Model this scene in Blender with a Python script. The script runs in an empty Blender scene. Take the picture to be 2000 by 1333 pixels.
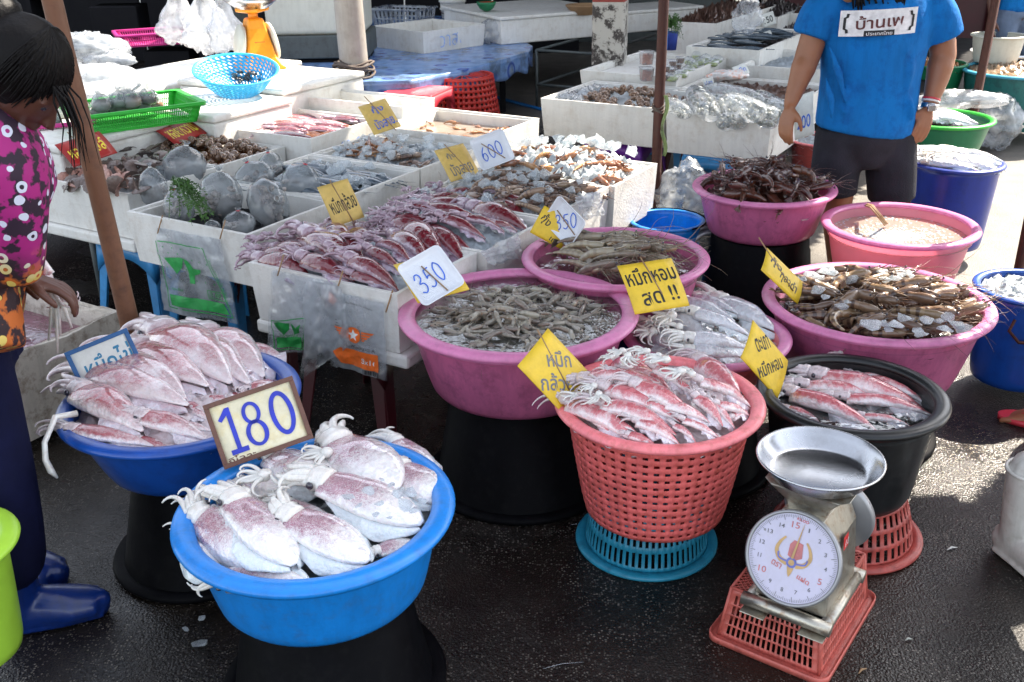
import bpy, bmesh, math, random
from mathutils import Vector as V, Matrix, noise
SC = bpy.context.scene
COL = SC.collection
R = math.radians
# ------------------------------------------------------------ camera
F, CX, CY, HC, PT, RL = 1950.0, 1000.0, 666.5, 1.7, R(24), 0.02
_r0 = V((1, 0, 0)); _u0 = V((0, math.sin(PT), math.cos(PT))); FW = V((0, math.cos(PT), -math.sin(PT)))
RT = math.cos(RL) * _r0 - math.sin(RL) * _u0
UP = math.cos(RL) * _u0 + math.sin(RL) * _r0
CP = V((0, 0, HC))
cd = bpy.data.cameras.new('camera'); cam = bpy.data.objects.new('camera', cd); COL.objects.link(cam)
cam.matrix_world = Matrix(((RT.x, UP.x, -FW.x, 0), (RT.y, UP.y, -FW.y, 0), (RT.z, UP.z, -FW.z, HC), (0, 0, 0, 1)))
cd.sensor_width = 36; cd.lens = F / 2000 * 36; cd.clip_end = 500; cd.clip_start = 0.05
cd.dof.use_dof = True; cd.dof.focus_distance = 2.6; cd.dof.aperture_fstop = 16.0
SC.camera = cam
# ------------------------------------------------------------ light
SUN_AZ, SUN_EL = R(40), R(47)          # azimuth from +X counter-clockwise
SD = V((math.cos(SUN_AZ) * math.cos(SUN_EL), math.sin(SUN_AZ) * math.cos(SUN_EL), math.sin(SUN_EL)))
W = bpy.data.worlds.new('World'); SC.world = W; W.use_nodes = True
_n = W.node_tree.nodes; _b = _n['Background']; _s = _n.new('ShaderNodeTexSky'); _s.sky_type = 'NISHITA'
_s.sun_disc = False; _s.sun_elevation = SUN_EL; _s.sun_rotation = R(90) - SUN_AZ; _s.dust_density = 1.5
_h = _n.new('ShaderNodeHueSaturation'); _h.inputs['Saturation'].default_value = .42; W.node_tree.links.new(_s.outputs[0], _h.inputs['Color']); W.node_tree.links.new(_h.outputs[0], _b.inputs[0]); _b.inputs[1].default_value = 0.15
sl = bpy.data.lights.new('sun', 'SUN'); sl.energy = 5.0; sl.angle = R(0.5); sl.color = (1, 0.9, 0.76)
so = bpy.data.objects.new('sun', sl); COL.objects.link(so)
so.rotation_euler = SD.to_track_quat('Z', 'Y').to_euler()
SC.view_settings.view_transform = 'Standard'; SC.view_settings.look = 'None'
SC.view_settings.exposure = 1.78; SC.view_settings.gamma = 1.0; SC.view_settings.use_curve_mapping = False
SC.cycles.use_denoising = True
SC.cycles.max_bounces = 10; SC.cycles.transparent_max_bounces = 16
SC.cycles.caustics_reflective = False; SC.cycles.caustics_refractive = False; SC.cycles.sample_clamp_indirect = 6

# ------------------------------------------------------------ geometry of the view
def ray(x, y): return FW + RT * ((x - CX) / F) - UP * ((y - CY) / F)
def at(x, y, z=0.0):
    d = ray(x, y); return CP + d * ((z - HC) / d.z)
def atY(x, y, Y):
    d = ray(x, y); return CP + d * (Y / d.y)
def px(p):
    v = V(p) - CP; d = v.dot(FW); return CX + F * v.dot(RT) / d, CY - F * v.dot(UP) / d
def fit(xl, xr, yt, yb, z):
    c = at((xl + xr) / 2, (yt + yb) / 2, z); r = 0.3
    for _ in range(12):
        ps = [px((c.x + r * math.cos(a * .13), c.y + r * math.sin(a * .13), z)) for a in range(49)]
        X = [p[0] for p in ps]; Y = [p[1] for p in ps]
        r *= (xr - xl) / (max(X) - min(X))
        d = at((xl + xr) / 2, (yt + yb) / 2, z) - at((min(X) + max(X)) / 2, (min(Y) + max(Y)) / 2, z)
        c = c + d * .9
    return c.x, c.y, r
GA = R(-31.5); E1 = V((math.cos(GA), math.sin(GA), 0)); E2 = V((-E1.y, E1.x, 0)); GO = V((-0.3127, 2.7896, 0))
def G(s, t, z=0): return GO + E1 * s + E2 * t + V((0, 0, z))

# ------------------------------------------------------------ materials
def nt(m): return m.node_tree.nodes, m.node_tree.links
def newmat(name):
    m = bpy.data.materials.new(name); m.use_nodes = True; return m
def tex_coord(n, l, obj=True):
    t = n.new('ShaderNodeTexCoord'); return t.outputs['Object' if obj else 'Generated']
def noise_node(n, l, co, scale, detail=4, rough=.55):
    t = n.new('ShaderNodeTexNoise'); t.inputs['Scale'].default_value = scale; t.inputs['Detail'].default_value = detail
    t.inputs['Roughness'].default_value = rough
    if co is not None: l.new(co, t.inputs['Vector'])
    return t.outputs['Fac']
def ramp(n, l, fac, stops):
    r = n.new('ShaderNodeValToRGB'); e = r.color_ramp.elements
    while len(e) < len(stops): e.new(.5)
    for i, (p, c) in enumerate(stops):
        e[i].position = p; e[i].color = (*c, 1) if len(c) == 3 else c
    l.new(fac, r.inputs[0]); return r.outputs[0]
def mixc(n, l, fac, a, b, mode='MIX'):
    m = n.new('ShaderNodeMix'); m.data_type = 'RGBA'; m.blend_type = mode
    for s, v in ((m.inputs[0], fac), (m.inputs[6], a), (m.inputs[7], b)):
        if isinstance(v, (int, float)): s.default_value = v
        elif isinstance(v, (tuple, list)): s.default_value = (*v[:3], 1)
        else: l.new(v, s)
    return m.outputs[2]
def mth(n, l, op, a, b=None, clamp=False):
    m = n.new('ShaderNodeMath'); m.operation = op; m.use_clamp = clamp
    for i, v in enumerate((a, b)):
        if v is None: continue
        if isinstance(v, (int, float)): m.inputs[i].default_value = v
        else: l.new(v, m.inputs[i])
    return m.outputs[0]
def bump(n, l, h, strength, dist, p):
    b = n.new('ShaderNodeBump'); b.inputs['Strength'].default_value = strength; b.inputs['Distance'].default_value = dist
    l.new(h, b.inputs['Height']); l.new(b.outputs[0], p.inputs['Normal']); return b
def attr(n, name):
    a = n.new('ShaderNodeAttribute'); a.attribute_name = name; return a.outputs['Fac']
def pm(name, col, rough=.5, dirt=None, dirt_amt=.5, scale=8, metal=0, coat=0, bumpv=.1, bscale=60, sss=0, trans=0, spec=.5, vary=.12, alpha=1):
    """plain procedural material: base colour with soft mottling, optional dirt patches, fine bump"""
    m = newmat(name); n, l = nt(m); p = n['Principled BSDF']; co = tex_coord(n, l)
    nz = noise_node(n, l, co, scale, 5)
    lo = tuple(c * (1 - vary) for c in col); hi = tuple(min(1, c * (1 + vary)) for c in col)
    c = ramp(n, l, nz, [(.3, lo), (.7, hi)])
    if dirt:
        d = noise_node(n, l, co, scale * 2.3, 8, .7)
        f = ramp(n, l, d, [(.5, (0, 0, 0)), (.68, (dirt_amt,) * 3)])
        c = mixc(n, l, f, c, dirt)
        mp = n.new('ShaderNodeMapping'); mp.inputs['Scale'].default_value = (1, 1, .12); l.new(co, mp.inputs[0])
        st = ramp(n, l, noise_node(n, l, mp.outputs[0], 34, 4, .7), [(.35, (.72,) * 3), (.55, (1,) * 3)]); c = mixc(n, l, .55 * min(1, dirt_amt * 1.6), c, st, 'MULTIPLY')
    l.new(c, p.inputs['Base Color'])
    rr = n.new('ShaderNodeMapRange'); l.new(nz, rr.inputs[0]); rr.inputs[3].default_value = rough * .8; rr.inputs[4].default_value = min(1, rough * 1.25)
    l.new(rr.outputs[0], p.inputs['Roughness'])
    p.inputs['Metallic'].default_value = metal; p.inputs['Coat Weight'].default_value = coat; p.inputs['Coat Roughness'].default_value = .08
    p.inputs['Specular IOR Level'].default_value = spec; p.inputs['Alpha'].default_value = alpha
    if sss:
        p.inputs['Subsurface Weight'].default_value = sss; p.inputs['Subsurface Radius'].default_value = (.02, .012, .01); p.inputs['Subsurface Scale'].default_value = 1
    if bumpv:
        bump(n, l, noise_node(n, l, co, bscale, 4), bumpv, .01, p)
    if trans:
        t = n.new('ShaderNodeBsdfTranslucent'); l.new(c, t.inputs[0]); mx = n.new('ShaderNodeMixShader'); mx.inputs[0].default_value = trans
        l.new(p.outputs[0], mx.inputs[1]); l.new(t.outputs[0], mx.inputs[2]); l.new(mx.outputs[0], n['Material Output'].inputs[0])
    return m
def film(name, tint=(1, 1, 1), body=.15, bodycol=(.8, .85, .9), rough=.08, wav=18, bstr=.5, ior=1.4, bodytex=0):
    """thin clear sheet, water surface or ice: see-through with fresnel gloss and a little milky body"""
    m = newmat(name); n, l = nt(m); n.remove(n['Principled BSDF']); co = tex_coord(n, l)
    tr = n.new('ShaderNodeBsdfTransparent'); tr.inputs[0].default_value = (*tint, 1)
    gl = n.new('ShaderNodeBsdfGlossy'); gl.inputs['Roughness'].default_value = rough; gl.inputs[0].default_value = (1, 1, 1, 1)
    df = n.new('ShaderNodeBsdfDiffuse'); df.inputs[0].default_value = (*bodycol, 1)
    tl = n.new('ShaderNodeBsdfTranslucent'); tl.inputs[0].default_value = (*bodycol, 1)
    dm = n.new('ShaderNodeMixShader'); dm.inputs[0].default_value = .5; l.new(df.outputs[0], dm.inputs[1]); l.new(tl.outputs[0], dm.inputs[2])
    m1 = n.new('ShaderNodeMixShader')
    if bodytex:
        nb = noise_node(n, l, co, bodytex, 5); rr = n.new('ShaderNodeMapRange'); l.new(nb, rr.inputs[0]); rr.inputs[1].default_value = .35; rr.inputs[2].default_value = .7
        rr.inputs[3].default_value = body * .2; rr.inputs[4].default_value = min(1, body * 2); l.new(rr.outputs[0], m1.inputs[0])
    else: m1.inputs[0].default_value = body
    l.new(tr.outputs[0], m1.inputs[1]); l.new(dm.outputs[0], m1.inputs[2])
    fr = n.new('ShaderNodeLayerWeight'); fr.inputs[0].default_value = .5
    m2 = n.new('ShaderNodeMixShader'); l.new(mth(n, l, 'ADD', (ior - 1) ** 2 * .3 + .01, mth(n, l, 'MULTIPLY', mth(n, l, 'POWER', fr.outputs['Facing'], 4.5), .9), True), m2.inputs[0]); l.new(m1.outputs[0], m2.inputs[1]); l.new(gl.outputs[0], m2.inputs[2])
    b = n.new('ShaderNodeBump'); b.inputs['Strength'].default_value = bstr; b.inputs['Distance'].default_value = .02
    l.new(noise_node(n, l, co, wav, 3), b.inputs['Height'])
    for s in (gl.inputs['Normal'], fr.inputs['Normal'], df.inputs['Normal']): l.new(b.outputs[0], s)
    l.new(m2.outputs[0], n['Material Output'].inputs[0]); return m
MT = {}
def M_(k): return MT[k]
def defs():
    MT['foam'] = pm('expanded_foam', (.72, .71, .67), .6, (.40, .3, .2), .28, 7, bumpv=.25, bscale=110, vary=.05, spec=.3)
    MT['foam_old'] = pm('worn_foam', (.55, .5, .43), .7, (.16, .1, .06), .7, 9, bumpv=.35, bscale=90, vary=.12, spec=.3)
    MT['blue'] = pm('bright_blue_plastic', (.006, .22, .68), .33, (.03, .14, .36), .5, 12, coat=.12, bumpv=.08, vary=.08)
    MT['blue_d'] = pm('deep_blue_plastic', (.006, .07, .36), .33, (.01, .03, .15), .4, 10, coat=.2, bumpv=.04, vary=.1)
    MT['navy'] = pm('navy_plastic', (.008, .03, .26), .35, (.01, .02, .1), .4, 8, bumpv=.04)
    MT['pink'] = pm('orchid_pink_plastic', (.7, .19, .38), .33, (.34, .08, .17), .55, 7, coat=.15, bumpv=.05, trans=.35, vary=.12)
    MT['pink_rim'] = pm('orchid_pink_rim', (.82, .28, .53), .33, (.5, .16, .3), .35, 16, coat=.15, bumpv=.05, trans=.25, vary=.08)
    MT['pale'] = pm('pale_pink_plastic', (.86, .42, .5), .3, coat=.2, bumpv=.03, trans=.55, vary=.06)
    MT['salmon'] = pm('salmon_pink_plastic', (.9, .17, .16), .36, (.42, .07, .03), .6, 16, coat=.1, bumpv=.08, trans=.12, vary=.12)
    MT['salmon_rim'] = pm('salmon_rim_plastic', (.88, .23, .25), .36, (.45, .1, .07), .6, 14, coat=.1, bumpv=.06, vary=.12)
    MT['brick'] = pm('brick_red_plastic', (.42, .075, .06), .42, (.12, .02, .02), .6, 12, bumpv=.1, vary=.18)
    MT['red'] = pm('red_plastic', (.55, .03, .02), .4, (.2, .02, .01), .4, 12, bumpv=.06)
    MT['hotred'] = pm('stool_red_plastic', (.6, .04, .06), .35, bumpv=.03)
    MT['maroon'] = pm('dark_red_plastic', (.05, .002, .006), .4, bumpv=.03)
    MT['cyan'] = pm('cyan_plastic', (.02, .26, .4), .4, (.01, .08, .14), .5, 10, bumpv=.06)
    MT['sky'] = pm('sky_blue_plastic', (.04, .42, .72), .35, bumpv=.03, trans=.15)
    MT['stoolblue'] = pm('stool_blue_plastic', (.03, .22, .48), .4, (.01, .08, .2), .4, bumpv=.04)
    MT['green'] = pm('green_plastic', (.04, .5, .05), .38, bumpv=.03, trans=.15)
    MT['dgreen'] = pm('dark_green_plastic', (.01, .17, .07), .36, bumpv=.03, trans=.1)
    MT['teal'] = pm('teal_plastic', (.02, .16, .15), .4, (.01, .03, .03), .6, bumpv=.04)
    MT['tealrim'] = pm('light_blue_rim_plastic', (.08, .4, .55), .4, bumpv=.04)
    MT['lime'] = pm('lime_plastic', (.42, .72, .06), .35, bumpv=.03, trans=.15)
    MT['magenta'] = pm('magenta_plastic', (.62, .04, .26), .38, bumpv=.03, trans=.1)
    MT['purple'] = pm('purple_plastic', (.14, .03, .3), .4, bumpv=.03)
    MT['black'] = pm('black_plastic', (.003, .003, .004), .55, (.012, .012, .012), .3, 14, bumpv=.08, vary=.3, spec=.06)
    MT['tubblack'] = pm('black_tub_plastic', (.006, .007, .008), .35, (.03, .03, .03), .3, 14, coat=.1, bumpv=.04, vary=.2)
    MT['steel'] = pm('spun_steel', (.55, .56, .58), .26, (.3, .29, .27), .3, 8, metal=1, bumpv=.02, vary=.06)
    MT['tin'] = pm('scratched_tin', (.5, .47, .4), .36, (.28, .13, .05), .6, 22, metal=.9, bumpv=.08, vary=.1)
    MT['rim'] = pm('dull_grey_metal', (.35, .35, .36), .4, metal=.6, bumpv=.03)
    MT['orange'] = pm('orange_paint', (.8, .3, .01), .4, (.5, .15, .01), .3, bumpv=.03)
    MT['bamboo'] = pm('brown_bamboo', (.19, .085, .045), .5, (.05, .025, .02), .5, 6, bumpv=.15, bscale=30)
    MT['rust'] = pm('rusty_steel', (.07, .02, .012), .55, (.03, .012, .01), .6, 18, bumpv=.25, bscale=70, metal=.2)
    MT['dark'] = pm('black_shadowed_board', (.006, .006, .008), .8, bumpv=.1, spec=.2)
    MT['greywall'] = pm('grey_stained_metal', (.07, .085, .085), .5, (.03, .03, .03), .6, bumpv=.1)
    MT['cooler'] = pm('cream_cooler_plastic', (.58, .58, .5), .45, (.35, .33, .25), .3, 4, bumpv=.03, vary=.05)
    MT['pipe'] = pm('grey_pipe', (.36, .33, .29), .5, (.2, .17, .14), .4, 6, bumpv=.05)
    MT['rope'] = pm('brown_rope', (.11, .085, .07), .8, bumpv=.4, bscale=120)
    MT['twig'] = pm('bamboo_skewer', (.3, .18, .09), .6, bumpv=.1)
    MT['yellow'] = pm('yellow_card', (.78, .52, .03), .5, (.5, .3, .02), .35, 10, bumpv=.08, bscale=90, vary=.08)
    MT['yellow_o'] = pm('faded_yellow_card', (.68, .47, .13), .55, (.45, .28, .08), .4, 12, bumpv=.12, bscale=70, vary=.12)
    MT['redcard'] = pm('red_card', (.33, .012, .01), .4, bumpv=.08)
    MT['cream'] = pm('cream_card', (.74, .68, .48), .5, (.62, .45, .1), .5, 6, bumpv=.05)
    MT['whitecard'] = pm('white_card', (.7, .72, .68), .5, (.5, .5, .45), .3, 8, bumpv=.05)
    MT['woodframe'] = pm('brown_wood_frame', (.14, .06, .04), .5, (.07, .03, .02), .5, 20, bumpv=.2)
    MT['blueframe'] = pm('blue_painted_frame', (.01, .09, .26), .45, bumpv=.1)
    MT['tray'] = pm('white_foam_tray', (.74, .76, .8), .4, bumpv=.1, bscale=200, vary=.03)
    for k, c in dict(dial_red=(.6, .2, .2), dial_gold=(.6, .38, .16), dial_blue=(.16, .18, .5), ink_black=(.01, .01, .012), ink_blue=(.03, .13, .6), ink_navy=(.02, .035, .42), ink_grey=(.16, .16, .17), ink_yellow=(.75, .6, .05), ink_green=(.02, .28, .06),
                     ink_orange=(.8, .15, .02), ink_red=(.6, .03, .03), ink_white=(.75, .75, .75), ink_teal=(.02, .2, .36), ink_gold=(.62, .3, .03), ink_faint=(.32, .4, .55), ink_brown=(.1, .02, .02), ink_ltblue=(.3, .42, .72)).items():
        MT[k] = pm(k, c, .5, bumpv=0, vary=.2, scale=40)
    MT['cloth_blue'] = pm('blue_cotton', (.004, .15, .46), .8, (.003, .07, .28), .8, bumpv=1, bscale=9, vary=.1, scale=5, spec=.2)
    MT['denim'] = pm('charcoal_denim', (.022, .022, .03), .85, bumpv=.3, bscale=160, vary=.35, scale=10, spec=.2)
    MT['pants'] = pm('dark_navy_cloth', (.006, .007, .028), .85, bumpv=.3, bscale=20, vary=.3, spec=.1)
    MT['skin'] = pm('tan_skin', (.3, .125, .06), .45, bumpv=.05, bscale=150, vary=.08, sss=.15, scale=14)
    MT['skin_d'] = pm('brown_skin', (.1, .036, .022), .45, bumpv=.05, bscale=150, vary=.1, sss=.1)
    MT['hair'] = pm('black_hair', (.004, .003, .003), .5, bumpv=.3, bscale=80, vary=.3, spec=.15)
    MT['boot_blue'] = pm('blue_rubber', (.004, .025, .16), .3, (.01, .02, .06), .5, 10, coat=.15, bumpv=.05)
    MT['boot_white'] = pm('white_rubber', (.62, .6, .55), .35, (.3, .27, .2), .4, 12, coat=.1, bumpv=.05)
    MT['gold'] = pm('gold_metal', (.7, .45, .12), .3, metal=1, bumpv=0)
    MT['hose'] = pm('blue_hose', (.01, .14, .42), .4, bumpv=0)
    MT['bag'] = film('clear_plastic_bag', (.97, .98, 1), .2, (.7, .75, .8), .14, 12, .5, 1.4, 10)
    MT['bag2'] = film('milky_plastic_bag', (.95, .95, .97), .5, (.62, .66, .69), .22, 12, .5, 1.4, 8)
    MT['bagwater'] = film('bag_of_cloudy_water', (.9, .92, .93), .5, (.34, .37, .39), .1, 7, .25, 1.3, 5)
    MT['water'] = film('rippled_water', (.9, .93, .93), .05, (.45, .5, .5), .03, 12, .22, 1.5)
    MT['water_m'] = film('murky_melt_water', (.68, .7, .68), .2, (.22, .23, .22), .04, 16, .35, 1.45, 6)
    MT['water_y'] = film('sandy_melt_water', (.85, .75, .65), .9, (.58, .5, .42), .06, 9, .12, 1.33)
    MT['ice'] = film('melting_ice', (.95, .97, .98), .5, (.8, .86, .9), .15, 30, .35, 1.3, 14)
    MT['slush'] = pm('crushed_ice', (.62, .68, .72), .3, (.4, .5, .56), .5, 30, bumpv=1, bscale=45, trans=.3, vary=.15, coat=.4)
    MT['herb'] = pm('green_herb', (.05, .13, .02), .5, bumpv=0, vary=.4, scale=30, trans=.2)
    MT['sauce'] = pm('brown_sauce', (.13, .045, .015), .2, bumpv=.1, vary=.4, scale=40)
defs()
MT['pinkwater'] = film('pinkish_melt_water', (.8, .6, .65), .55, (.5, .22, .3), .06, 14, .5, 1.4, 5)

MT['bagwhite'] = film('white_carrier_bag', (.95, .95, .97), .72, (.8, .82, .84), .3, 16, .6, 1.4, 8)
MT['bagorange'] = pm('orange_printed_plastic', (.75, .72, .7), .3, (.75, .2, .03), .9, 16, coat=.4, bumpv=.4, bscale=20)
MT['herbtape'] = pm('pale_green_tape', (.28, .36, .16), .6, bumpv=.1, trans=.3)
MT['octo'] = pm('baby_octopus_skin', (.5, .42, .37), .35, (.07, .05, .07), .9, 38, coat=.5, vary=.3, bumpv=.3)
MT['paste'] = pm('pink_shrimp_paste', (.5, .26, .2), .4, bumpv=.1, vary=.25, scale=60); MT['salad'] = pm('green_chilli_salad', (.28, .34, .1), .35, (.5, .5, .4), .6, 60, bumpv=.3, vary=.4)
MT['sauce2'] = pm('orange_chilli_sauce', (.45, .16, .03), .25, vary=.3, scale=40); MT['potblue'] = pm('lilac_blue_plastic', (.06, .1, .45), .35, bumpv=.03); MT['denim2'] = pm('faded_denim', (.12, .16, .24), .85, bumpv=.3, bscale=120, vary=.3, spec=.2)
MT['brick2'] = pm('brick_pink_plastic', (.58, .13, .1), .42, (.2, .04, .035), .6, 14, bumpv=.08, vary=.15)
# ------------------------------------------------------------ mesh building
KIDS = {}
def link(o, parent=None, keep=True):
    COL.objects.link(o)
    if parent is not None:
        o.parent = parent; KIDS.setdefault(parent.name, []).append(o)
        o.matrix_parent_inverse = Matrix()
    return o
def tag(o, label=None, cat=None, group=None, kind=None):
    if label: o['label'] = label
    if cat: o['category'] = cat
    if group: o['group'] = group
    if kind: o['kind'] = kind
    return o
def thing(name, label, cat, loc=(0, 0, 0), rz=0, group=None, mat=None):
    o = bpy.data.objects.new(name, None); o.empty_display_size = .05
    if mat is not None: o.matrix_world = mat
    else: o.location = loc; o.rotation_euler = (0, 0, rz)
    COL.objects.link(o); return tag(o, label, cat, group)
def dup(o, mat=None, label=None, group=None, parent=None):
    c = o.copy(); link(c, parent)
    if parent is None and mat is not None: c.matrix_world = mat
    if label: c['label'] = label
    if group: c['group'] = group
    for k in KIDS.get(o.name, []): dup(k, parent=c)
    return c
def wobble(p, s, a): return V(noise.noise_vector(V(p) * s)) * a
class MB:
    def __init__(s): s.v = []; s.f = []; s.m = []; s.u = []; s.w = []; s.cm = 0; s.sm = []
    def vert(s, p, u=0, w=0): s.v.append(tuple(p)); s.u.append(u); s.w.append(w); return len(s.v) - 1
    def face(s, ix, sm=True): s.f.append(tuple(ix)); s.m.append(s.cm); s.sm.append(sm)
    def tube(s, path, rad, n=8, sq=1, u=(0, 1), up=None, cap=True, closed=False):
        P = [V(p) for p in path]; N = len(P); rings = []
        if not hasattr(rad, '__len__'): rad = [rad] * N
        prev = V(up) if up is not None else None
        for i, p in enumerate(P):
            t = (P[(i + 1) % N] - P[i - 1]) if closed else (P[min(i + 1, N - 1)] - P[max(i - 1, 0)])
            t.normalize()
            if prev is None: prev = V((0, 0, 1)) if abs(t.z) < .9 else V((1, 0, 0))
            a = prev - t * prev.dot(t)
            if a.length < 1e-6: a = t.orthogonal()
            a.normalize(); b = t.cross(a); prev = a
            r = rad[i]; ra, rb = (r if hasattr(r, '__len__') else (r * sq, r))
            uu = u[0] + (u[1] - u[0]) * i / max(1, N - 1)
            rings.append([s.vert(p + a * (ra * math.cos(2 * math.pi * k / n)) + b * (rb * math.sin(2 * math.pi * k / n)), uu, math.cos(2 * math.pi * k / n)) for k in range(n)])
        for i in range(N if closed else N - 1):
            A, B = rings[i], rings[(i + 1) % N]
            for k in range(n): s.face((A[k], A[(k + 1) % n], B[(k + 1) % n], B[k]))
        if cap and not closed: s.face(rings[0][::-1]); s.face(rings[-1])
        return s
    def lathe(s, prof, n=48, c=(0, 0, 0), cap0=False, cap1=False, ex=1, ey=1):
        rings = []
        for i, (r, z) in enumerate(prof):
            rings.append([s.vert((c[0] + ex * r * math.cos(2 * math.pi * k / n), c[1] + ey * r * math.sin(2 * math.pi * k / n), c[2] + z), i / len(prof), 0) for k in range(n)])
        for A, B in zip(rings, rings[1:]):
            for k in range(n): s.face((A[k], A[(k + 1) % n], B[(k + 1) % n], B[k]))
        if cap0: s.face(rings[0][::-1], False)
        if cap1: s.face(rings[-1], False)
        return s
    def box(s, c, d, mat=None, taper=1):
        i0 = len(s.v); x, y, z = d[0] / 2, d[1] / 2, d[2] / 2
        for sz in (-1, 1):
            k = taper if sz < 0 else 1
            for sx, sy in ((-1, -1), (1, -1), (1, 1), (-1, 1)):
                p = V((sx * x * k, sy * y * k, sz * z))
                if mat is not None: p = mat @ p
                s.vert(V(c) + p)
        for f in ((0, 3, 2, 1), (4, 5, 6, 7), (0, 1, 5, 4), (1, 2, 6, 5), (2, 3, 7, 6), (3, 0, 4, 7)): s.face([i0 + k for k in f], False)
        return s
    def grid(s, fn, nu, nv, cu=False, skip=None, sm=True):
        ix = [[s.vert(fn(i / nu, j / nv), i / nu, j / nv) for i in range(nu if cu else nu + 1)] for j in range(nv + 1)]
        for j in range(nv):
            for i in range(nu):
                if skip and skip(i, j): continue
                k = (i + 1) % nu if cu else i + 1
                s.face((ix[j][i], ix[j][k], ix[j + 1][k], ix[j + 1][i]), sm)
        return s
    def blob(s, c, r, seg=10, rings=6, amp=0, sc=8, sm=True, seed=0, mat=None):
        i0 = len(s.v); rr = r if hasattr(r, '__len__') else (r, r, r)
        def P(th, ph):
            d = V((math.sin(th) * math.cos(ph), math.sin(th) * math.sin(ph), math.cos(th)))
            k = 1 + amp * noise.noise(d * sc * .3 + V((seed * 3.7, seed * 1.3, 0)))
            q = V((d.x * rr[0] * k, d.y * rr[1] * k, d.z * rr[2] * k))
            return V(c) + (mat @ q if mat is not None else q)
        top = s.vert(P(0, 0), 0, 1); rows = []
        for j in range(1, rings):
            rows.append([s.vert(P(math.pi * j / rings, 2 * math.pi * k / seg), j / rings, 1 - 2 * j / rings) for k in range(seg)])
        bot = s.vert(P(math.pi, 0), 1, -1)
        for k in range(seg):
            s.face((top, rows[0][k], rows[0][(k + 1) % seg]), sm); s.face((bot, rows[-1][(k + 1) % seg], rows[-1][k]), sm)
        for A, B in zip(rows, rows[1:]):
            for k in range(seg): s.face((A[k], B[k], B[(k + 1) % seg], A[(k + 1) % seg]), sm)
        return s
    def deform(s, fn, i0=0):
        for i in range(i0, len(s.v)): s.v[i] = tuple(fn(V(s.v[i])))
        return s
    def mesh(s, name, mats=(), uw=False):
        me = bpy.data.meshes.new(name); me.from_pydata(s.v, [], s.f)
        for m in (mats if isinstance(mats, (list, tuple)) else [mats]): me.materials.append(M_(m) if isinstance(m, str) else m)
        me.polygons.foreach_set('use_smooth', s.sm); me.polygons.foreach_set('material_index', s.m)
        if uw:
            for nm, d in (('u', s.u), ('w', s.w)):
                a = me.attributes.new(nm, 'FLOAT', 'POINT'); a.data.foreach_set('value', d)
        me.update(); return me
    def build(s, name, mats, parent=None, uw=False, bevel=0, solid=0, sub=0, bseg=2):
        o = bpy.data.objects.new(name, s.mesh(name, mats, uw)); link(o, parent)
        if solid:
            q = o.modifiers.new('s', 'SOLIDIFY'); q.thickness = solid; q.offset = 0
        if bevel:
            q = o.modifiers.new('b', 'BEVEL'); q.width = bevel; q.segments = bseg; q.limit_method = 'ANGLE'; q.angle_limit = R(35)
        if sub:
            q = o.modifiers.new('d', 'SUBSURF'); q.levels = sub; q.render_levels = sub
        return o
def obj(name, me, parent=None):
    return link(bpy.data.objects.new(name, me), parent)
def frame(o, x, z=(0, 0, 1), scale=1):
    """matrix at o with local x along x, local z near z"""
    X = V(x).normalized(); Z = V(z) - X * V(z).dot(X); Z.normalize(); Y = Z.cross(X); s = scale if hasattr(scale, '__len__') else (scale,) * 3
    return Matrix(((X.x * s[0], Y.x * s[1], Z.x * s[2], o[0]), (X.y * s[0], Y.y * s[1], Z.y * s[2], o[1]), (X.z * s[0], Y.z * s[1], Z.z * s[2], o[2]), (0, 0, 0, 1)))
random.seed(7)
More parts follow.
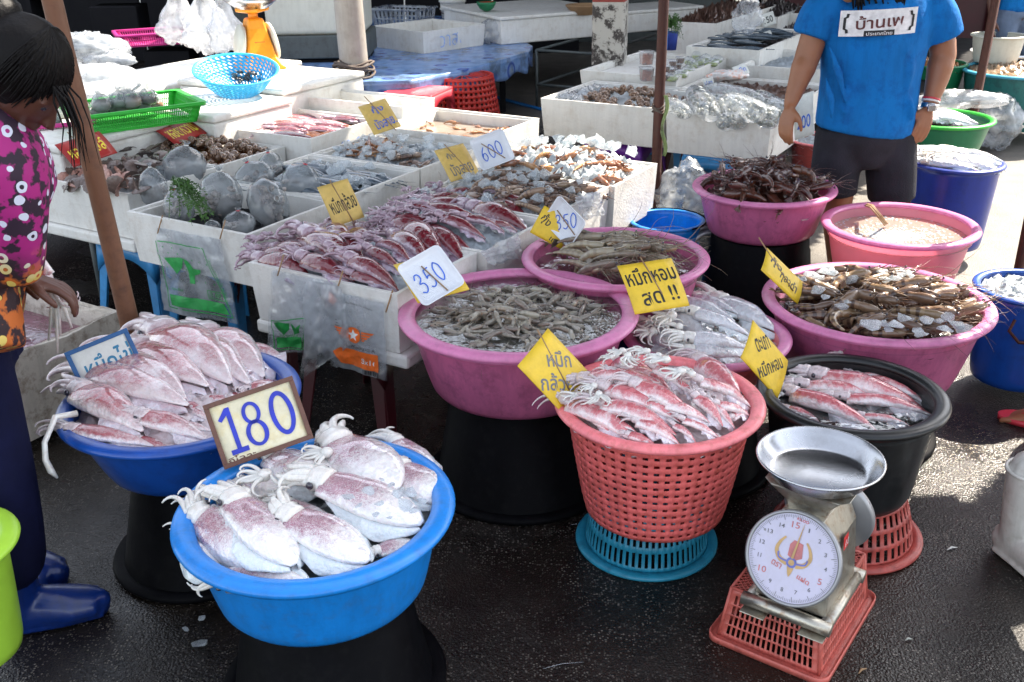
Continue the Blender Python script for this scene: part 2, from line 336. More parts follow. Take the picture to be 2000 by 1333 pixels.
# ============================================================ SETTING
def ground():
    m = newmat('wet_asphalt'); n, l = nt(m); p = n['Principled BSDF']; co = tex_coord(n, l)
    big = noise_node(n, l, co, 1.1, 4); mid = noise_node(n, l, co, 6, 5, .65); fine = noise_node(n, l, co, 160, 3, .6)
    vo = n.new('ShaderNodeTexVoronoi'); vo.inputs['Scale'].default_value = 150; l.new(co, vo.inputs['Vector'])
    base = ramp(n, l, mid, [(.3, (.006, .0048, .004)), (.7, (.019, .0145, .011))])
    # pale stone chips showing in the worn binder
    sep = n.new('ShaderNodeSeparateColor'); l.new(vo.outputs['Color'], sep.inputs[0])
    chip = mth(n, l, 'GREATER_THAN', sep.outputs[0], .6); near = mth(n, l, 'LESS_THAN', vo.outputs['Distance'], .42)
    worn = ramp(n, l, noise_node(n, l, co, 2.6, 5, .7), [(.4, (.06,) * 3), (.66, (1,) * 3)])
    cf = mth(n, l, 'MULTIPLY', mth(n, l, 'MULTIPLY', chip, near), worn)
    chipc = ramp(n, l, sep.outputs[1], [(0, (.035, .03, .026)), (1, (.22, .195, .165))])
    c = mixc(n, l, cf, base, chipc)
    # drier, paler concrete away from the tubs
    sx = n.new('ShaderNodeSeparateXYZ'); l.new(co, sx.inputs[0])
    dry = n.new('ShaderNodeMapRange'); l.new(mth(n, l, 'ADD', mth(n, l, 'ADD', sx.outputs[0], mth(n, l, 'MULTIPLY', sx.outputs[1], .35)), mth(n, l, 'MULTIPLY', big, .9)), dry.inputs[0])
    dry.inputs[1].default_value = 3.35; dry.inputs[2].default_value = 3.9
    c = mixc(n, l, dry.outputs[0], c, mixc(n, l, cf, ramp(n, l, mid, [(.3, (.11, .1, .09)), (.7, (.2, .18, .155))]), chipc))
    l.new(c, p.inputs['Base Color'])
    wet = ramp(n, l, noise_node(n, l, co, 1.7, 5, .6), [(.36, (.5,) * 3), (.5, (.22,) * 3), (.64, (.1,) * 3)])
    l.new(mixc(n, l, dry.outputs[0], wet, (.55, .55, .55)), p.inputs['Roughness'])
    p.inputs['Specular IOR Level'].default_value = .4
    h = mth(n, l, 'ADD', mth(n, l, 'MULTIPLY', vo.outputs['Distance'], -.5), fine)
    bs = n.new('ShaderNodeMapRange'); l.new(noise_node(n, l, co, 1.7, 5, .6), bs.inputs[0]); bs.inputs[1].default_value = .45; bs.inputs[2].default_value = .75; bs.inputs[3].default_value = .55; bs.inputs[4].default_value = .22
    b = bump(n, l, h, .5, .006, p); l.new(bs.outputs[0], b.inputs['Strength'])
    g = MB().grid(lambda u, v: V((-40 + 80 * u, -6 + 90 * v, .0)), 40, 40)
    o = g.build('ground', [m]); tag(o, kind='structure')
ground()

# ------------------------------------------------------------ foam boxes
def foam_mesh(w, d, h, th=.028, wob=.002, notch=()):
    """open box, inner cavity, stepped lip, optional broken notches"""
    b = bmesh.new(); rnd = random.Random(int(w * 997 + d * 331 + h * 77))
    def ring(x, y, z): return [b.verts.new((sx * x, sy * y, z)) for sx, sy in ((-1, -1), (1, -1), (1, 1), (-1, 1))]
    x, y = w / 2, d / 2
    rings = [ring(x * .96, y * .96, 0), ring(x * .985, y * .985, h * .55), ring(x, y, h), ring(x - th * .55, y - th * .55, h), ring(x - th * .62, y - th * .62, h - .009), ring(x - th, y - th, h - .01), ring(x - th * 1.2, y - th * 1.2, .03)]
    for A, B in zip(rings, rings[1:]):
        for k in range(4): b.faces.new((A[k], A[(k + 1) % 4], B[(k + 1) % 4], B[k]))
    b.faces.new(rings[0][::-1]); b.faces.new(rings[-1])
    es = [e for e in b.edges if abs(e.verts[0].co.z - e.verts[1].co.z) < .01 and e.verts[0].co.z > h * .5]
    bmesh.ops.subdivide_edges(b, edges=es, cuts=6, use_grid_fill=False)
    for v in b.verts:
        if v.co.z > h * .5:
            n = noise.noise(v.co * 9 + V((w, d, h)) * 9); v.co.z += n * wob; v.co.x += n * wob; v.co.y -= n * wob
        for (nx, ny, nr, nd) in notch:
            if v.co.z > h - .02 and (v.co.x - nx * x) ** 2 + (v.co.y - ny * y) ** 2 < nr * nr: v.co.z -= nd
    me = bpy.data.meshes.new('foam_box'); b.to_mesh(me); b.free(); return me
def box_at(c, rz, w, d, h, label, mat='foam', name='foam_box', th=.028, notch=(), group=None):
    me = foam_mesh(w, d, h, th, notch=notch); me.materials.append(M_(mat))
    o = link(bpy.data.objects.new(name, me)); o.location = c; o.rotation_euler = (0, 0, rz)
    q = o.modifiers.new('b', 'BEVEL'); q.width = .007; q.segments = 3; q.limit_method = 'ANGLE'; q.angle_limit = R(40)
    return tag(o, label, 'box', group)
BOX = {}
def box_st(key, s0, s1, t0, t1, z, h, label, **k):
    o = box_at(G((s0 + s1) / 2, (t0 + t1) / 2, z - h), GA, s1 - s0, t1 - t0, h, label, **k); BOX[key] = (s0, s1, t0, t1, z); return o
box_st('S1', -.63, -.02, -.02, .42, .62, .2, 'white foam box of maroon squid with clear bags hung on its front', notch=((.9, -.3, .06, .012),))
box_st('S2', -.63, .01, .43, .86, .62, .2, 'white foam box of maroon squid and ice behind the blue 350 tray')
box_st('S3', -.63, .01, .87, 1.36, .62, .2, 'white foam box of striped prawns and ice chunks behind the squid boxes')
box_st('S4', -.63, .03, 1.37, 1.8, .62, .22, 'sunlit foam box heaped with orange prawns and crushed ice beside the rusty pole')
box_st('B1', -1.45, -.82, .17, .68, .63, .2, 'white foam box holding water bags of baby octopus and green herbs')
box_st('B2', -1.45, -.82, .69, 1.2, .63, .2, 'white foam box of dark fish under chunks of ice')
box_st('B3', -1.45, -.82, 1.21, 1.7, .63, .2, 'white foam box of crabs and prawns under ice, behind the 600 tray')
box_st('B4', -1.47, -.82, 1.71, 2.25, .66, .24, 'sunlit foam box with brown melt water and a broken rim', notch=((-.45, 1, .07, .018), (.5, 1, .05, .012)))
box_st('A1', -2.32, -1.68, .36, .86, .62, .2, 'white foam box of pink and brown scallop shells behind the bamboo pole')
box_st('A2', -2.32, -1.69, .87, 1.3, .62, .2, 'white foam box heaped with small brown sea snails')
box_st('A3', -2.2, -1.53, 1.31, 1.86, .67, .22, 'white foam box of flat pink squid with a blue scribble on its side')
box_st('A4', -2.3, -1.45, 1.93, 2.22, .72, .2, 'empty bright sunlit foam box behind the yellow card')
# closed boxes of the back table, each with its lid
def closed(key, s0, s1, t0, t1, z, h, label, mat='foam'):
    root = thing('foam_box', label, 'box', G((s0 + s1) / 2, (t0 + t1) / 2, z - h), GA)
    w, d = s1 - s0, t1 - t0
    MB().box((0, 0, (h - .035) / 2), (w * .98, d * .98, h - .037)).build('box_body', [mat], root, bevel=.015, bseg=3)
    MB().box((0, 0, h - .017), (w, d, .034)).build('lid', [mat], root, bevel=.012, bseg=3)
    BOX[key] = (s0, s1, t0, t1, z); return root
closed('L1', -2.95, -2.2, .45, 1.14, .74, .26, 'closed foam box under the green basket of food bags')
closed('L2', -2.75, -2.0, 1.16, 1.72, .76, .28, 'closed foam box under the tilted sky blue colander')
closed('L3', -2.9, -2.08, 1.74, 2.42, .79, .28, 'closed foam box under the orange spring scale')
closed('L4', -3.75, -3.0, .4, 1.15, .74, .26, 'closed foam box with plastic bags piled on it at the far left')
closed('L5', -3.5, -2.97, 1.3, 2.0, .75, .26, 'closed foam box wrapped under clear film behind the colander')
closed('L6', -3.75, -3.0, 2.05, 2.9, .73, .26, 'closed foam box at the back with a magenta basket')
# foam slabs under the front box
o = MB().box((0, 0, 0), (.63, .44, .045)).build('foam_slab', ['foam'], bevel=.01); o.matrix_world = Matrix.Translation(G(-.315, .2, .395)) @ Matrix.Rotation(GA, 4, 'Z'); tag(o, 'foam lid lying under the front squid box', 'foam slab')
o = MB().box((0, 0, 0), (.64, .5, .05)).build('foam_slab', ['foam'], bevel=.01); o.matrix_world = Matrix.Translation(G(-2., .6, .392)) @ Matrix.Rotation(GA, 4, 'Z'); tag(o, 'foam lid lying under the box of scallop shells', 'foam slab')
# box at the far left with pink water
box_st('P1', -1.87, -1.23, -.62, -.1, .36, .33, 'old stained foam box of pinkish melt water by the woman in flowers', mat='foam_old', notch=((1, .2, .1, .015), (.3, 1, .08, .02)))

# right hand stall
box_st('R1', -1.17, -.4, 2.88, 3.55, .63, .22, 'cream foam box of brown snails behind the rusty pole')
box_st('R2', -.38, .2, 2.86, 3.45, .62, .22, 'cream foam box of bagged squid pieces at the knee of the woman in blue', notch=((.25, -1, .06, .015),))
box_st('R3', -1.28, -.62, 3.58, 4.5, .68, .12, 'shallow white tray box of sauce tubs and salad packs')
box_st('R4', -.6, .18, 3.47, 4.1, .62, .2, 'white foam box of grey seafood under an orange printed bag')
box_st('R6', -.45, .3, 4.2, 5.0, .68, .25, 'white foam box of pale sliced fish behind the arm of the woman in blue')
def box_px(key, fl, fr, z, dt, h, label, **k):
    a, b = at(*fl, z) - GO, at(*fr, z) - GO
    s0, s1 = a.dot(E1), b.dot(E1); t = min(a.dot(E2), b.dot(E2))
    return box_st(key, s0, s1, t, t + dt, z, h, label, **k)
box_px('K1', (1340, 91), (1488, 98), .74, 1.2, .26, 'white foam box of grey mackerel with a small price card')
box_px('K3', (1300, 42), (1403, 46), .74, 1.6, .26, 'foam box heaped with brown shellfish in the background')
box_px('K4', (1500, 70), (1600, 80), .68, 1.1, .26, 'foam box of dark mussels near the blue sleeve')
box_px('K5', (1430, 28), (1520, 34), .68, 1.0, .26, 'foam box of grey mussels with a leaning card')
box_px('K6', (1545, 22), (1640, 30), .68, 1.0, .26, 'far foam box of brown shells behind the blue sleeve')
# table under the right background boxes and side stalls
def slab(name, label, s0, s1, t0, t1, z, th, mat, cat='table', kind=None):
    o = MB().box((0, 0, 0), (s1 - s0, t1 - t0, th)).build(name, [mat], bevel=.006)
    o.matrix_world = Matrix.Translation(G((s0 + s1) / 2, (t0 + t1) / 2, z - th / 2)) @ Matrix.Rotation(GA, 4, 'Z')
    return tag(o, label, cat)
def table(label, s0, s1, t0, t1, z, mat, legmat='greywall', th=.03, nleg=2):
    root = thing('table', label, 'table', G((s0 + s1) / 2, (t0 + t1) / 2, 0), GA); w, d = s1 - s0, t1 - t0
    MB().box((0, 0, z - th / 2), (w, d, th)).build('tabletop', [mat], root, bevel=.004)
    for i in range(nleg):
        for sy in (-1, 1):
            x = -w / 2 + .06 + (w - .12) * i / max(1, nleg - 1)
            MB().tube([(x, sy * (d / 2 - .06), 0), (x, sy * (d / 2 - .06), z - th)], .016, 6).build('leg', [legmat], root)
    return root
table('dark table standing under the background boxes of mussels and mackerel', -1.6, .6, 4.9, 8.2, .42, 'dark')
table('dark table under the closed foam boxes at the left', -3.8, -2.05, .4, 2.5, .475, 'dark')
table('dark low table under the left rows of boxes', -2.3, -1.5, .9, 2.5, .41, 'dark', th=.02)
table('dark low table under the rear of the middle boxes', -1.45, -.8, .7, 2.25, .41, 'dark', th=.02)
table('dark low table under the rear of the prawn boxes', -.62, .0, .5, 1.8, .4, 'dark', th=.02)

# ------------------------------------------------------------ stools
def stool(label, loc, rz, mat, w=.3, h=.4, top=.24, group=None, name='plastic_stool'):
    root = thing(name, label, 'stool', loc, rz, group)
    MB().box((0, 0, h - .012), (top, top, .024)).build('seat', [mat], root, bevel=.01, bseg=3)
    for sx in (-1, 1):
        for sy in (-1, 1):
            a = V((sx * (top / 2 - .015), sy * (top / 2 - .015), h - .02)); b = V((sx * w / 2, sy * w / 2, 0))
            o = MB(); ang = .024
            for (dx, dy, wx, wy) in ((-sx * ang, 0, ang * 2.2, .008), (0, -sy * ang, .008, ang * 2.2)):
                i0 = len(o.v)
                for q, k in ((b, .7), (a, 1.15)):
                    for ex, ey in ((-1, -1), (1, -1), (1, 1), (-1, 1)): o.vert(q + V((dx + ex * wx / 2 * k, dy + ey * wy / 2 * k, 0)))
                for f in ((0, 3, 2, 1), (4, 5, 6, 7), (0, 1, 5, 4), (1, 2, 6, 5), (2, 3, 7, 6), (3, 0, 4, 7)): o.face([i0 + j for j in f], False)
            o.build('leg', [mat], root, bevel=.002)
    for k in range(4):
        a = k * math.pi / 2; m = Matrix.Rotation(a, 3, 'Z')
        fn = lambda u, v, m=m: m @ V(((u - .5) * (top + (w - top) * (.3 - .3 * v)), -(top / 2 + (w - top) * .5 * (.3 - .3 * v)) + .002, h - .015 - (1 - v) * (.05 + .09 * abs(2 * u - 1) ** 2.5)))
        MB().grid(fn, 12, 1).build('apron', [mat], root, solid=.004)
    return root
def stool_st(label, s, t, mat, **k): return stool(label, G(s, t), GA, mat, **k)
stool_st('blue plastic stool under the box of scallop shells', -1.85, .6, 'stoolblue', w=.42, top=.36, h=.365)
stool_st('blue plastic stool under the box of bagged octopus', -1.28, .5, 'stoolblue', w=.42, top=.36, h=.43)
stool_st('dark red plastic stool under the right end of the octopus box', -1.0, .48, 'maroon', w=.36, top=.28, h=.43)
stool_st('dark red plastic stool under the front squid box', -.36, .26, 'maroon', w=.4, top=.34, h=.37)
stool_st('purple plastic stool under the cream snail box', -.75, 3.15, 'purple', w=.44, top=.36, h=.4)
stool_st('light blue plastic stool under the box of bagged squid', -.1, 3.05, 'stoolblue', w=.44, top=.36, h=.4)
stool_st('red plastic stool in shadow under the cream boxes', -.4, 3.5, 'maroon', w=.42, top=.36, h=.4)
stool_st('pale foam post stool under the rear of the right stall', -.9, 4.1, 'stoolblue', w=.42, top=.36, h=.5)
p = at(815, 180, .42); stool('bright red plastic stool beside the red basket', (p.x, p.y - .02, 0), R(-20), 'hotred', w=.46, top=.4, h=.44)

# ------------------------------------------------------------ tubs, pails, openwork baskets
TUB = {}
def tub(key, name, label, xl, xr, yt, yb, z, depth, mat, rimmat, rb=.74, lip=.02, th=.005, flare=.0, cat='tub', n=72):
    x, y, r = fit(xl, xr, yt, yb, z); root = thing(name, label, cat, (x, y, z - depth)); h = depth; b = r * rb; ri = r - lip * 1.25
    pr = []
    for k in range(13):
        t = k / 12; pr.append((b + (ri - b) * (t ** .8) - (.02 * b if k == 0 else 0), h * t * .99))
    pr[0] = (b * .93, .0); pr.insert(1, (b * .99, .006))
    prof = pr + [(ri - th, h * .985)] + [(a - th, zz + th) for a, zz in pr[::-1][1:]] 
    MB().lathe([(0.0001, 0.001)] + prof + [(0.0001, th + .002)], n).build('basin_wall', [mat], root)
    o = MB(); q = []
    for k in range(14):
        a = -math.pi * .25 + math.pi * 1.62 * k / 13
        q.append((r - lip + math.cos(a) * lip, h - lip * .55 + math.sin(a) * lip * .55))
    q = [(r - lip * .35, h - lip * 1.05)] + q + [(ri - th * .6, h - lip * .9)]
    o.lathe(q, n).build('rim', [rimmat], root)
    TUB[key] = (x, y, z, r - lip * 1.5, h, b); return root
def pail(label, x, y, z, rt=.19, rb=.25, mat='black'):
    root = thing('upturned_pail', label, 'pail', (x, y, 0))
    MB().lathe([(rb, .012), (rb * .985, .02), (rt * 1.05, z * .82), (rt * 1.03, z * .83), (rt, z - .008), (rt - .01, z - .001), (.001, z - .001)], 56).build('pail_wall', [mat], root)
    MB().lathe([(rb - .004, .02), (rb + .025, .022), (rb + .03, .012), (rb + .026, .002), (rb - .004, .0)], 56).build('rim', [mat], root)
    return root
def openwork(name, label, loc, prof, mat, rimmat, nu, rows, lip=.018, hb=.5, hv=.5, cat='basket', solid=.004, band=.0025, upside=False, matrix=None, rim_at=None, diamond=False, base=True):
    """round basket: prof(t) -> (r, z), rows of real holes between bands and ribs"""
    root = thing(name, label, cat, loc, mat=matrix); o = MB(); N = 2 * nu; Mv = 2 * rows + 1
    def U(i): k = i / 1.0; c = int(k); return (c // 2 + (hv if c % 2 else 0)) / nu
    def Vv(j): return (j // 2 + (1 - hb if j % 2 else 0)) / (rows + 1 - hb)
    def fn(u, v):
        i, j = round(u * N), round(v * Mv); uu = U(i); 
        t = min(1, Vv(j)); r, z = prof(t); r += band if j % 2 == 0 else band * .6
        tw = (j * .5 / nu) if diamond else 0
        a = 2 * math.pi * (uu + tw); return V((r * math.cos(a), r * math.sin(a), z))
    o.grid(fn, N, Mv, cu=True, skip=lambda i, j: i % 2 == 1 and j % 2 == 1)
    o.build('openwork_wall', [mat], root, solid=solid)
    r1, z1 = prof(1)
    o = MB(); o.lathe([(r1 - .002, z1 - lip * .5)] + [(r1 + lip * .9 + lip * math.cos(a), z1 + lip * .6 * math.sin(a)) for a in [R(-70 + 250 * k / 9) for k in range(10)]] + [(r1 - .004, z1 - lip * .3)], 72).build('rim', [rimmat], root)
    r0, z0 = prof(0)
    if base:
        g = MB(); K = 12
        g.lathe([(r0, z0 + .001), (r0 * .9, z0)], 48); g.lathe([(r0 * .34, z0), (r0 * .26, z0)], 24)
        for k in range(24):
            a = 2 * math.pi * k / 24; d = V((math.cos(a), math.sin(a), 0)); e = V((-d.y, d.x, 0)) * .004
            i = [g.vert(d * (r0 * .3) - e + V((0, 0, z0 + .001))), g.vert(d * (r0 * .3) + e + V((0, 0, z0 + .001))), g.vert(d * (r0 * .95) + e + V((0, 0, z0 + .001))), g.vert(d * (r0 * .95) - e + V((0, 0, z0 + .001)))]; g.face(i)
        g.build('base_grille', [mat], root, solid=.004)
    return root

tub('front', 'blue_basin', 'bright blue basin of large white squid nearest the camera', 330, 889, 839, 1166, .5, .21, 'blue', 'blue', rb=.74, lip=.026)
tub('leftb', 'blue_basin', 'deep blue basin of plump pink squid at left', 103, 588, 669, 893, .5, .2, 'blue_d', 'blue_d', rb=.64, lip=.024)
tub('shr', 'pink_tub', 'large orchid pink tub of small grey shrimps in the middle', 776, 1249, 513, 706, .58, .25, 'pink', 'pink_rim', rb=.72, lip=.026)
tub('tig', 'pink_tub', 'orchid pink tub of long grey prawns behind the 350 tray', 1018, 1388, 430, 573, .6, .22, 'pink', 'pink_rim', rb=.74, lip=.02)
tub('lob', 'pink_tub', 'orchid tub heaped with dark spiny prawns in front of the woman in blue', 1352, 1638, 325, 402, .6, .2, 'pink', 'pink_rim', rb=.72, lip=.02)
tub('pale', 'pink_tub', 'pale pink sunlit tub of foamy sandy water', 1603, 1920, 394, 480, .52, .24, 'pale', 'pink_rim', rb=.72, lip=.02)
tub('rt', 'pink_tub', 'wide orchid pink tub of striped tiger prawns at right', 1488, 1952, 512, 668, .5, .27, 'pink', 'pink_rim', rb=.7, lip=.022)
tub('blk', 'black_tub', 'black round tub of slim red squid in clear water', 1478, 1861, 677, 862, .46, .3, 'tubblack', 'tubblack', rb=.72, lip=.022)
tub('bsq', 'pink_tub', 'rose pink tub of long white squid behind the salmon basket', 1214, 1549, 583, 724, .47, .16, 'salmon_rim', 'pink_rim', rb=.74, lip=.02)
tub('bb', 'blue_pail', 'navy blue pail of white squid behind the woman in blue', 1775, 1968, 287, 342, .5, .42, 'navy', 'navy', rb=.74, lip=.018, cat='pail')
tub('gr', 'green_tub', 'green tub of squid with a plastic bag beside it', 1735, 1948, 205, 254, .5, .24, 'dgreen', 'green', rb=.68, lip=.018)
tub('gr2', 'green_tub', 'dark green tub of pale seafood behind the arm of the woman in blue', 1760, 1893, 106, 138, .52, .3, 'dgreen', 'dgreen', rb=.7, lip=.016)
tub('teal', 'teal_tub', 'teal tub with light blue rim full of mixed seafood', 1876, 2120, 112, 158, .5, .4, 'teal', 'tealrim', rb=.78, lip=.02)
tub('ice', 'blue_pail', 'blue pail of white crushed ice cut by the right edge', 1899, 2130, 508, 612, .4, .36, 'blue_d', 'blue_d', rb=.76, lip=.014, cat='pail')
tub('bk', 'blue_pail', 'empty blue pail with a wire handle behind the prawn tub', 1228, 1378, 406, 452, .42, .3, 'blue', 'blue', rb=.75, lip=.01, cat='pail')
tub('lime', 'lime_tub', 'lime green tub cut by the left edge', -300, 38, 975, 1160, .44, .3, 'lime', 'lime', rb=.7, lip=.024)
tub('red2', 'red_tub', 'brick red tub of icy squid under the 200 box', 1540, 1680, 250, 292, .42, .3, 'brick', 'salmon_rim', rb=.72, lip=.012)
tub('grey', 'grey_tub', 'grey washing basin in the far right background', 1895, 2010, 50, 85, .7, .2, 'cooler', 'cooler', rb=.75, lip=.014)
for k, lb, rt, rb in (('front', 'black upturned pail under the bright blue basin', .18, .235), ('leftb', 'black upturned pail under the deep blue basin', .16, .225), ('shr', 'black upturned pail under the shrimp tub', .21, .27),
                  ('lob', 'black upturned pail under the tub of dark spiny prawns', .2, .25), ('tig', 'blue upturned pail under the tub of long grey prawns', .17, .22), ('pale', 'black upturned pail under the pale sunlit tub', .18, .2), ('bsq', 'black upturned pail under the white squid tub', .15, .2), ('rt', 'black upturned pail under the wide tub of tiger prawns', .18, .22)):
    x, y, z, r, h, b = TUB[k]; pail(lb, x, y, z - h, rt, rb, 'blue_d' if k == 'tig' else 'black')
x, y, z, r, h, b = TUB['gr']; pail('brick red upturned pail under the green tub', x, y, z - h, .15, .19, 'brick')
x, y, z, r, h, b = TUB['gr2']; pail('black upturned pail under the dark green tub', x, y, z - h, .15, .2)
x, y, z, r, h, b = TUB['red2']; pail('dark upturned pail under the brick red tub', x, y, z - h, .1, .13)
# handles of pails
x, y, z, r, h, b = TUB['bk']
o = MB().tube([(x + .15 * math.cos(a) * 1.12, y + .15 * math.sin(a) * 1.12, z - .002 + .0 * a) for a in [R(-60 + 14 * k) for k in range(13)]], .004, 6).build('wire_handle', ['black']); tag(o, 'black wire handle of the empty blue pail lying on its rim', 'handle')
x, y, z, r, h, b = TUB['ice']
o = MB().tube([(x - .12, y - r * .98, z - .06), (x - .135, y - r * 1.0, z - .1), (x - .1, y - r * 1.06, z - .14), (x + .0, y - r * 1.08, z - .15), (x + .1, y - r * 1.06, z - .14)], .006, 6).build('wire_handle', ['rust']); tag(o, 'rusty wire handle on the side of the icy blue pail', 'handle')
# salmon basket and its cyan base
x, y, r = fit(1083, 1496, 688, 882, .53); TUB['bas'] = (x, y, .53, r - .03, .3, .17)
BZ = .215; rr = r - .034
openwork('salmon_basket', 'salmon pink openwork basket heaped with red squid', (x, y, BZ), lambda t: (rr * (.77 + .23 * t ** .85), (.53 - .01 - BZ) * t), 'salmon', 'salmon_rim', 52, 13, lip=.019, hb=.46, hv=.52, band=.004, solid=.004)
x2, y2, r2 = fit(1123, 1403, 968, 1137, .012); bx, by = x, y
def cyanp(t): return ((r2 - .03) - .055 * t ** .7, .012 + .2 * t)
def colander(label, x, y, r, h, mat, rows, nu, lip=.016, name='upturned_colander'):
    root = openwork(name, label, (x, y, 0), lambda t: ((r - 2 * lip) * (1 - .2 * (1 - t) ** 1.4), .008 + h * (1 - t)), mat, mat, nu, rows, lip=lip, hb=.72, hv=.5, band=.0, solid=.004)
    return root
colander('cyan upturned colander under the salmon basket', x2, y2, r2, .2, 'cyan', 3, 60)
x3, y3, r3 = fit(1530, 1775, 985, 1100, .012)
x, y, z, r, h, b = TUB['blk']
colander('brick red upturned colander under the black tub', x + .035, y - .0, .212, z - h - .012, 'brick', 3, 46)

# red basket behind, bottom up
p = at(905, 190, .3)
openwork('red_basket', 'red openwork basket standing upside down beside the red stool', (p.x, p.y + .05, .0), lambda t: (.3 - .07 * (1 - t) , .46 * (1 - t)), 'red', 'red', 40, 11, lip=.014, hb=.5, hv=.5, band=.003)
# sky blue colander lying tilted on the back box
c = at(462, 150, .86)
openwork('sky_blue_colander', 'sky blue openwork colander lying tilted on a foam box', c, lambda t: (.085 + .125 * t ** .62, .13 * t), 'sky', 'sky', 40, 8, lip=.008, hb=.6, hv=.6, band=0, solid=.003, diamond=True, matrix=Matrix.Translation(c) @ Matrix.Rotation(R(14), 4, V((1, .4, 0))) @ Matrix.Translation((0, 0, -.09)))

# ------------------------------------------------------------ rectangular openwork baskets
def panel(P, nu, nv, mat, root, name='side_panel', mu=.5, mv=.5, solid=.004, diamond=False, margin=.04):
    """P: 4 corners (bl, br, tr, tl); slots cut as real holes with a solid margin"""
    a, b, c, d = [V(q) for q in P]
    def pt(u, v): return (a * (1 - u) + b * u) * (1 - v) + (d * (1 - u) + c * u) * v
    o = MB()
    if diamond:
        n1, n2 = nu, nv
        for sgn in (1, -1):
            pass
        w = (b - a).length; h = (d - a).length; up = (b - a).cross(d - a).normalized()
        # crossing flat bars clipped to the panel, welded into one lattice by the remesh-free overlap
        X, Y = (b - a) / w, (d - a) / h; st = w / nu * 1.0; bars = []
        kmax = int((w + h) / st) + 2
        for s in (1, -1):
            for k in range(-kmax, kmax):
                c0 = k * st
                # line y = s*(x - c0)
                xs = [(x, s * (x - c0)) for x in (0, w)] + [(c0 + s * y, y) for y in (0, h)]
                xs = [q for q in xs if -1e-6 <= q[0] <= w + 1e-6 and -1e-6 <= q[1] <= h + 1e-6]
                if len(xs) < 2: continue
                xs.sort(); p0, p1 = xs[0], xs[-1]
                if math.hypot(p1[0] - p0[0], p1[1] - p0[1]) < st * .5: continue
                q0, q1 = a + X * p0[0] + Y * p0[1], a + X * p1[0] + Y * p1[1]
                o.tube([q0, q1], .0017, 4, up=up)
        ob = o.build(name, [mat], root); return ob
    N, Mv = 2 * nu + 1, 2 * nv + 1
    def pu(i, n, m, frac): 
        # margin at both ends then alternating hole / bar
        if i == 0: return 0
        if i == 2 * n + 1: return 1
        L = 1 - 2 * m; k = (i - 1) // 2; odd = (i - 1) % 2
        return m + L * (k + (frac if odd else 0)) / (n - 1 + frac)
    o.grid(lambda u, v: pt(pu(round(u * N), nu, margin, mu), pu(round(v * Mv), nv, margin * 1.6, mv)), N, Mv, skip=lambda i, j: i % 2 == 1 and j % 2 == 1)
    return o.build(name, [mat], root, solid=solid)
def crate_basket(name, label, M4, w, d, h, mat, taper=.78, nu=20, nv=3, inv=False, flange=.02, nd=None, lattice=True, cat='basket'):
    """w,d: size at the wide end; inv: upside down"""
    root = thing(name, label, cat, mat=M4); zw, zn = (0, h) if inv else (h, 0)
    W2, D2, w2, d2 = w / 2, d / 2, w / 2 * taper, d / 2 * (1 - (1 - taper) * w / d)
    cw = [V((sx * W2, sy * D2, zw)) for sx, sy in ((-1, -1), (1, -1), (1, 1), (-1, 1))]
    cn = [V((sx * w2, sy * d2, zn)) for sx, sy in ((-1, -1), (1, -1), (1, 1), (-1, 1))]
    nd = nd or nu
    for k in range(4):
        A, B = cw[k], cw[(k + 1) % 4]; Cc, D = cn[(k + 1) % 4], cn[k]
        panel((A, B, Cc, D), nu if k % 2 == 0 else nd, nv, mat, root, mu=.62, mv=.86, margin=.07)
    panel(cn, 16, 16, mat, root, 'base_lattice', diamond=lattice) if lattice else panel(cn, 12, 8, mat, root, 'base_grille')
    o = MB(); fl = flange
    def rr(x, y, z, rad=.03, n=5):
        out = []
        for q, (sx, sy) in enumerate(((-1, -1), (1, -1), (1, 1), (-1, 1))):
            for k in range(n + 1):
                a = math.pi + q * math.pi / 2 + k / n * math.pi / 2
                out.append(V((sx * (x - rad) + rad * math.cos(a), sy * (y - rad) + rad * math.sin(a), z)))
        return out
    s = 1 if inv else -1
    rings = [rr(W2 - .004, D2 - .004, zw + s * .004), rr(W2 + fl * .7, D2 + fl * .7, zw + s * .006), rr(W2 + fl, D2 + fl, zw + s * .002), rr(W2 + fl * 1.05, D2 + fl * 1.05, zw + s * .014), rr(W2 + fl * 1.2, D2 + fl * 1.2, zw + s * .013), rr(W2 + fl * 1.2, D2 + fl * 1.2, zw - s * .003), rr(W2 - .004, D2 - .004, zw - s * .002)]
    ids = [[o.vert(p) for p in r] for r in rings]
    for A, B in zip(ids, ids[1:]):
        for k in range(len(A)): o.face((A[k], A[(k + 1) % len(A)], B[(k + 1) % len(A)], B[k]))
    o.build('rim', [mat], root)
    e = MB()
    for k in range(4): e.tube([cw[k] * 1.0, cn[k]], .0045, 6)
    for k in range(4): e.tube([cn[k], cn[(k + 1) % 4]], .004, 6)
    e.build('edge_ribs', [mat], root)
    return root
pa, pb, pc = at(1371, 1242, .01), at(1607, 1333, .01), at(1722, 1163, .01)
ctr = (pa + pc) / 2; ang = math.atan2((pb - pa).y, (pb - pa).x) * .5 + (math.atan2((pc - pb).y, (pc - pb).x) - math.pi / 2) * .5
SB = Matrix.Translation((ctr.x, ctr.y, .004)) @ Matrix.Rotation(ang, 4, 'Z')
crate_basket('scale_basket', 'brick pink openwork basket upside down under the kitchen scale', SB, (pb - pa).length - .045, (pc - pb).length - .045, .145, 'brick2', taper=.86, nu=17, nv=4, nd=24, inv=True)
g = at(272, 212, .84)
_a, _b, _c = at(168, 203, .83), at(222, 246, .81), at(345, 182, .83); _m = at(256, 203, .83); _m.z = .745
GBM = Matrix.Translation(_m) @ Matrix.Rotation(math.atan2((_b - _a).y, (_b - _a).x), 4, 'Z')
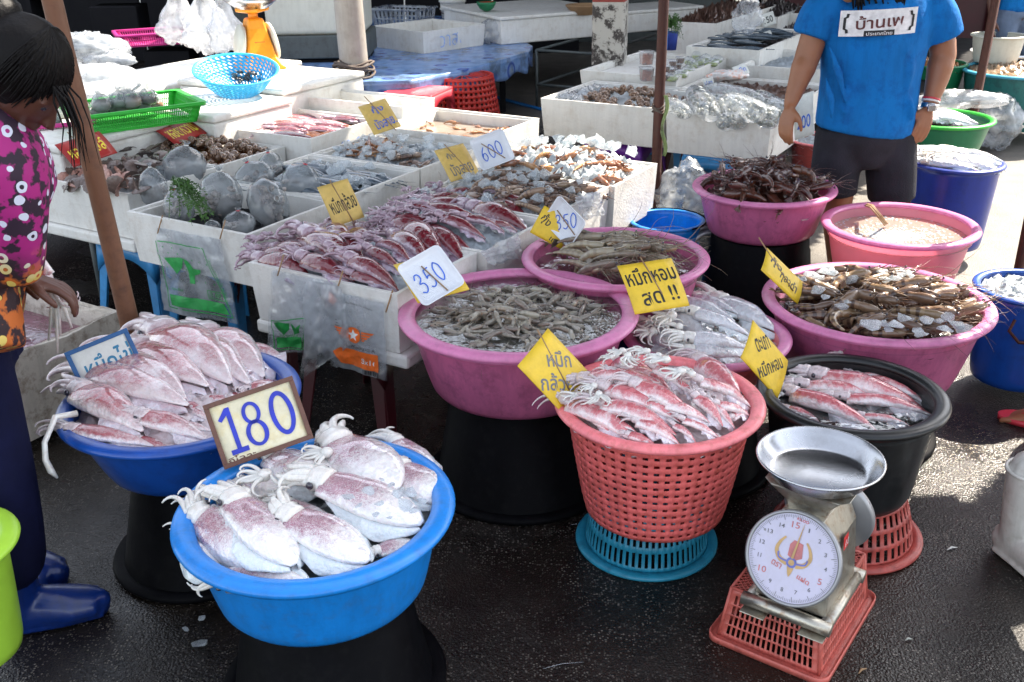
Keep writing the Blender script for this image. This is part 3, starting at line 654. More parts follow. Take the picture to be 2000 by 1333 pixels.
crate_basket('green_basket', 'bright green openwork basket of bagged food on a foam box', Matrix.Translation(_m) @ Matrix.Rotation(math.atan2((_b - _a).y, (_b - _a).x), 4, 'Z'), (_b - _a).length * .78, (_c - _b).length * .8, .09, 'green', taper=.86, nu=34, nv=3, nd=44)
crate_basket('magenta_basket', 'magenta openwork basket behind the bowed head', Matrix.Translation(at(110, 275, .66)) @ Matrix.Rotation(R(24), 4, 'Z'), .34, .24, .1, 'magenta', taper=.86, nu=26, nv=2, nd=16)
crate_basket('magenta_basket', 'empty magenta openwork basket on the back box beside white carrier bags', Matrix.Translation(at(300, 85, .74)) @ Matrix.Rotation(R(24), 4, 'Z'), .5, .34, .09, 'magenta', taper=.86, nu=26, nv=2, nd=16)
crate_basket('clear_crate', 'clear plastic crate behind the empty foam box', Matrix.Translation(at(790, 55, .5)) @ Matrix.Rotation(R(-25), 4, 'Z'), .55, .36, .2, 'bag2', taper=.9, nu=10, nv=2, nd=8)

# ------------------------------------------------------------ poles, pillar, back stall
def pole(name, label, a, b, r0, r1, mat, cat='pole', joints=0, n=14):
    a, b = V(a), V(b); N = 40; P = []; Rr = []
    for k in range(N + 1):
        t = k / N; P.append(a.lerp(b, t) + wobble((t * 3, r0 * 90, 0), 1.3, .006)); q = r0 + (r1 - r0) * t
        if joints and abs((t * joints) % 1 - .5) < .014 * joints / 4: q *= 1.07
        Rr.append(q)
    o = MB().tube(P, Rr, n).build(name, [mat]); return tag(o, label, cat)
# bamboo pole: stands behind the deep blue basin, leans to the left
fb = V((-.93, 2.98, 0)); k1 = px((fb.x, fb.y, .3))
lb = atY(262, 668, 2.96); lt = atY(101, 0, 2.86); dirn = lt - lb
pole('bamboo_pole', 'brown bamboo pole leaning left between the scallop sign and the squid basin', lb - dirn * (lb.z / dirn.z), lb + dirn * 1.9, .032, .024, 'bamboo', joints=7)
q = atY(1278, 395, 4.95); q2 = atY(1277, 0, 4.95)
pole('rusty_pole', 'rusty brown steel pole tied with green tape beside the snail box', (q.x, q.y, 0), (q.x + .01, q.y, 2.7), .026, .024, 'rust')
o = MB()
for k, dz in enumerate((0, .012, .024)): o.tube([(q.x + .029 * math.cos(a), q.y + .029 * math.sin(a), .72 + dz + .008 * math.sin(a * 2 + k)) for a in [2 * math.pi * i / 16 for i in range(16)]], .0035, 5, closed=True)
o.build('twine', ['rope']); tag(COL.objects[-1], 'pale twine wound round the rusty pole', 'twine')
o = MB().grid(lambda u, v: V((q.x + .03 + .012 * math.sin(v * 9) + (u - .5) * .018, q.y - .02 + .006 * math.sin(u * 5 + v * 7), .8 - .3 * v)), 3, 14).build('green_tape', ['herbtape'], solid=.001); tag(o, 'strip of green tape hanging on the rusty pole', 'tape')
q = at(1905, 190, 0); q = atY(1908, 188, 6.3); q2 = atY(1944, 0, 6.3)
dd = q2 - q
pole('dark_pole', 'dark square pole in front of the teal tub leaning right', q - dd * (q.z / dd.z), q + dd * 2.6, .03, .028, 'rust', n=4)
def pillar():
    m = newmat('peeling_paint'); n, l = nt(m); p = n['Principled BSDF']; co = tex_coord(n, l)
    sx = n.new('ShaderNodeSeparateXYZ'); l.new(co, sx.inputs[0])
    band = mth(n, l, 'GREATER_THAN', mth(n, l, 'FRACT', mth(n, l, 'MULTIPLY', mth(n, l, 'ADD', sx.outputs[2], .28), .75)), .5)
    c = mixc(n, l, band, (.24, .045, .035), (.42, .4, .36))
    pl = ramp(n, l, noise_node(n, l, co, 14, 8, .75), [(.5, (0,) * 3), (.56, (1,) * 3)])
    l.new(mixc(n, l, pl, c, (.05, .042, .038)), p.inputs['Base Color']); p.inputs['Roughness'].default_value = .8
    bump(n, l, pl, .5, .004, p)
    a, b = atY(1157, 100, 6.9), atY(1230, 100, 6.9); w = b.x - a.x
    o = MB().box((0, 0, 1.6), (w * .86, w * .86, 3.2)).build('concrete_pillar', [m], bevel=.02); o.location = ((a.x + b.x) / 2, 7.0, 0); o.rotation_euler = (0, 0, R(-14))
    tag(o, 'concrete pillar with peeling red and white paint', 'pillar')
pillar()
# low table with blue patterned oilcloth, curved end to the right
def oilcloth():
    m = newmat('blue_oilcloth'); n, l = nt(m); p = n['Principled BSDF']; co = tex_coord(n, l)
    mp = n.new('ShaderNodeMapping'); mp.inputs['Scale'].default_value = (1, 1, 1); l.new(co, mp.inputs[0])
    v = n.new('ShaderNodeTexVoronoi'); v.inputs['Scale'].default_value = 5.5; v.inputs['Randomness'].default_value = .25; l.new(mp.outputs[0], v.inputs['Vector'])
    c = ramp(n, l, v.outputs['Distance'], [(.0, (.25, .3, .3)), (.22, (.16, .26, .5)), (.34, (.02, .06, .34)), (.44, (.2, .33, .6)), (.8, (.12, .24, .48))])
    d = ramp(n, l, noise_node(n, l, co, 5, 7, .7), [(.48, (0,) * 3), (.62, (1,) * 3)])
    l.new(mixc(n, l, mth(n, l, 'MULTIPLY', d, .75), c, (.08, .11, .14)), p.inputs['Base Color']); p.inputs['Roughness'].default_value = .25
    bump(n, l, noise_node(n, l, co, 7, 4), .4, .02, p)
    root = thing('display_table', 'low table covered in grimy blue patterned oilcloth', 'table', (0, 0, 0))
    z = .5
    pts = [at(500, 178, z), at(705, 160, z), at(800, 158, z), at(900, 138, z), at(985, 116, z), at(1030, 102, z), at(1040, 90, z), at(1000, 70, z), at(905, 30, z), at(500, 40, z)]
    b = MB(); n0 = len(pts); top = [b.vert(q) for q in pts]; b.face(top, False)
    b.build('tabletop', [m], root)
    b = MB(); M2 = 60
    def fr(u, v):
        t = u * 6; i = min(5, int(t)); f = t - i; q = pts[i].lerp(pts[i + 1], f); q.z = z + .001 - v * (.155 + .02 * math.sin(u * 40)); q.y -= .012 * math.sin(u * 55) * v + .004; return q
    b.grid(fr, 120, 5).build('cloth_skirt', [m], root, solid=.002)
    for q in ((520, 165), (980, 105), (720, 60)):
        w = at(*q, z); MB().box((w.x, w.y + .06, .24), (.05, .05, .47)).build('leg', ['dark'], root)
oilcloth()
# cooler on a dark stand, pipe and rope
a, b = atY(512, 75, 8.2), atY(712, 78, 8.2)
cx, w = (a.x + b.x) / 2, b.x - a.x
root = thing('cooler_box', 'tall cream insulated cooler box standing on a dark stand', 'cooler', (cx, 8.3, 0))
MB().box((0, .3, a.z + .55), (w, .6, 1.1), taper=.97).build('cooler_body', ['cooler'], root, bevel=.04, bseg=4)
MB().box((0, .3, a.z - .09), (w * 1.02, .62, .18)).build('stand', ['greywall'], root, bevel=.01)
MB().box((0, .3, (a.z - .19) / 2), (w * .96, .55, a.z - .19)).build('stand_base', ['dark'], root, bevel=.01)
a = atY(688, 98, 7.55)
pole('grey_pipe', 'grey pipe post with a coil of rope at its foot, in front of the cooler', (a.x + .01, a.y, .42), (a.x - .03, a.y, 2.6), .105, .1, 'pipe', n=24)
o = MB()
for k in range(11):
    o.tube([(a.x + (.125 + .03 * math.sin(k * 1.7)) * math.cos(t), a.y + (.125 + .03 * math.sin(k * 1.7)) * math.sin(t), .51 + .011 * k + .012 * math.sin(t * 3 + k)) for t in [2 * math.pi * i / 20 for i in range(20)]], .009, 5, closed=True)
for k in range(4):
    o.tube([(a.x - .1 - .02 * k, a.y - .16, .56), (a.x - .12 - .022 * k, a.y - .3, .5), (a.x - .13 - .02 * k, a.y - .34, .3), (a.x - .12 - .02 * k, a.y - .35, .22)], .008, 5)
o.build('rope_coil', ['rope']); tag(COL.objects[-1], 'thick coil of dark rope round the foot of the grey pipe', 'rope')
# boxes of the centre background
def two(fl, fr, back, z):
    return at(*fl, z), at(*fr, z), at(*back, z)
def loose_box(fl, near, right, z, h, label, lid=False, mat='foam'):
    A, B, Cc = at(*fl, z), at(*near, z), at(*right, z); w = (B - A).length; d = (Cc - B).length; rz = math.atan2((B - A).y, (B - A).x)
    c = (A + Cc) / 2
    if lid:
        root = thing('foam_box', label, 'box', (c.x, c.y, z - h), rz)
        MB().box((0, 0, (h - .03) / 2), (w * .97, d * .97, h - .032)).build('box_body', [mat], root, bevel=.012)
        MB().box((0, 0, h - .015), (w, d, .03)).build('lid', [mat], root, bevel=.01)
        return root
    return box_at((c.x, c.y, z - h), rz, w, d, h, label, mat=mat, notch=((.4, 1, .08, .02),))
loose_box((735, 52), (838, 64), (935, 46), .68, .18, 'open empty foam box with blue handwriting on its side')
loose_box((925, 16), (1052, 40), (1130, 12), .74, .24, 'closed foam box with a ribbed lid beside the pillar', True)
loose_box((1092, 30), (1160, 42), (1290, 5), .7, .2, 'closed foam box with a small basket on it behind the pillar', True)
def frame_stand():
    root = thing('metal_frame_stand', 'thin metal frame stand under the closed foam boxes', 'stand', (0, 0, 0))
    A, B, Cc = at(1048, 96, .5), at(1160, 103, .5), at(1300, 60, .5); D = A + (Cc - B)
    for q in (A, B, Cc, D): MB().tube([(q.x, q.y, 0), (q.x, q.y, .49)], .013, 6).build('leg', ['greywall'], root)
    for p_, q in ((A, B), (B, Cc), (Cc, D), (D, A)):
        for zz in (.49, .2): MB().tube([(p_.x, p_.y, zz), (q.x, q.y, zz)], .012, 6).build('rail', ['greywall'], root)
frame_stand()
# white paint bucket, melon bowl, small basket
b_ = at(884, 12, .62)
root = thing('white_bucket', 'white ribbed paint bucket behind the empty foam box', 'bucket', (b_.x, b_.y, .5))
MB().lathe([(.12, 0), (.13, .08), (.142, .085), (.142, .1), (.133, .105), (.136, .16), (.15, .165), (.15, .18), (.138, .185), (.14, .24), (.15, .25)], 40, cap0=True).build('bucket_wall', ['foam'], root)
MB().tube([(.135 * math.cos(a), .135 * math.sin(a) , .07 - .03 * abs(math.sin(a))) for a in [R(180 + 12 * k) for k in range(16)]], .004, 5).build('handle', ['rust'], root)
b_ = at(950, 10, .8)
root = thing('melon_bowl', 'small dark green bowl with red inside on the foam lid', 'bowl', (b_.x, b_.y, .745))
MB().lathe([(.02, 0), (.06, .02), (.085, .06), (.09, .085), (.082, .08)], 28, cap0=True).build('bowl_wall', ['dgreen'], root); MB().lathe([(.083, .078), (.001, .07)], 28).build('bowl_filling', ['red'], root)
b_ = at(1140, 16, .76)
root = thing('wicker_basket', 'small shallow wicker basket on the foam lid behind the pillar', 'basket', (b_.x, b_.y, .705))
for k in range(7): MB().lathe([(.09 + .012 * k, .012 * k), (.094 + .012 * k, .012 * k + .012)], 28).build('wicker_band', ['twig'], root, solid=.004)
# blue hose on the wet ground
o = MB(); c = at(1060, 222, 0)
for k in range(3): o.tube([(c.x + .35 + (.26 + .03 * k) * math.cos(t), c.y - .35 + (.2 + .04 * k) * math.sin(t), .012 + .018 * k) for t in [R(20 * i) for i in range(18)]], .014, 6, closed=True)
o.tube([(c.x + .3, c.y - .1, .015), (c.x, c.y + .1, .014), (c.x - .2, c.y + .4, .014), (c.x - .5, c.y + .9, .014)], .014, 6)
o.build('blue_hose', ['hose']); tag(COL.objects[-1], 'coil of blue hose on the dark ground behind the water box', 'hose')
# dark shop behind, upper left
def shop():
    root = thing('shop_front', 'dark closed shop front behind the stalls', 'building', (-3.2, 12.2, 0))
    for k in range(9): MB().box((-4.6 + k * 1.02, 0, 1.6), (1.0, .06, 3.2)).build('shutter_panel', ['dark'], root, bevel=.01)
    MB().box((-.5, -.4, 3.1), (10, 1.0, .08)).build('eave', ['dark'], root)
    root = thing('storage_shelf', 'dark shelf of goods at the back left', 'shelf', (-3.2, 9.6, 0), R(-8))
    for z in (.15, .55, .95): MB().box((0, 0, z), (2.2, .5, .03)).build('shelf_board', ['dark'], root)
    for sx in (-1, 1): MB().box((sx * 1.08, 0, .6), (.04, .5, 1.2)).build('side_panel', ['dark'], root)
    for k, (x, z, c) in enumerate(((-.6, .18, 'greywall'), (.1, .18, 'dark'), (.7, .58, 'greywall'), (-.3, .58, 'dark'))):
        o = MB().box((0, 0, .15), (.42, .32, .28)).build('storage_crate', [c], bevel=.01); o.location = (-3.2 + x, 9.55 - x * -.1, z); tag(o, ['grey crate on the lowest shelf at the back left', 'black crate on the lowest shelf at the back left', 'grey crate on the middle shelf at the back left', 'black crate on the middle shelf at the back left'][k], 'crate')
shop()

# ------------------------------------------------------------ added unseen canopies, outlines traced back from the shade they should cast
def canopies():
    ZC = 2.55
    def sh(x, y, z):
        p = at(x, y, z); k = (ZC - z) / SD.z; return (p.x + SD.x * k, p.y + SD.y * k)
    def shG(s, t, z): p = G(s, t, z); k = (ZC - z) / SD.z; return (p.x + SD.x * k, p.y + SD.y * k)
    def inside(P, x, y):
        r = False; j = len(P) - 1
        for i in range(len(P)):
            if (P[i][1] > y) != (P[j][1] > y) and x < (P[j][0] - P[i][0]) * (y - P[i][1]) / (P[j][1] - P[i][1]) + P[i][0]: r = not r
            j = i
        return r
    near = [sh(*q) for q in ((-500, 420, .62), (60, 262, .7), (330, 250, .7), (520, 245, .7), (700, 268, .62), (985, 275, .62))] + [shG(*q) for q in ((-.8, 1.62, .66), (-.63, 1.5, .66), (-.3, 1.4, .66), (0, 1.28, .62), (.03, 1.02, .5), (.2, .95, .4), (.35, 1.25, .6))] + [sh(*q) for q in ((1360, 320, .6), (1630, 335, .6))] + [(2.62, 5.1), (2.5, 4.9)] + [sh(*q) for q in ((1560, 550, .53), (1700, 572, .53), (1830, 604, .53), (1900, 665, .5), (1960, 720, 0), (2150, 740, 0), (2400, 830, 0),
                             (2400, 1200, 0), (2010, 1150, 0), (1950, 1215, 0), (1900, 1320, 0), (1850, 1450, 0), (1500, 1900, 0), (-900, 2100, 0), (-1500, 900, .5))]
    hole = [sh(*q) for q in ((1800, 838, 0), (1850, 850, 0), (1930, 858, 0), (2300, 850, 0), (2300, 870, 0), (2000, 905, 0), (1950, 930, 0), (1890, 972, 0), (1780, 972, 0), (1700, 960, 0))]  # opening cut in the near canopy to drop a sun patch on the ground
    far = [sh(*q) for q in ((-400, 60, .7), (300, 40, .75), (560, 80, .75), (700, 150, .5), (870, 158, .45), (900, 172, .45), (1080, 176, .64), (1110, 190, .64), (1290, 214, .63), (1500, 232, .63), (1560, 260, .8), (1700, 60, 1.15), (1790, 30, 1.2), (1850, 60, .9),
                            (1900, 80, .5), (2100, 60, .5), (2300, 60, .5), (2000, -60, .5), (-500, -60, .5))]
    for nm, lb, pl, hl in (('unseen_shade_canopy', 'unseen dark canopy added over the near stalls, outline and gap cut to shape the shade', near, hole), ('unseen_shade_canopy', 'unseen dark canopy added over the far stalls, outline cut to shape the shade', far, None)):
        b = MB(); st = .04; X = [p[0] for p in pl]; Y = [p[1] for p in pl]; x0, y0 = min(X), min(Y); nx, ny = int((max(X) - x0) / st), int((max(Y) - y0) / st); ix = {}
        def vid(i, j):
            if (i, j) not in ix: ix[(i, j)] = b.vert((x0 + i * st, y0 + j * st, ZC))
            return ix[(i, j)]
        for j in range(ny):
            yy = y0 + (j + .5) * st; run = []
            for i in range(nx):
                xx = x0 + (i + .5) * st
                if inside(pl, xx, yy) and not (hl and inside(hl, xx, yy)):
                    if run and run[-1][1] == i: run[-1][1] = i + 1
                    else: run.append([i, i + 1])
            for a0, b0 in run: b.face((vid(a0, j), vid(b0, j), vid(b0, j + 1), vid(a0, j + 1)), False)
        o = b.build(nm, ['dark']); tag(o, lb, 'canopy')
canopies()
# ============================================================ SEAFOOD
def squid_mat(name, pale, spot, amt, speck=.5, side=(.85, .8, .8), seed=0, gloss=.14, collar=0):
    """wet skin: pigmented back fading to a pale belly, fine chromatophore speckle; 'u' runs collar to tail, 'w' is 1 on the back"""
    m = newmat(name); n, l = nt(m); p = n['Principled BSDF']; co = tex_coord(n, l)
    u, w = attr(n, 'u'), attr(n, 'w'); oi = n.new('ShaderNodeObjectInfo'); rnd = oi.outputs['Random']
    mp = n.new('ShaderNodeVectorMath'); mp.operation = 'ADD'; l.new(co, mp.inputs[0]); cmb = n.new('ShaderNodeCombineXYZ'); l.new(mth(n, l, 'MULTIPLY', rnd, 40), cmb.inputs[0]); l.new(cmb.outputs[0], mp.inputs[1]); c2 = mp.outputs[0]
    big = noise_node(n, l, c2, 5.5, 4, .6); fine = noise_node(n, l, c2, 190, 2, .6); mid = noise_node(n, l, c2, 18, 5, .7)
    back = n.new('ShaderNodeMapRange'); l.new(mth(n, l, 'ADD', w, mth(n, l, 'MULTIPLY', mth(n, l, 'SUBTRACT', big, .5), 1.6)), back.inputs[0]); back.inputs[1].default_value = .1; back.inputs[2].default_value = .95
    a = mth(n, l, 'MULTIPLY', back.outputs[0], mth(n, l, 'ADD', amt, mth(n, l, 'MULTIPLY', mth(n, l, 'SUBTRACT', rnd, .5), .35 * amt)))
    a = mth(n, l, 'MULTIPLY', a, mth(n, l, 'ADD', .1, mth(n, l, 'MULTIPLY', mid, 1.8)), True)
    if collar: a = mth(n, l, 'MULTIPLY', a, mth(n, l, 'MAXIMUM', mth(n, l, 'SUBTRACT', 1 + collar, mth(n, l, 'MULTIPLY', u, 2.2 * collar)), .3), True)
    sp = n.new('ShaderNodeMapRange'); l.new(fine, sp.inputs[0]); sp.inputs[1].default_value = .42; sp.inputs[2].default_value = .62
    f = mth(n, l, 'MULTIPLY', a, mth(n, l, 'ADD', 1 - speck, mth(n, l, 'MULTIPLY', sp.outputs[0], speck)), True)
    fs = n.new('ShaderNodeMapRange'); fs.interpolation_type = 'SMOOTHSTEP'; l.new(f, fs.inputs[0]); fs.inputs[1].default_value = .12; fs.inputs[2].default_value = .8; f = fs.outputs[0]
    c = mixc(n, l, f, mixc(n, l, mid, pale, side), spot)
    l.new(c, p.inputs['Base Color']); p.inputs['Roughness'].default_value = gloss + .12; p.inputs['Coat Weight'].default_value = 1; p.inputs['Coat Roughness'].default_value = .04; p.inputs['Coat IOR'].default_value = 1.7
    p.inputs['Subsurface Weight'].default_value = .25; p.inputs['Subsurface Radius'].default_value = (.012, .006, .005); p.inputs['Subsurface Scale'].default_value = 1
    bump(n, l, mth(n, l, 'ADD', mth(n, l, 'MULTIPLY', noise_node(n, l, c2, 11, 2, .4), .6), mth(n, l, 'MULTIPLY', big, 1.5)), .4, .03, p); return m
MT['sq_w'] = squid_mat('white_squid_skin', (.78, .76, .74), (.3, .08, .14), .75, .62, collar=1.1)
MT['sq_p'] = squid_mat('pink_squid_skin', (.76, .62, .62), (.42, .1, .12), .8, .3, collar=.5)
MT['sq_r'] = squid_mat('red_squid_skin', (.82, .66, .66), (.58, .13, .15), 1.0, .3)
MT['sq_m'] = squid_mat('maroon_squid_skin', (.36, .22, .27), (.17, .012, .022), 2.2, .25, side=(.5, .42, .5))
MT['sq_x'] = squid_mat('milky_squid_skin', (.68, .68, .7), (.3, .2, .25), .35, .5, side=(.62, .62, .66))
MT['fin_w'] = squid_mat('squid_fin_skin', (.76, .77, .78), (.5, .35, .38), .25, .5, side=(.7, .74, .78))
MT['fin_p'] = squid_mat('pink_squid_fin_skin', (.78, .62, .64), (.55, .2, .24), .6, .4, side=(.72, .68, .76))
MT['fin_m'] = squid_mat('dark_squid_fin_skin', (.36, .22, .29), (.2, .03, .06), 1.1, .3, side=(.5, .45, .56))
MT['arm_w'] = pm('pale_tentacle_skin', (.76, .73, .68), .3, (.55, .42, .34), .4, 30, coat=1, bumpv=.15, bscale=60, sss=.2, vary=.08)
MT['arm_p'] = pm('pinkish_tentacle_skin', (.66, .56, .57), .3, (.4, .2, .2), .5, 30, coat=1, bumpv=.15, bscale=90, sss=.2, vary=.1)
MT['arm_m'] = pm('mauve_tentacle_skin', (.42, .3, .36), .3, (.2, .05, .08), .8, 22, coat=1, bumpv=.15, bscale=90, sss=.1, vary=.15)
MT['eye'] = pm('squid_eye', (.02, .015, .03), .1, coat=1, bumpv=0)
def arm_path(rnd, L, yaw, lift, curl, start=V((0, 0, 0)), n=12):
    p = V(start); a = yaw; q = lift; out = [p.copy()]; ca = curl * rnd.uniform(.5, 1.6) * rnd.choice((-1, 1)); cq = rnd.uniform(-.09, -.02)
    for k in range(n):
        st = L / n; p = p + V((-math.cos(a) * math.cos(q), math.sin(a) * math.cos(q), math.sin(q))) * st
        t = k / n; a += ca * (t ** 1.6) * 1.1; q = max(-.5, q + cq)
        if p.z < -.1: q = max(q, rnd.uniform(-.05, .25))
        out.append(p.copy())
    return out
def squid_proto(kind, seed, mat, fmat, amat, wid=.15, fin='rhomb', bend=0, bendz=-.12, arms='one', armL=.45, flat=.82, finw=.14, narm=8, headl=.16, wavy=.02, curl=.35):
    """unit squid: mantle from x=0 (collar) to x=1 (tail). Returns meshes for its parts"""
    rnd = random.Random(seed * 91 + len(kind) * 7 + int(wid * 100)); P = {}
    def D(p):
        x = p.x; y = p.y + bend * (x * x - x) * (1 if x > 0 else .6); z = p.z + bendz * (x - .45) ** 2; return V((x, y, z))
    def wd(x): 
        if fin == 'skirt': return wid * (.86 + .28 * math.sin(min(1, x / .55) * math.pi / 2) if x < .45 else 1.12 * max(0, 1 - ((x - .42) / .6) ** 2.3) ** .8 + .02)
        return wid * (.9 + .14 * math.sin(x * math.pi / .5) if x < .35 else (1.0 * max(0, 1 - ((x - .3) / .72) ** 1.55) + .035))
    o = MB(); N = 22
    path = []; rad = []
    for k in range(N + 1):
        x = k / N; path.append(V((x, 0, 0))); r = wd(x); rad.append((r * flat, r))
    o.tube(path, rad, 16, up=(0, 0, 1), u=(0, 1))
    for i, v in enumerate(o.v):   # flatter belly, collar flare, slight folds
        x, y, z = v
        if z < 0: z *= .75
        if x < .04: y *= 1.03; z *= 1.03
        nn = noise.noise(V((x * 4 + seed, y * 6, z * 6))) * .012
        o.v[i] = tuple(D(V((x, y, z + nn))))
    P['mantle'] = o.mesh('mantle', mat, True)
    x0, x1 = (.06, .99) if fin == 'skirt' else (.48, .985)
    for sgn, key in ((1, 'fin'), (-1, 'fin2')):
        o = MB(); ph = rnd.uniform(0, 6)
        def fn(u, v, sgn=sgn, ph=ph):
            x = x0 + (x1 - x0) * u; 
            if fin == 'skirt': e = finw * (math.sin(math.pi * min(1, u * 1.02)) ** .55) * (.7 + .5 * u)
            else: e = finw * (1 - abs((u - .42) / (.42 if u < .42 else .58)) ** 1.25)
            e = max(e, .002); y = wd(x) * .82 + e * v
            if sgn < 0: e *= .9
            z = -.02 + (-.25 * v * v * e / .14 * .45 if fin == 'skirt' else -.05 * v) + wavy * math.sin(u * 17 + ph) * v * v
            return D(V((x + .03 * v, sgn * y, z)))
        o.grid(fn, 20, 5)
        for i in range(len(o.w)): o.w[i] = .55 - .6 * o.w[i]
        if sgn < 0: o.f = [f[::-1] for f in o.f]
        # thin solid sheet: add a lower copy
        nv = len(o.v); fs = list(o.f)
        for i in range(nv): p = o.v[i]; o.vert((p[0], p[1], p[2] - .012), o.u[i], o.w[i])
        for f in fs: o.face([q + nv for q in f][::-1])
        me = o.mesh('fin', fmat, True); P[key] = me
    # head
    o = MB(); hw = wid * .72
    o.tube([(.03, 0, 0), (-.01, 0, 0), (-.05, 0, .004), (-headl * .55, 0, .004), (-headl * .9, 0, 0), (-headl * 1.12, 0, 0)], [(hw * .75, hw * .85), (hw * .8, hw * .95), (hw * .72, hw * .8), (hw * .75, hw * 1.0), (hw * .62, hw * .8), (hw * .3, hw * .4)], 12, up=(0, 0, 1))
    arms_v = []; side = rnd.uniform(-.5, .5)
    hx = -headl * 1.0
    for k in range(narm):
        a = (k + .5) / narm * 2 * math.pi; st = V((hx, math.cos(a) * hw * .5, math.sin(a) * hw * .3)); yaw = math.cos(a) * .2 + side + rnd.uniform(-.18, .18)
        L = armL * rnd.uniform(.65, 1.15); pth = arm_path(rnd, L, yaw, math.sin(a) * .18 + rnd.uniform(-.12, .12), curl, st, 12)
        r0 = wid * .235 * rnd.uniform(.85, 1.15); arms_v.append((pth, [r0 * (1 - .82 * t / 12) for t in range(13)]))
    if arms == 'one':
        for pth, rr in arms_v: o.tube(pth, rr, 5, up=(0, 0, 1))
        P['head'] = o.mesh('head', amat, True)
    else:
        P['head'] = o.mesh('head', amat, True); P['tentacle'] = []
        for pth, rr in arms_v:
            b = MB().tube(pth, rr, 7, up=(0, 0, 1)); P['tentacle'].append(b.mesh('tentacle', amat, True))
    P['eye'] = []
    for s in (1, -1):
        b = MB().blob((-headl * .55, s * hw * .92, .01), (wid * .17, wid * .12, wid * .17), 8, 6); P['eye'].append(b.mesh('eye', 'eye', True))
    return P
def squid_from(P, M4, label, group, eyes=True, noise_scale=None):
    root = thing('squid', label, 'squid', mat=M4, group=group)
    obj('mantle', P['mantle'], root); obj('fin', P['fin'], root); obj('fin', P['fin2'], root); obj('head', P['head'], root)
    for t in P.get('tentacle', []): obj('tentacle', t, root)
    if eyes:
        for e in P['eye']: obj('eye', e, root)
    return root
PR = {}
for k in range(4):
    PR['w', k] = squid_proto('w', k, 'sq_w', 'fin_w', 'arm_w', wid=(.2, .22, .19, .23)[k], fin='skirt', bend=(.08, -.06, .04, -.03)[k], bendz=-.1, arms='many', armL=(.5, .42, .55, .4)[k], finw=.14, flat=.46, wavy=.022, curl=.45)
    PR['p', k] = squid_proto('p', k, 'sq_p', 'fin_p', 'arm_p', wid=(.17, .19, .18, .16)[k], fin='rhomb', bend=(.08, -.06, .04, -.03)[k], bendz=-.16, arms='many', armL=(.42, .35, .45, .32)[k], finw=(.17, .2, .12, .19)[k], flat=.62, curl=.6, wavy=.03)
    PR['r', k] = squid_proto('r', k, 'sq_r', 'fin_p', 'arm_p', wid=(.105, .12, .13, .1)[k], fin='rhomb', bend=(.1, -.08, .04, -.05)[k], bendz=-.25, armL=(.32, .28, .35, .3)[k], finw=(.1, .13, .08, .12)[k], flat=.8)
    PR['m', k] = squid_proto('m', k, 'sq_m', 'fin_m', 'arm_m', wid=(.14, .15, .16, .13)[k], fin='rhomb', bend=(.12, -.1, .04, -.12)[k], bendz=-.3, armL=(.42, .5, .45, .38)[k], finw=(.08, .12, .1, .13)[k], flat=.8, curl=.8, headl=.18)
    PR['x', k] = squid_proto('x', k, 'sq_x', 'fin_w', 'arm_w', wid=(.14, .15, .13, .16)[k], fin='rhomb', bend=(.08, -.06, .04, -.03)[k], bendz=-.15, armL=(.6, .5, .65, .55)[k], finw=(.12, .14, .1, .15)[k], flat=.72, curl=.6, headl=.2)
def dome(key, base, h, p=2):
    x0, y0, z, r = TUB[key][:4]
    return lambda x, y: base + h * max(0, 1 - (math.hypot(x - x0, y - y0) / r) ** p)
def heapbox(key, base, h):
    s0, s1, t0, t1, z = BOX[key]
    def f(x, y):
        q = V((x, y, 0)) - GO; s, t = q.dot(E1), q.dot(E2); a = (s - s0) / (s1 - s0) * 2 - 1; b = (t - t0) / (t1 - t0) * 2 - 1
        return base + h * max(0, (1 - abs(a) ** 2.5)) * max(0, (1 - abs(b) ** 2.5))
    return f
def hit(x, y, fn):
    z = fn(0, 2.5) if False else .5
    for _ in range(10):
        p = at(x, y, z); z = .5 * z + .5 * fn(p.x, p.y)
    return at(x, y, z)
def lay(kind, a, b, fn, label, group, v=None, dz=0, roll=0, rnd=random, wide=1, eyes=True, lift=.55, i=0, stepz=.0):
    A, B = hit(*a, fn), hit(*b, fn); L = (B - A).length; v = rnd.randrange(4) if v is None else v
    w = {'w': .15, 'p': .13, 'r': .12, 'm': .145, 'x': .14}[kind] * L * lift + dz
    A.z += w; B.z += w * .6; d = B - A; up = V((0, 0, 1)); up = Matrix.Rotation(roll, 3, d.normalized()) @ up
    return squid_from(PR[kind, v], frame(A, d, up, (L, L * wide, L * wide)), label, group, eyes)
random.seed(11)
f = dome('front', .47, .035)
FG = 'large white squid in the bright blue basin'
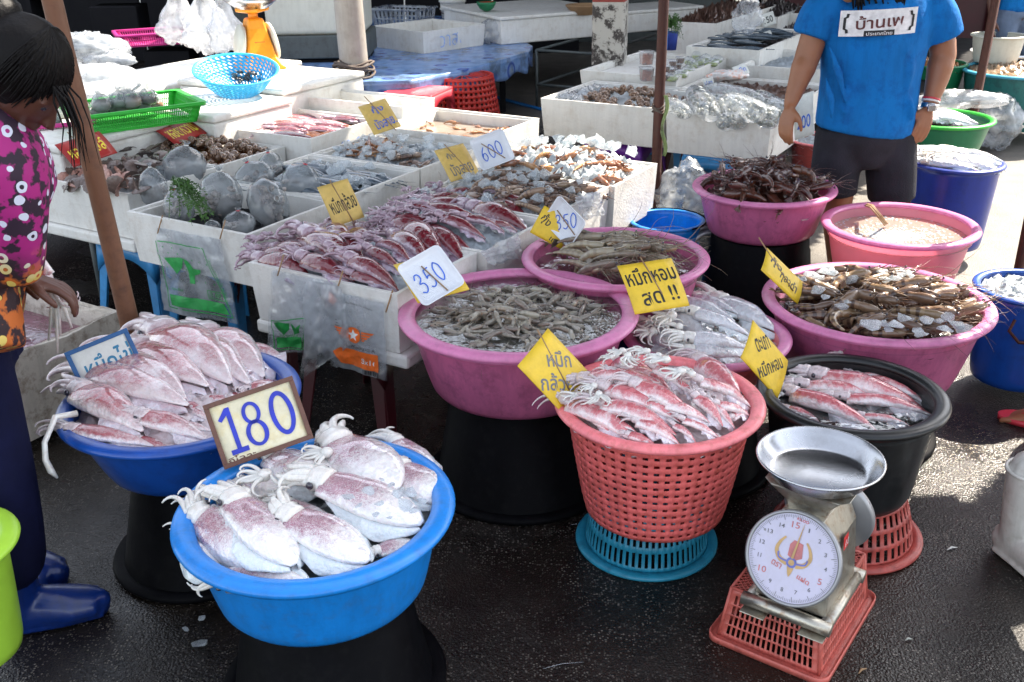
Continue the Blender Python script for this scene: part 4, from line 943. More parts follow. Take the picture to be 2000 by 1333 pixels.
for a, b, v, dz, roll, wd, lb in (
    ((456, 940), (530, 975), 1, -.03, 0, 1.5, 'pale squid half sunk in milky water at the upper left of the bright blue basin'),
    ((562, 985), (655, 1035), 2, -.015, 0, 1.1, 'small squid buried under others at the centre of the bright blue basin'),
    ((366, 1045), (420, 1112), 0, -.02, .3, 1, 'thin grey squid along the left inner edge of the bright blue basin'),
    ((442, 1120), (600, 1136), 3, -.03, .9, .75, 'squid on its side with a yellowish edge at the front of the bright blue basin'),
    ((739, 1066), (815, 1052), 1, -.02, 0, 1.2, 'squid at the lower right of the basin showing only its white fin'),
    ((775, 872), (845, 928), 2, -.005, 0, 1.15, 'squid with purple back at the far right edge of the bright blue basin'),
    ((785, 925), (862, 985), 3, 0, 0, 1.3, 'squid with broad white fin against the right rim of the bright blue basin'),
    ((540, 905), (655, 948), 0, .0, 0, 1.15, 'squid with a dark purple patch just below the 180 sign'),
    ((400, 1026), (510, 1113), 0, .004, .5, .9, 'squid lying tilted with a reddish patch near its head, left of the front pair'),
    ((470, 1014), (577, 1118), 3, .02, -.1, .95, 'speckled squid second from left in the front row of the bright blue basin'),
    ((663, 893), (775, 965), 1, .014, 0, 1.3, 'broad speckled squid at the back right, its arms curling up over the rim'),
    ((641, 970), (828, 1036), 3, .018, 0, 1.0, 'largest squid with wide rounded fins and ice on its back'),
    ((576, 1034), (723, 1107), 1, .012, 0, 1.12, 'squid with a deep purple patch behind its head at the front centre')):
    lay('w', a, b, f, lb, FG, v, dz, roll, wide=wd)
f = dome('leftb', .475, .07, 1.8)
LG = 'plump pink squid in the deep blue basin'
for a, b, v, dz, wd, lb in (
    ((344, 812), (415, 830), 0, -.03, 1, 'squid mostly hidden behind the upper left corner of the 180 sign'),
    ((358, 773), (400, 806), 1, -.03, 1.1, 'squid tucked below the long squid, left of the 180 sign'),
    ((405, 762), (462, 772), 2, -.03, 1.2, 'pale squid just above the top edge of the 180 sign'),
    ((450, 752), (500, 760), 0, -.035, 1.2, 'dark pink squid under the last big squid at right'),
    ((482, 744), (550, 735), 3, -.03, 1, 'dark pink squid at the right edge of the deep blue basin'),
    ((485, 682), (556, 703), 3, -.0, 1.1, 'white squid fin pointing right at the far right of the pile'),
    ((273, 850), (336, 876), 2, -.02, 1.1, 'small squid under the front row near the rim of the deep blue basin'),
    ((286, 815), (408, 856), 1, -.01, 1.0, 'deep pink squid in front of the pile, left of the 180 sign'),
    ((408, 672), (514, 733), 1, .0, 1.1, 'rightmost large squid at the back of the deep blue basin'),
    ((381, 678), (485, 748), 0, .002, 1.0, 'third large squid from the right in the back row'),
    ((326, 680), (449, 750), 1, .012, 1.0, 'big squid with red mark on top of the back row'),
    ((281, 707), (404, 756), 0, .01, 1.0, 'dark shouldered squid behind the longest one'),
    ((233, 724), (360, 780), 3, .008, 1.0, 'squid with a broad grey white fin in the middle of the pile'),
    ((199, 753), (367, 798), 2, .016, .85, 'longest pale squid across the middle of the pile'),
    ((154, 850), (300, 873), 2, .0, .7, 'slim squid with red belly edge lying along the front rim of the deep blue basin'),
    ((170, 788), (279, 847), 1, .014, 1.0, 'pink backed squid with a wide fin at the left front')):
    lay('p', a, b, f, lb, LG, v, dz, 0, wide=wd)
# long arm hanging over the rim of the deep blue basin
q0, q1, q2 = at(150, 808, .52), at(108, 815, .53), at(100, 850, .5)
o = MB().tube([q0, q1, V((q2.x - .01, q2.y - .02, .49)), V((q2.x - .01, q2.y - .035, .45)), V((q2.x + .0, q2.y - .04, .42)), V((q2.x + .012, q2.y - .04, .4))], [.009, .008, .007, .008, .009, .003], 8).build('tentacle', ['arm_w']); _p = [q for q in COL.objects if q.get('label', '').startswith('slim squid with red belly')][0]; o.parent = _p; o.matrix_parent_inverse = _p.matrix_world.inverted()
def lay_list(kind, key, fn, pts, group, where, dzs=None, wide=1, eyes=False, jit=.12):
    rnd = random.Random(len(pts) * 17 + len(key)); n = len(pts)
    ys = sorted((a[1] + b[1]) / 2 for a, b in pts); cut = [ys[n // 3], ys[2 * n // 3]]; row = [sum((a[1] + b[1]) / 2 >= c for c in cut) for a, b in pts]
    OR = 'leftmost second third fourth fifth sixth seventh eighth ninth tenth eleventh twelfth'.split(); kindw, place = where.split('|')
    def lab(i):
        mine = sorted((j for j in range(n) if row[j] == row[i]), key=lambda j: pts[j][0][0] + pts[j][1][0]); o_ = OR[mine.index(i)]
        return kindw + ', ' + (o_ if o_ == 'leftmost' else o_ + ' from the left') + ' in the ' + ('back', 'middle', 'front')[row[i]] + ' row of ' + place
    for i, (a, b) in enumerate(pts):
        k = i / max(1, n - 1)
        lay(kind, a, b, fn, lab(i), group, None, (dzs(k) if dzs else .012 * k - .006), rnd.uniform(-.25, .25), rnd, wide * rnd.uniform(.88, 1.15), eyes, i=i)
f = dome('bas', .515, .07, 1.9)
pts = [((1345, 700), (1416, 717)), ((1317, 710), (1398, 722)), ((1180, 731), (1225, 735)), ((1229, 724), (1310, 752)), ((1205, 712), (1270, 722)), ((1390, 720), (1450, 772)), ((1370, 712), (1444, 768)), ((1310, 728), (1392, 748)), ((1430, 815), (1462, 800)),
       ((1229, 851), (1282, 868)), ((1155, 815), (1200, 850)), ((1317, 834), (1363, 866)), ((1247, 830), (1331, 866)), ((1335, 827), (1413, 860)), ((1169, 820), (1243, 843)), ((1374, 784), (1441, 842)), ((1300, 800), (1390, 826)), ((1400, 800), (1470, 815)), ((1360, 788), (1416, 838)),
       ((1314, 753), (1374, 791)), ((1367, 760), (1476, 798)), ((1116, 806), (1240, 864)), ((1180, 808), (1324, 850)), ((1247, 774), (1363, 823)), ((1187, 781), (1331, 828)), ((1148, 763), (1286, 750)), ((1200, 752), (1300, 778)), ((1280, 740), (1350, 770))]
lay_list('r', 'bas', f, pts, 'red squid heaped in the salmon basket', 'red squid|the salmon basket', dzs=lambda k: -.014 + .04 * k, wide=1.35)
f = lambda x, y: .405
pts = [((1619, 707), (1713, 715)), ((1560, 720), (1640, 735)), ((1599, 732), (1700, 745)), ((1693, 727), (1800, 757)), ((1669, 727), (1774, 759)), ((1683, 744), (1818, 786)), ((1540, 800), (1600, 820)), ((1686, 816), (1781, 830)), ((1609, 747), (1808, 793)), ((1575, 762), (1744, 783)), ((1653, 788), (1825, 808)), ((1551, 782), (1713, 838))]
lay_list('r', 'blk', f, pts, 'slim red squid floating in the black tub', 'floating red squid|the black tub', dzs=lambda k: -.012 + .02 * k, wide=1.1, eyes=True)
f = dome('bsq', .455, .05)
pts = [((1255, 640), (1330, 690)), ((1247, 633), (1303, 663)), ((1300, 612), (1370, 650)), ((1412, 600), (1522, 648)), ((1363, 592), (1441, 614)), ((1338, 603), (1434, 630)), ((1353, 697), (1448, 700)), ((1360, 628), (1466, 660)), ((1353, 680), (1460, 686))]
lay_list('x', 'bsq', f, pts, 'long white squid in the rose pink tub', 'long white squid|the rose pink tub', dzs=lambda k: -.01 + .03 * k, wide=1.25, eyes=True)
f = heapbox('S1', .6, .07)
pts = [((563, 466), (612, 470)), ((633, 455), (680, 468)), ((686, 459), (739, 472)), ((693, 442), (767, 460)), ((517, 498), (580, 500)), ((658, 470), (706, 500)), ((542, 491), (605, 494)), ((513, 514), (602, 535)), ((633, 475), (697, 521)), ((743, 462), (800, 480)), ((722, 494), (788, 528)), ((743, 480), (803, 507)), ((778, 477), (835, 504)), ((799, 464), (860, 500)),
       ((824, 462), (905, 507)), ((609, 480), (692, 542)), ((690, 547), (764, 566)), ((693, 523), (783, 568)), ((598, 520), (692, 549)), ((650, 500), (720, 535)), ((860, 475), (925, 495))]
lay_list('m', 'S1', f, pts, 'maroon squid heaped in the front foam box', 'maroon squid|the front foam box', dzs=lambda k: -.012 + .03 * k, wide=1.15)
f = heapbox('S2', .6, .075)
pts = [((841, 389), (937, 390)), ((880, 378), (960, 385)), ((841, 399), (951, 412)), ((961, 403), (1032, 426)), ((834, 411), (940, 426)), ((774, 431), (856, 447)), ((933, 417), (1028, 444)), ((767, 443), (845, 455)), ((856, 428), (908, 437)), ((965, 442), (1014, 454)), ((912, 435), (990, 454)), ((866, 436), (951, 468)), ((980, 395), (1040, 415)), ((800, 415), (850, 420))]
lay_list('m', 'S2', f, pts, 'maroon squid heaped in the second foam box', 'maroon squid|the second foam box', dzs=lambda k: -.012 + .03 * k, wide=1.15)
def scatter_px(n, cx, cy, rx, ry, seed):
    rnd = random.Random(seed); out = []
    while len(out) < n:
        a, b = rnd.uniform(-1, 1), rnd.uniform(-1, 1)
        if a * a + b * b < 1: out.append((cx + a * rx, cy + b * ry))
    return sorted(out, key=lambda q: q[1])
def scat_squid(kind, key, n, where, group, base, h, L, ang, spread, seed, wide=1):
    x0, y0, z, r = TUB[key][:4]; rnd = random.Random(seed); f = dome(key, base, h)
    for i in range(n):
        rr = r * .72 * math.sqrt(rnd.random()); a = rnd.uniform(0, 6.28); c = V((x0 + rr * math.cos(a), y0 + rr * math.sin(a), 0)); t = ang + rnd.uniform(-spread, spread); d = V((math.cos(t), math.sin(t), 0)) * L * rnd.uniform(.8, 1.15)
        A = c - d * .5; B = c + d * .5; A.z = f(A.x, A.y) + .02 + .0015 * i; B.z = f(B.x, B.y) + .008 + .0015 * i
        squid_from(PR[kind, rnd.randrange(4)], frame(A, B - A, (0, 0, 1), (d.length,) * 3), where, group, False)
scat_squid('x', 'bb', 22, 'long white squid stacked in the navy blue pail', 'white squid in the navy pail', .475, .02, .2, R(-15), .35, 3, 1.2)
scat_squid('x', 'gr', 14, 'pale squid lying in water in the green tub', 'pale squid in the green tub', .465, .02, .2, R(-10), .4, 4)
scat_squid('r', 'lime', 12, 'pink squid in the lime green tub at the left edge', 'squid in the lime tub', .4, .02, .2, R(-10), .5, 5)
# head and arm tangles lying on the left of each maroon heap
def tangle(pts, fn, mat, group, label, s=.03, n=6, seed=1):
    rnd = random.Random(seed); protos = []
    for k in range(4):
        o = MB(); o.blob((0, 0, .2), (.5, .42, .4), 10, 7, .2, seed=k)
        for j in range(n + 2):
            a = (j / (n + 1) - .5) * 1.5 + rnd.uniform(-.25, .25); pth = arm_path(rnd, rnd.uniform(1.3, 2.5), a, rnd.uniform(-.05, .3), .7, V((-math.cos(a) * .3, math.sin(a) * .3, .15)), 10)
            o.tube(pth, [.2 * (1 - .75 * t / 10) for t in range(11)], 5)
        protos.append(o.mesh('curled_squid', mat, True))
    for i, (x, y) in enumerate(pts):
        p = hit(x, y, fn); c = obj('curled_squid', protos[i % 4]); ss = s * rnd.uniform(.75, 1.2)
        c.matrix_world = Matrix.Translation(p + V((0, 0, .022))) @ Matrix.Rotation(rnd.gauss(.1, .8), 4, 'Z') @ Matrix.Rotation(rnd.uniform(-.3, .3), 4, 'X') @ Matrix.Diagonal((ss, ss, ss, 1)); tag(c, label, 'squid', group)
tangle([(512, 480), (530, 470), (548, 480), (590, 455), (622, 462), (640, 448), (660, 440), (680, 436), (592, 505), (612, 500), (700, 478), (715, 472), (735, 470), (755, 462), (668, 455), (575, 478), (505, 500), (720, 455), (645, 485), (700, 500)], heapbox('S1', .6, .08), 'arm_m', 'curled squid heads in the front foam box', 'pale curled squid head and arms among the maroon squid in the front box', .028, 7, 3)
tangle([(742, 430), (760, 420), (775, 410), (790, 400), (805, 395), (818, 385), (830, 392), (800, 415), (780, 425), (758, 437), (825, 408), (845, 375), (860, 372), (812, 430), (850, 445), (770, 452), (875, 440), (740, 445), (800, 380)], heapbox('S2', .6, .085), 'arm_m', 'curled squid heads in the second foam box', 'pale curled squid head and arms along the left of the second squid box', .026, 7, 4)
tangle([(1515, 745), (1530, 760), (1545, 770), (1560, 755), (1535, 735), (1570, 722), (1590, 712), (1525, 785), (1640, 705), (1600, 740)], lambda x, y: .4, 'arm_w', 'curled squid heads in the black tub', 'white curled squid head and arms at the left of the black tub', .02, 7, 5)
tangle([(1195, 715), (1215, 705), (1240, 700), (1262, 705), (1285, 712), (1300, 722), (1330, 745), (1350, 750), (1160, 772), (1170, 790), (1130, 790), (1225, 715)], dome('bas', .54, .08), 'arm_w', 'white squid heads in the salmon basket', 'white squid head and arms draped over the red squid in the salmon basket', .022, 7, 6)
tangle([(1285, 640), (1300, 650), (1310, 635), (1325, 655), (1275, 665), (1320, 615)], dome('bsq', .47, .06), 'arm_w', 'squid arm tangles in the rose pink tub', 'thick white squid arms knotted at the left of the rose pink tub', .034, 7, 7)
tangle([(640, 905), (600, 960), (520, 950), (480, 985), (700, 880)], dome('front', .48, .04), 'arm_w', 'loose squid arms in the bright blue basin', 'tangle of white squid arms between the squid of the bright blue basin', .03, 6, 8)

# ------------------------------------------------------------ prawns and shrimps
def prawn_mat(name, base, stripe, leg, sw=.5, bands=13, tr=.15, wetr=.15):
    m = newmat(name); n, l = nt(m); p = n['Principled BSDF']; co = tex_coord(n, l); u, w = attr(n, 'u'), attr(n, 'w'); rnd = n.new('ShaderNodeObjectInfo').outputs['Random']
    s = mth(n, l, 'SINE', mth(n, l, 'MULTIPLY', u, bands * 6.283)); s = mth(n, l, 'ADD', s, mth(n, l, 'MULTIPLY', mth(n, l, 'SUBTRACT', noise_node(n, l, co, 9, 3), .5), 2.2)); s = mth(n, l, 'MULTIPLY', s, mth(n, l, 'GREATER_THAN', u, .37))
    f = n.new('ShaderNodeMapRange'); l.new(s, f.inputs[0]); f.inputs[1].default_value = -.2; f.inputs[2].default_value = .5; f.inputs[4].default_value = sw
    c = mixc(n, l, f.outputs[0], base, stripe); c = mixc(n, l, noise_node(n, l, co, 16, 5, .7), c, mixc(n, l, .5, c, leg))
    bel = n.new('ShaderNodeMapRange'); l.new(w, bel.inputs[0]); bel.inputs[1].default_value = -.2; bel.inputs[2].default_value = -.95; bel.inputs[4].default_value = .6; c = mixc(n, l, bel.outputs[0], c, leg)
    hs = n.new('ShaderNodeHueSaturation'); l.new(c, hs.inputs['Color']); v = n.new('ShaderNodeMapRange'); l.new(rnd, v.inputs[0]); v.inputs[3].default_value = .6; v.inputs[4].default_value = 1.35; l.new(v.outputs[0], hs.inputs['Value'])
    hh = n.new('ShaderNodeMapRange'); l.new(rnd, hh.inputs[0]); hh.inputs[3].default_value = .485; hh.inputs[4].default_value = .515; l.new(hh.outputs[0], hs.inputs['Hue'])
    l.new(hs.outputs[0], p.inputs['Base Color']); p.inputs['Roughness'].default_value = .3; p.inputs['Coat Weight'].default_value = .7; p.inputs['Coat Roughness'].default_value = wetr * .5
    p.inputs['Subsurface Weight'].default_value = tr; p.inputs['Subsurface Radius'].default_value = (.01, .006, .004)
    bump(n, l, noise_node(n, l, co, 30, 3), .2, .01, p); return m
MT['pr_grey'] = prawn_mat('grey_shrimp_shell', (.27, .28, .235), (.12, .135, .12), (.36, .2, .13), .55, 7, .35)
MT['pr_long'] = prawn_mat('olive_prawn_shell', (.24, .24, .18), (.1, .12, .1), (.38, .18, .1), .6, 8, .3)
MT['pr_tiger'] = prawn_mat('tiger_prawn_shell', (.25, .17, .1), (.02, .017, .015), (.2, .08, .04), .95, 7)
MT['pr_dark'] = prawn_mat('dark_prawn_shell', (.07, .025, .018), (.01, .006, .006), (.14, .03, .015), .8, 8, .02)
MT['pr_orange'] = prawn_mat('orange_prawn_shell', (.42, .2, .08), (.12, .07, .04), (.45, .16, .06), .7, 9)
MT['pr_brown'] = prawn_mat('brown_prawn_shell', (.26, .18, .12), (.06, .045, .04), (.25, .12, .08), .85, 9)
def prawn_mesh(mat, seed, curl=1.6, fat=.085, ant=1.0, legs=True, nseg=7, antennae=2):
    """unit prawn about 1 long, body arc in the local xz plane lying on its side when used"""
    rnd = random.Random(seed); o = MB(); N = 26; path = []; rad = []; p = V((0, 0, 0)); a = .0
    for k in range(N + 1):
        t = k / N; path.append(p.copy()); st = 1 / N
        if t > .38: a += curl / N * 1.35 * (.6 + .8 * t)
        p = p + V((math.cos(a), 0, -math.sin(a))) * st
        if t < .06: r = fat * (.35 + 8 * t)
        elif t < .38: r = fat * (.9 + .25 * math.sin((t - .06) / .32 * math.pi))
        else:
            q = (t - .38) / .62; ph = (q * nseg) % 1; r = fat * (1.0 - .7 * q ** 1.2) * (.9 + .2 * ph)
        rad.append((r * 1.08, r * .8))
    o.tube(path, rad, 8, up=(0, 0, 1), u=(0, 1))
    # rostrum
    o.tube([path[2] + V((0, 0, fat * .6)), path[0] + V((-.08, 0, fat * .9)), path[0] + V((-.2, 0, fat * 1.35))], [.02, .014, .002], 4, u=(0, .02))
    # tail fan
    e = path[-1]; d = (path[-1] - path[-2]).normalized(); nz = V((0, 1, 0))
    for sy in (-1.4, -.7, 0, .7, 1.4):
        dd = (d + nz * sy * .42).normalized(); i0 = [o.vert(e - d * .02, 1, 0), o.vert(e + dd * .1 + nz.cross(dd) * .0 + nz * .03, 1, 0), o.vert(e + dd * .19, 1, 0), o.vert(e + dd * .1 - nz * .03, 1, 0), o.vert(e + dd * .1 + V((0, 0, .012)), 1, 0)]
        for q in ((0, 1, 4), (1, 2, 4), (2, 3, 4), (3, 0, 4), (0, 3, 2, 1)): o.face([i0[z] for z in q], False)
    if legs:
        for k in range(5):
            for sy in (-1, 1):
                b = path[4 + k] + V((0, sy * fat * .4, -fat * .6)); kx = rnd.uniform(-.06, .03)
                o.tube([b, b + V((kx, sy * .05, -.07)), b + V((kx - .08, sy * .06, -.13))], [.011, .008, .003], 3, cap=False, u=(.1, .1))
        for k in range(5):
            j = 11 + k * 3; b = path[j]; t = (path[j + 1] - path[j - 1]).normalized(); dn = V((-t.z, 0, t.x)); dn = -dn if dn.z > 0 and k < 2 else dn
            dn = V((t.z, 0, -t.x)) 
            for sy in (-1, 1): o.tube([b + V((0, sy * .02, 0)), b + dn * (fat * 1.2) + V((0, sy * .03, 0))], [.014, .004], 3, cap=False, u=(.1, .1))
    for k in range(antennae):
        sy = 1 if k % 2 else -1; L = ant * rnd.uniform(.6, 1.1); pp = [path[0] + V((0, sy * .02, .02))]; aa = rnd.uniform(-.5, .5); el = rnd.uniform(0, .5)
        for j in range(7):
            aa += rnd.uniform(-.2, .3) * sy; el -= .1; pp.append(pp[-1] + V((-math.cos(aa) * math.cos(el), math.sin(aa) * math.cos(el), math.sin(el))) * L / 7)
        o.tube(pp, [.008 - .0009 * j for j in range(8)], 3, cap=False, u=(.05, .05))
    for sy in (-1, 1): o.cm = 1; o.blob(path[1] + V((-.02, sy * fat * .85, fat * .55)), (fat * .28,) * 3, 6, 5)
    return o.mesh('prawn', [mat, 'eye'], True)
def scatter_prawns(meshes, n, posfn, L, label, group, seed, ang=None, spread=3.14, flat=.7, name='prawn', cat='prawn', layer=.0003, tilt=.3):
    rnd = random.Random(seed)
    for i in range(n):
        p = posfn(rnd, i); a = rnd.uniform(-3.14, 3.14) if ang is None else ang + rnd.uniform(-spread, spread)
        o = obj(name, rnd.choice(meshes)); s = L * rnd.uniform(.75, 1.2)
        side = rnd.choice((-1, 1)) * (1.35 + rnd.uniform(-.25, .25)) if rnd.random() < flat else rnd.uniform(-.6, .6)
        o.matrix_world = Matrix.Translation((p.x, p.y, p.z + layer * i)) @ Matrix.Rotation(a, 4, 'Z') @ Matrix.Rotation(rnd.uniform(-tilt, tilt), 4, 'Y') @ Matrix.Rotation(side, 4, 'X') @ Matrix.Diagonal((s, s, s, 1)) @ Matrix.Translation((-.4, 0, .1))
        tag(o, label, cat, group)
def in_tub(key, base, h, k=.92, p=2, jz=.01, off=(0, 0), el=(1, 1)):
    x0, y0, z, r, hh, bb = TUB[key]; r = bb + (r - bb) * max(0, (hh + base - z) / hh) ** .8
    def f(rnd, i):
        rr = r * k * math.sqrt(rnd.random()); a = rnd.uniform(0, 6.283); x, y = off[0] + el[0] * rr * math.cos(a), off[1] + el[1] * rr * math.sin(a)
        d = math.hypot(x, y) / r; return V((x0 + x, y0 + y, base + h * max(0, 1 - d ** p) + rnd.uniform(-jz, jz)))
    return f
def in_box(key, base, h, a0=-.85, a1=.85, b0=-.85, b1=.85, jz=.01):
    s0, s1, t0, t1, z = BOX[key]; fb = heapbox(key, base, h)
    def f(rnd, i):
        a, b = rnd.uniform(a0, a1), rnd.uniform(b0, b1); q = G((s0 + s1) / 2 + a * (s1 - s0) / 2, (t0 + t1) / 2 + b * (t1 - t0) / 2)
        return V((q.x, q.y, fb(q.x, q.y) + rnd.uniform(-jz, jz)))
    return f
GS = [prawn_mesh('pr_grey', k, (1.4, 2.4, 3.2, 1.8, 3.6)[k], .088, .8) for k in range(5)]
scatter_prawns(GS, 290, in_tub('shr', .52, .035, .86, jz=.007), .09, 'small grey shrimp floating among the others in the large orchid pink tub', 'small grey shrimps in the large pink tub', 21, flat=.75, name='shrimp', cat='shrimp', layer=.00006)
LP = [prawn_mesh('pr_long', 10 + k, (.5, 1.0, 1.4, .8)[k], .075, 1.2) for k in range(4)]
x0, y0, z, r = TUB['tig'][:4]
def tigpos(rnd, i):
    a, b = rnd.uniform(-.62, .6), rnd.uniform(-.7, .7); return V((x0 + a * r * .8, y0 + b * r * .8, z - .06 + .075 * max(0, 1 - (a * a + b * b))))
scatter_prawns(LP, 46, tigpos, .17, 'long olive grey prawn in the orchid tub behind the 350 tray', 'long grey prawns behind the 350 tray', 22, ang=R(150), spread=.35, flat=.25, layer=.0006)
TP = [prawn_mesh('pr_tiger', 20 + k, (1.0, 1.6, .6, 2.2)[k], .085, .9) for k in range(4)]
scatter_prawns(TP, 85, in_tub('rt', .45, .045, .84), .18, 'striped tiger prawn in the wide orchid pink tub at right', 'tiger prawns in the wide pink tub', 23, ang=R(160), spread=.9, flat=.6, layer=.0004)
DP = [prawn_mesh('pr_dark', 30 + k, (1.0, 2.0, .8, 2.6)[k], .1, .7, antennae=5) for k in range(4)]
scatter_prawns(DP, 80, in_tub('lob', .56, .07, .86, 3), .15, 'dark brown spiny prawn heaped in the pink tub before the woman in blue', 'dark prawns heaped in the pink tub', 24, flat=.5, layer=.0005)
OP = [prawn_mesh('pr_orange', 40 + k, (1.0, 1.8, .6, 1.4)[k], .085, .6) for k in range(4)]
scatter_prawns(OP, 60, in_box('S4', .6, .06, -.85, .85, -.85, .3), .13, 'orange prawn in the sunlit foam box beside the rusty pole', 'orange prawns in the sunlit box', 25, ang=R(170), spread=1.0, flat=.6, layer=.0004)
BP = [prawn_mesh('pr_brown', 50 + k, (1.4, 2.2, .8, 1.8)[k], .09, .5) for k in range(4)]
scatter_prawns(BP, 60, in_box('S3', .585, .05, -.55, .88, -.85, .85), .14, 'banded brown prawn on ice in the box behind the squid', 'banded prawns behind the squid boxes', 26, ang=R(170), spread=1.0, flat=.6, layer=.0004)
scatter_prawns(OP, 26, in_box('B3', .6, .03, -.85, -.1, -.6, .5), .1, 'small orange prawn poking out of the ice behind the yellow cards', 'orange prawns under ice', 27, flat=.6)
scatter_prawns(BP, 14, in_box('B3', .6, .04, .1, .85, -.85, -.2), .12, 'brown prawn between ice chunks beside the yellow card', 'brown prawns under ice', 28, flat=.6)

# ------------------------------------------------------------ ice
def ice_mesh(seed, sub=1):
    b = bmesh.new(); rnd = random.Random(seed)
    for k in range(14): d = V((rnd.gauss(0, 1), rnd.gauss(0, 1), rnd.gauss(0, .8))).normalized(); b.verts.new(d * rnd.uniform(.7, 1.05))
    bmesh.ops.convex_hull(b, input=b.verts); 
    for v in [v for v in b.verts if not v.link_faces]: b.verts.remove(v)
    me = bpy.data.meshes.new('ice_chunk'); b.to_mesh(me); b.free(); me.materials.append(M_('ice')); return me
ICE = [ice_mesh(k) for k in range(6)]
def ice(posfn, n, s, label, group, seed, flatten=.75):
    rnd = random.Random(seed)
    for i in range(n):
        p = posfn(rnd, i); o = obj('ice_chunk', rnd.choice(ICE)); k = s * rnd.uniform(.5, 1.35)
        o.matrix_world = Matrix.Translation(p) @ Matrix.Rotation(rnd.uniform(0, 6.28), 4, 'Z') @ Matrix.Rotation(rnd.uniform(-.5, .5), 4, 'X') @ Matrix.Diagonal((k, k * rnd.uniform(.7, 1.1), k * flatten, 1)); tag(o, label, 'ice', group)
ice(in_box('B2', .61, .03, -.9, .9, -.9, .9), 40, .034, 'clear chunk of ice over the dark fish box', 'ice chunks on the dark fish', 31)
ice(in_box('B3', .62, .05, -.9, .9, -.9, .8), 55, .03, 'clear chunk of ice in the crab and prawn box behind the yellow cards', 'ice chunks on the crab box', 32)
ice(in_box('S3', .62, .05, -.95, .2, -.9, .9), 34, .026, 'wet ice chunk in the banded prawn box', 'ice chunks on the banded prawns', 33)
ice(in_box('S3', .63, .045, -.0, .9, -.95, .9), 14, .024, 'ice chunk lying on the banded prawns', 'ice chunks among the banded prawns', 133)
ice(in_box('S2', .605, .05, -.98, -.5, -.5, .95), 26, .024, 'ice chunk beside the squid arms in the second squid box', 'ice chunks in the second squid box', 34)
ice(in_box('S1', .6, .03, -.95, -.3, .3, .95), 16, .024, 'ice chunk at the rear of the front squid box', 'ice chunks in the front squid box', 35)
ice(in_box('S4', .66, .07, -.95, .95, .1, .95), 40, .032, 'sunlit ice chunk heaped at the rear of the orange prawn box', 'sunlit ice over the orange prawns', 36)
ice(in_box('A1', .6, .03, -.3, .9, 0, .9), 22, .022, 'ice chunk among the scallop shells', 'ice chunks among scallops', 37)
def onpx(pts, z): return lambda rnd, i: at(*pts[i % len(pts)], z) + V((0, 0, rnd.uniform(0, .01)))
P_ = [(1600, 570), (1612, 580), (1700, 640), (1725, 632), (1745, 640), (1770, 622), (1790, 648), (1850, 620), (1830, 632), (1865, 640), (1845, 648), (1640, 600), (1885, 640), (1810, 630), (1655, 592), (1735, 645), (1800, 655)]
ice(onpx(P_, .548), len(P_), .028, 'melting ice piece among the tiger prawns', 'ice pieces among the tiger prawns', 38, .5)
P_ = [(1560 + 30 * k, 545 - 6 * (k % 3) - 2 * k + (k * k * .28)) for k in range(12)]
ice(onpx([(x + dx, y + dy) for x, y in P_ for dx, dy in ((0, 0), (10, 6), (-12, 3))], .525), 24, .024, 'bright ice piece along the far rim of the tiger prawn tub', 'ice along the far rim of the tiger prawn tub', 39, .6)
P_ = [(745, 940), (765, 948), (720, 965), (740, 985), (790, 990), (700, 990), (780, 970), (810, 1000), (735, 1010), (680, 975), (760, 1020), (825, 985), (800, 965)]
ice(onpx(P_, .565), len(P_), .016, 'thin melting ice flake on the squid of the bright blue basin', 'melting ice flakes on the front squid', 40, .35)
for k, (x, y, s, q) in enumerate(((855, 627, .022, .55), (1075, 553, .028, .55), (1100, 545, .02, .55))):
    ice(onpx([(x, y)], q), 1, s, ['round white ice disc left in the shrimp tub', 'sheet of ice at the far side of the shrimp tub', 'small ice piece at the far rim of the shrimp tub'][k], None, 41 + k, .25)
for k, (x, y, s) in enumerate(((395, 1210, .015), (362, 1230, .011), (390, 1263, .021), (1185, 1010, .006))):
    ice(onpx([(x, y)], .006), 1, s, ['small ice piece on the ground near the basin pail', 'smallest ice piece on the ground', 'large round ice piece on the ground by the blue boot', 'tiny ice chip on the asphalt left of the cyan colander'][k], None, 50 + k, .3)
# crushed ice heaps (uncountable)
def heap(fn, cx, cy, rx, ry, mat, name, label, amp=.012, n=44, M4=None, box=None):
    o = MB()
    if box:
        s0, s1, t0, t1 = box; f = lambda u, v: G(s0 + (s1 - s0) * u, t0 + (t1 - t0) * v)
        def g(u, v): q = f(u, v); q.z = fn(q.x, q.y) + amp * noise.noise(V((q.x * 38, q.y * 38, 1))) + amp * .7 * noise.noise(V((q.x * 90, q.y * 90, 4))); return q
        o.grid(g, n, n)
    else:
        def g(u, v): x, y = cx + rx * v * math.cos(u * 6.2832), cy + ry * v * math.sin(u * 6.2832); return V((x, y, fn(x, y) + amp * noise.noise(V((x * 38, y * 38, 1))) + amp * .7 * noise.noise(V((x * 90, y * 90, 4)))))
        o.grid(g, n, n // 2, cu=True)
    ob = o.build(name, [mat]); return tag(ob, label, kind='stuff')
def boxheap(key, base, h, mat, name, label, amp=.012, m=.03, n=44, part=(0, 1, 0, 1)):
    s0, s1, t0, t1, z = BOX[key]; s0 += m; s1 -= m; t0 += m; t1 -= m
    return heap(heapbox(key, base, h), 0, 0, 0, 0, mat, name, label, amp, n, box=(s0 + (s1 - s0) * part[0], s0 + (s1 - s0) * part[1], t0 + (t1 - t0) * part[2], t0 + (t1 - t0) * part[3]))
def tubheap(key, base, h, mat, name, label, amp=.01, n=60):
    x, y, z, r, hh, bb = TUB[key]; r = bb + (r - bb) * max(0, (hh + base - z) / hh) ** .8 + .004; return heap(dome(key, base, h), x, y, r, r, mat, name, label, amp, n)
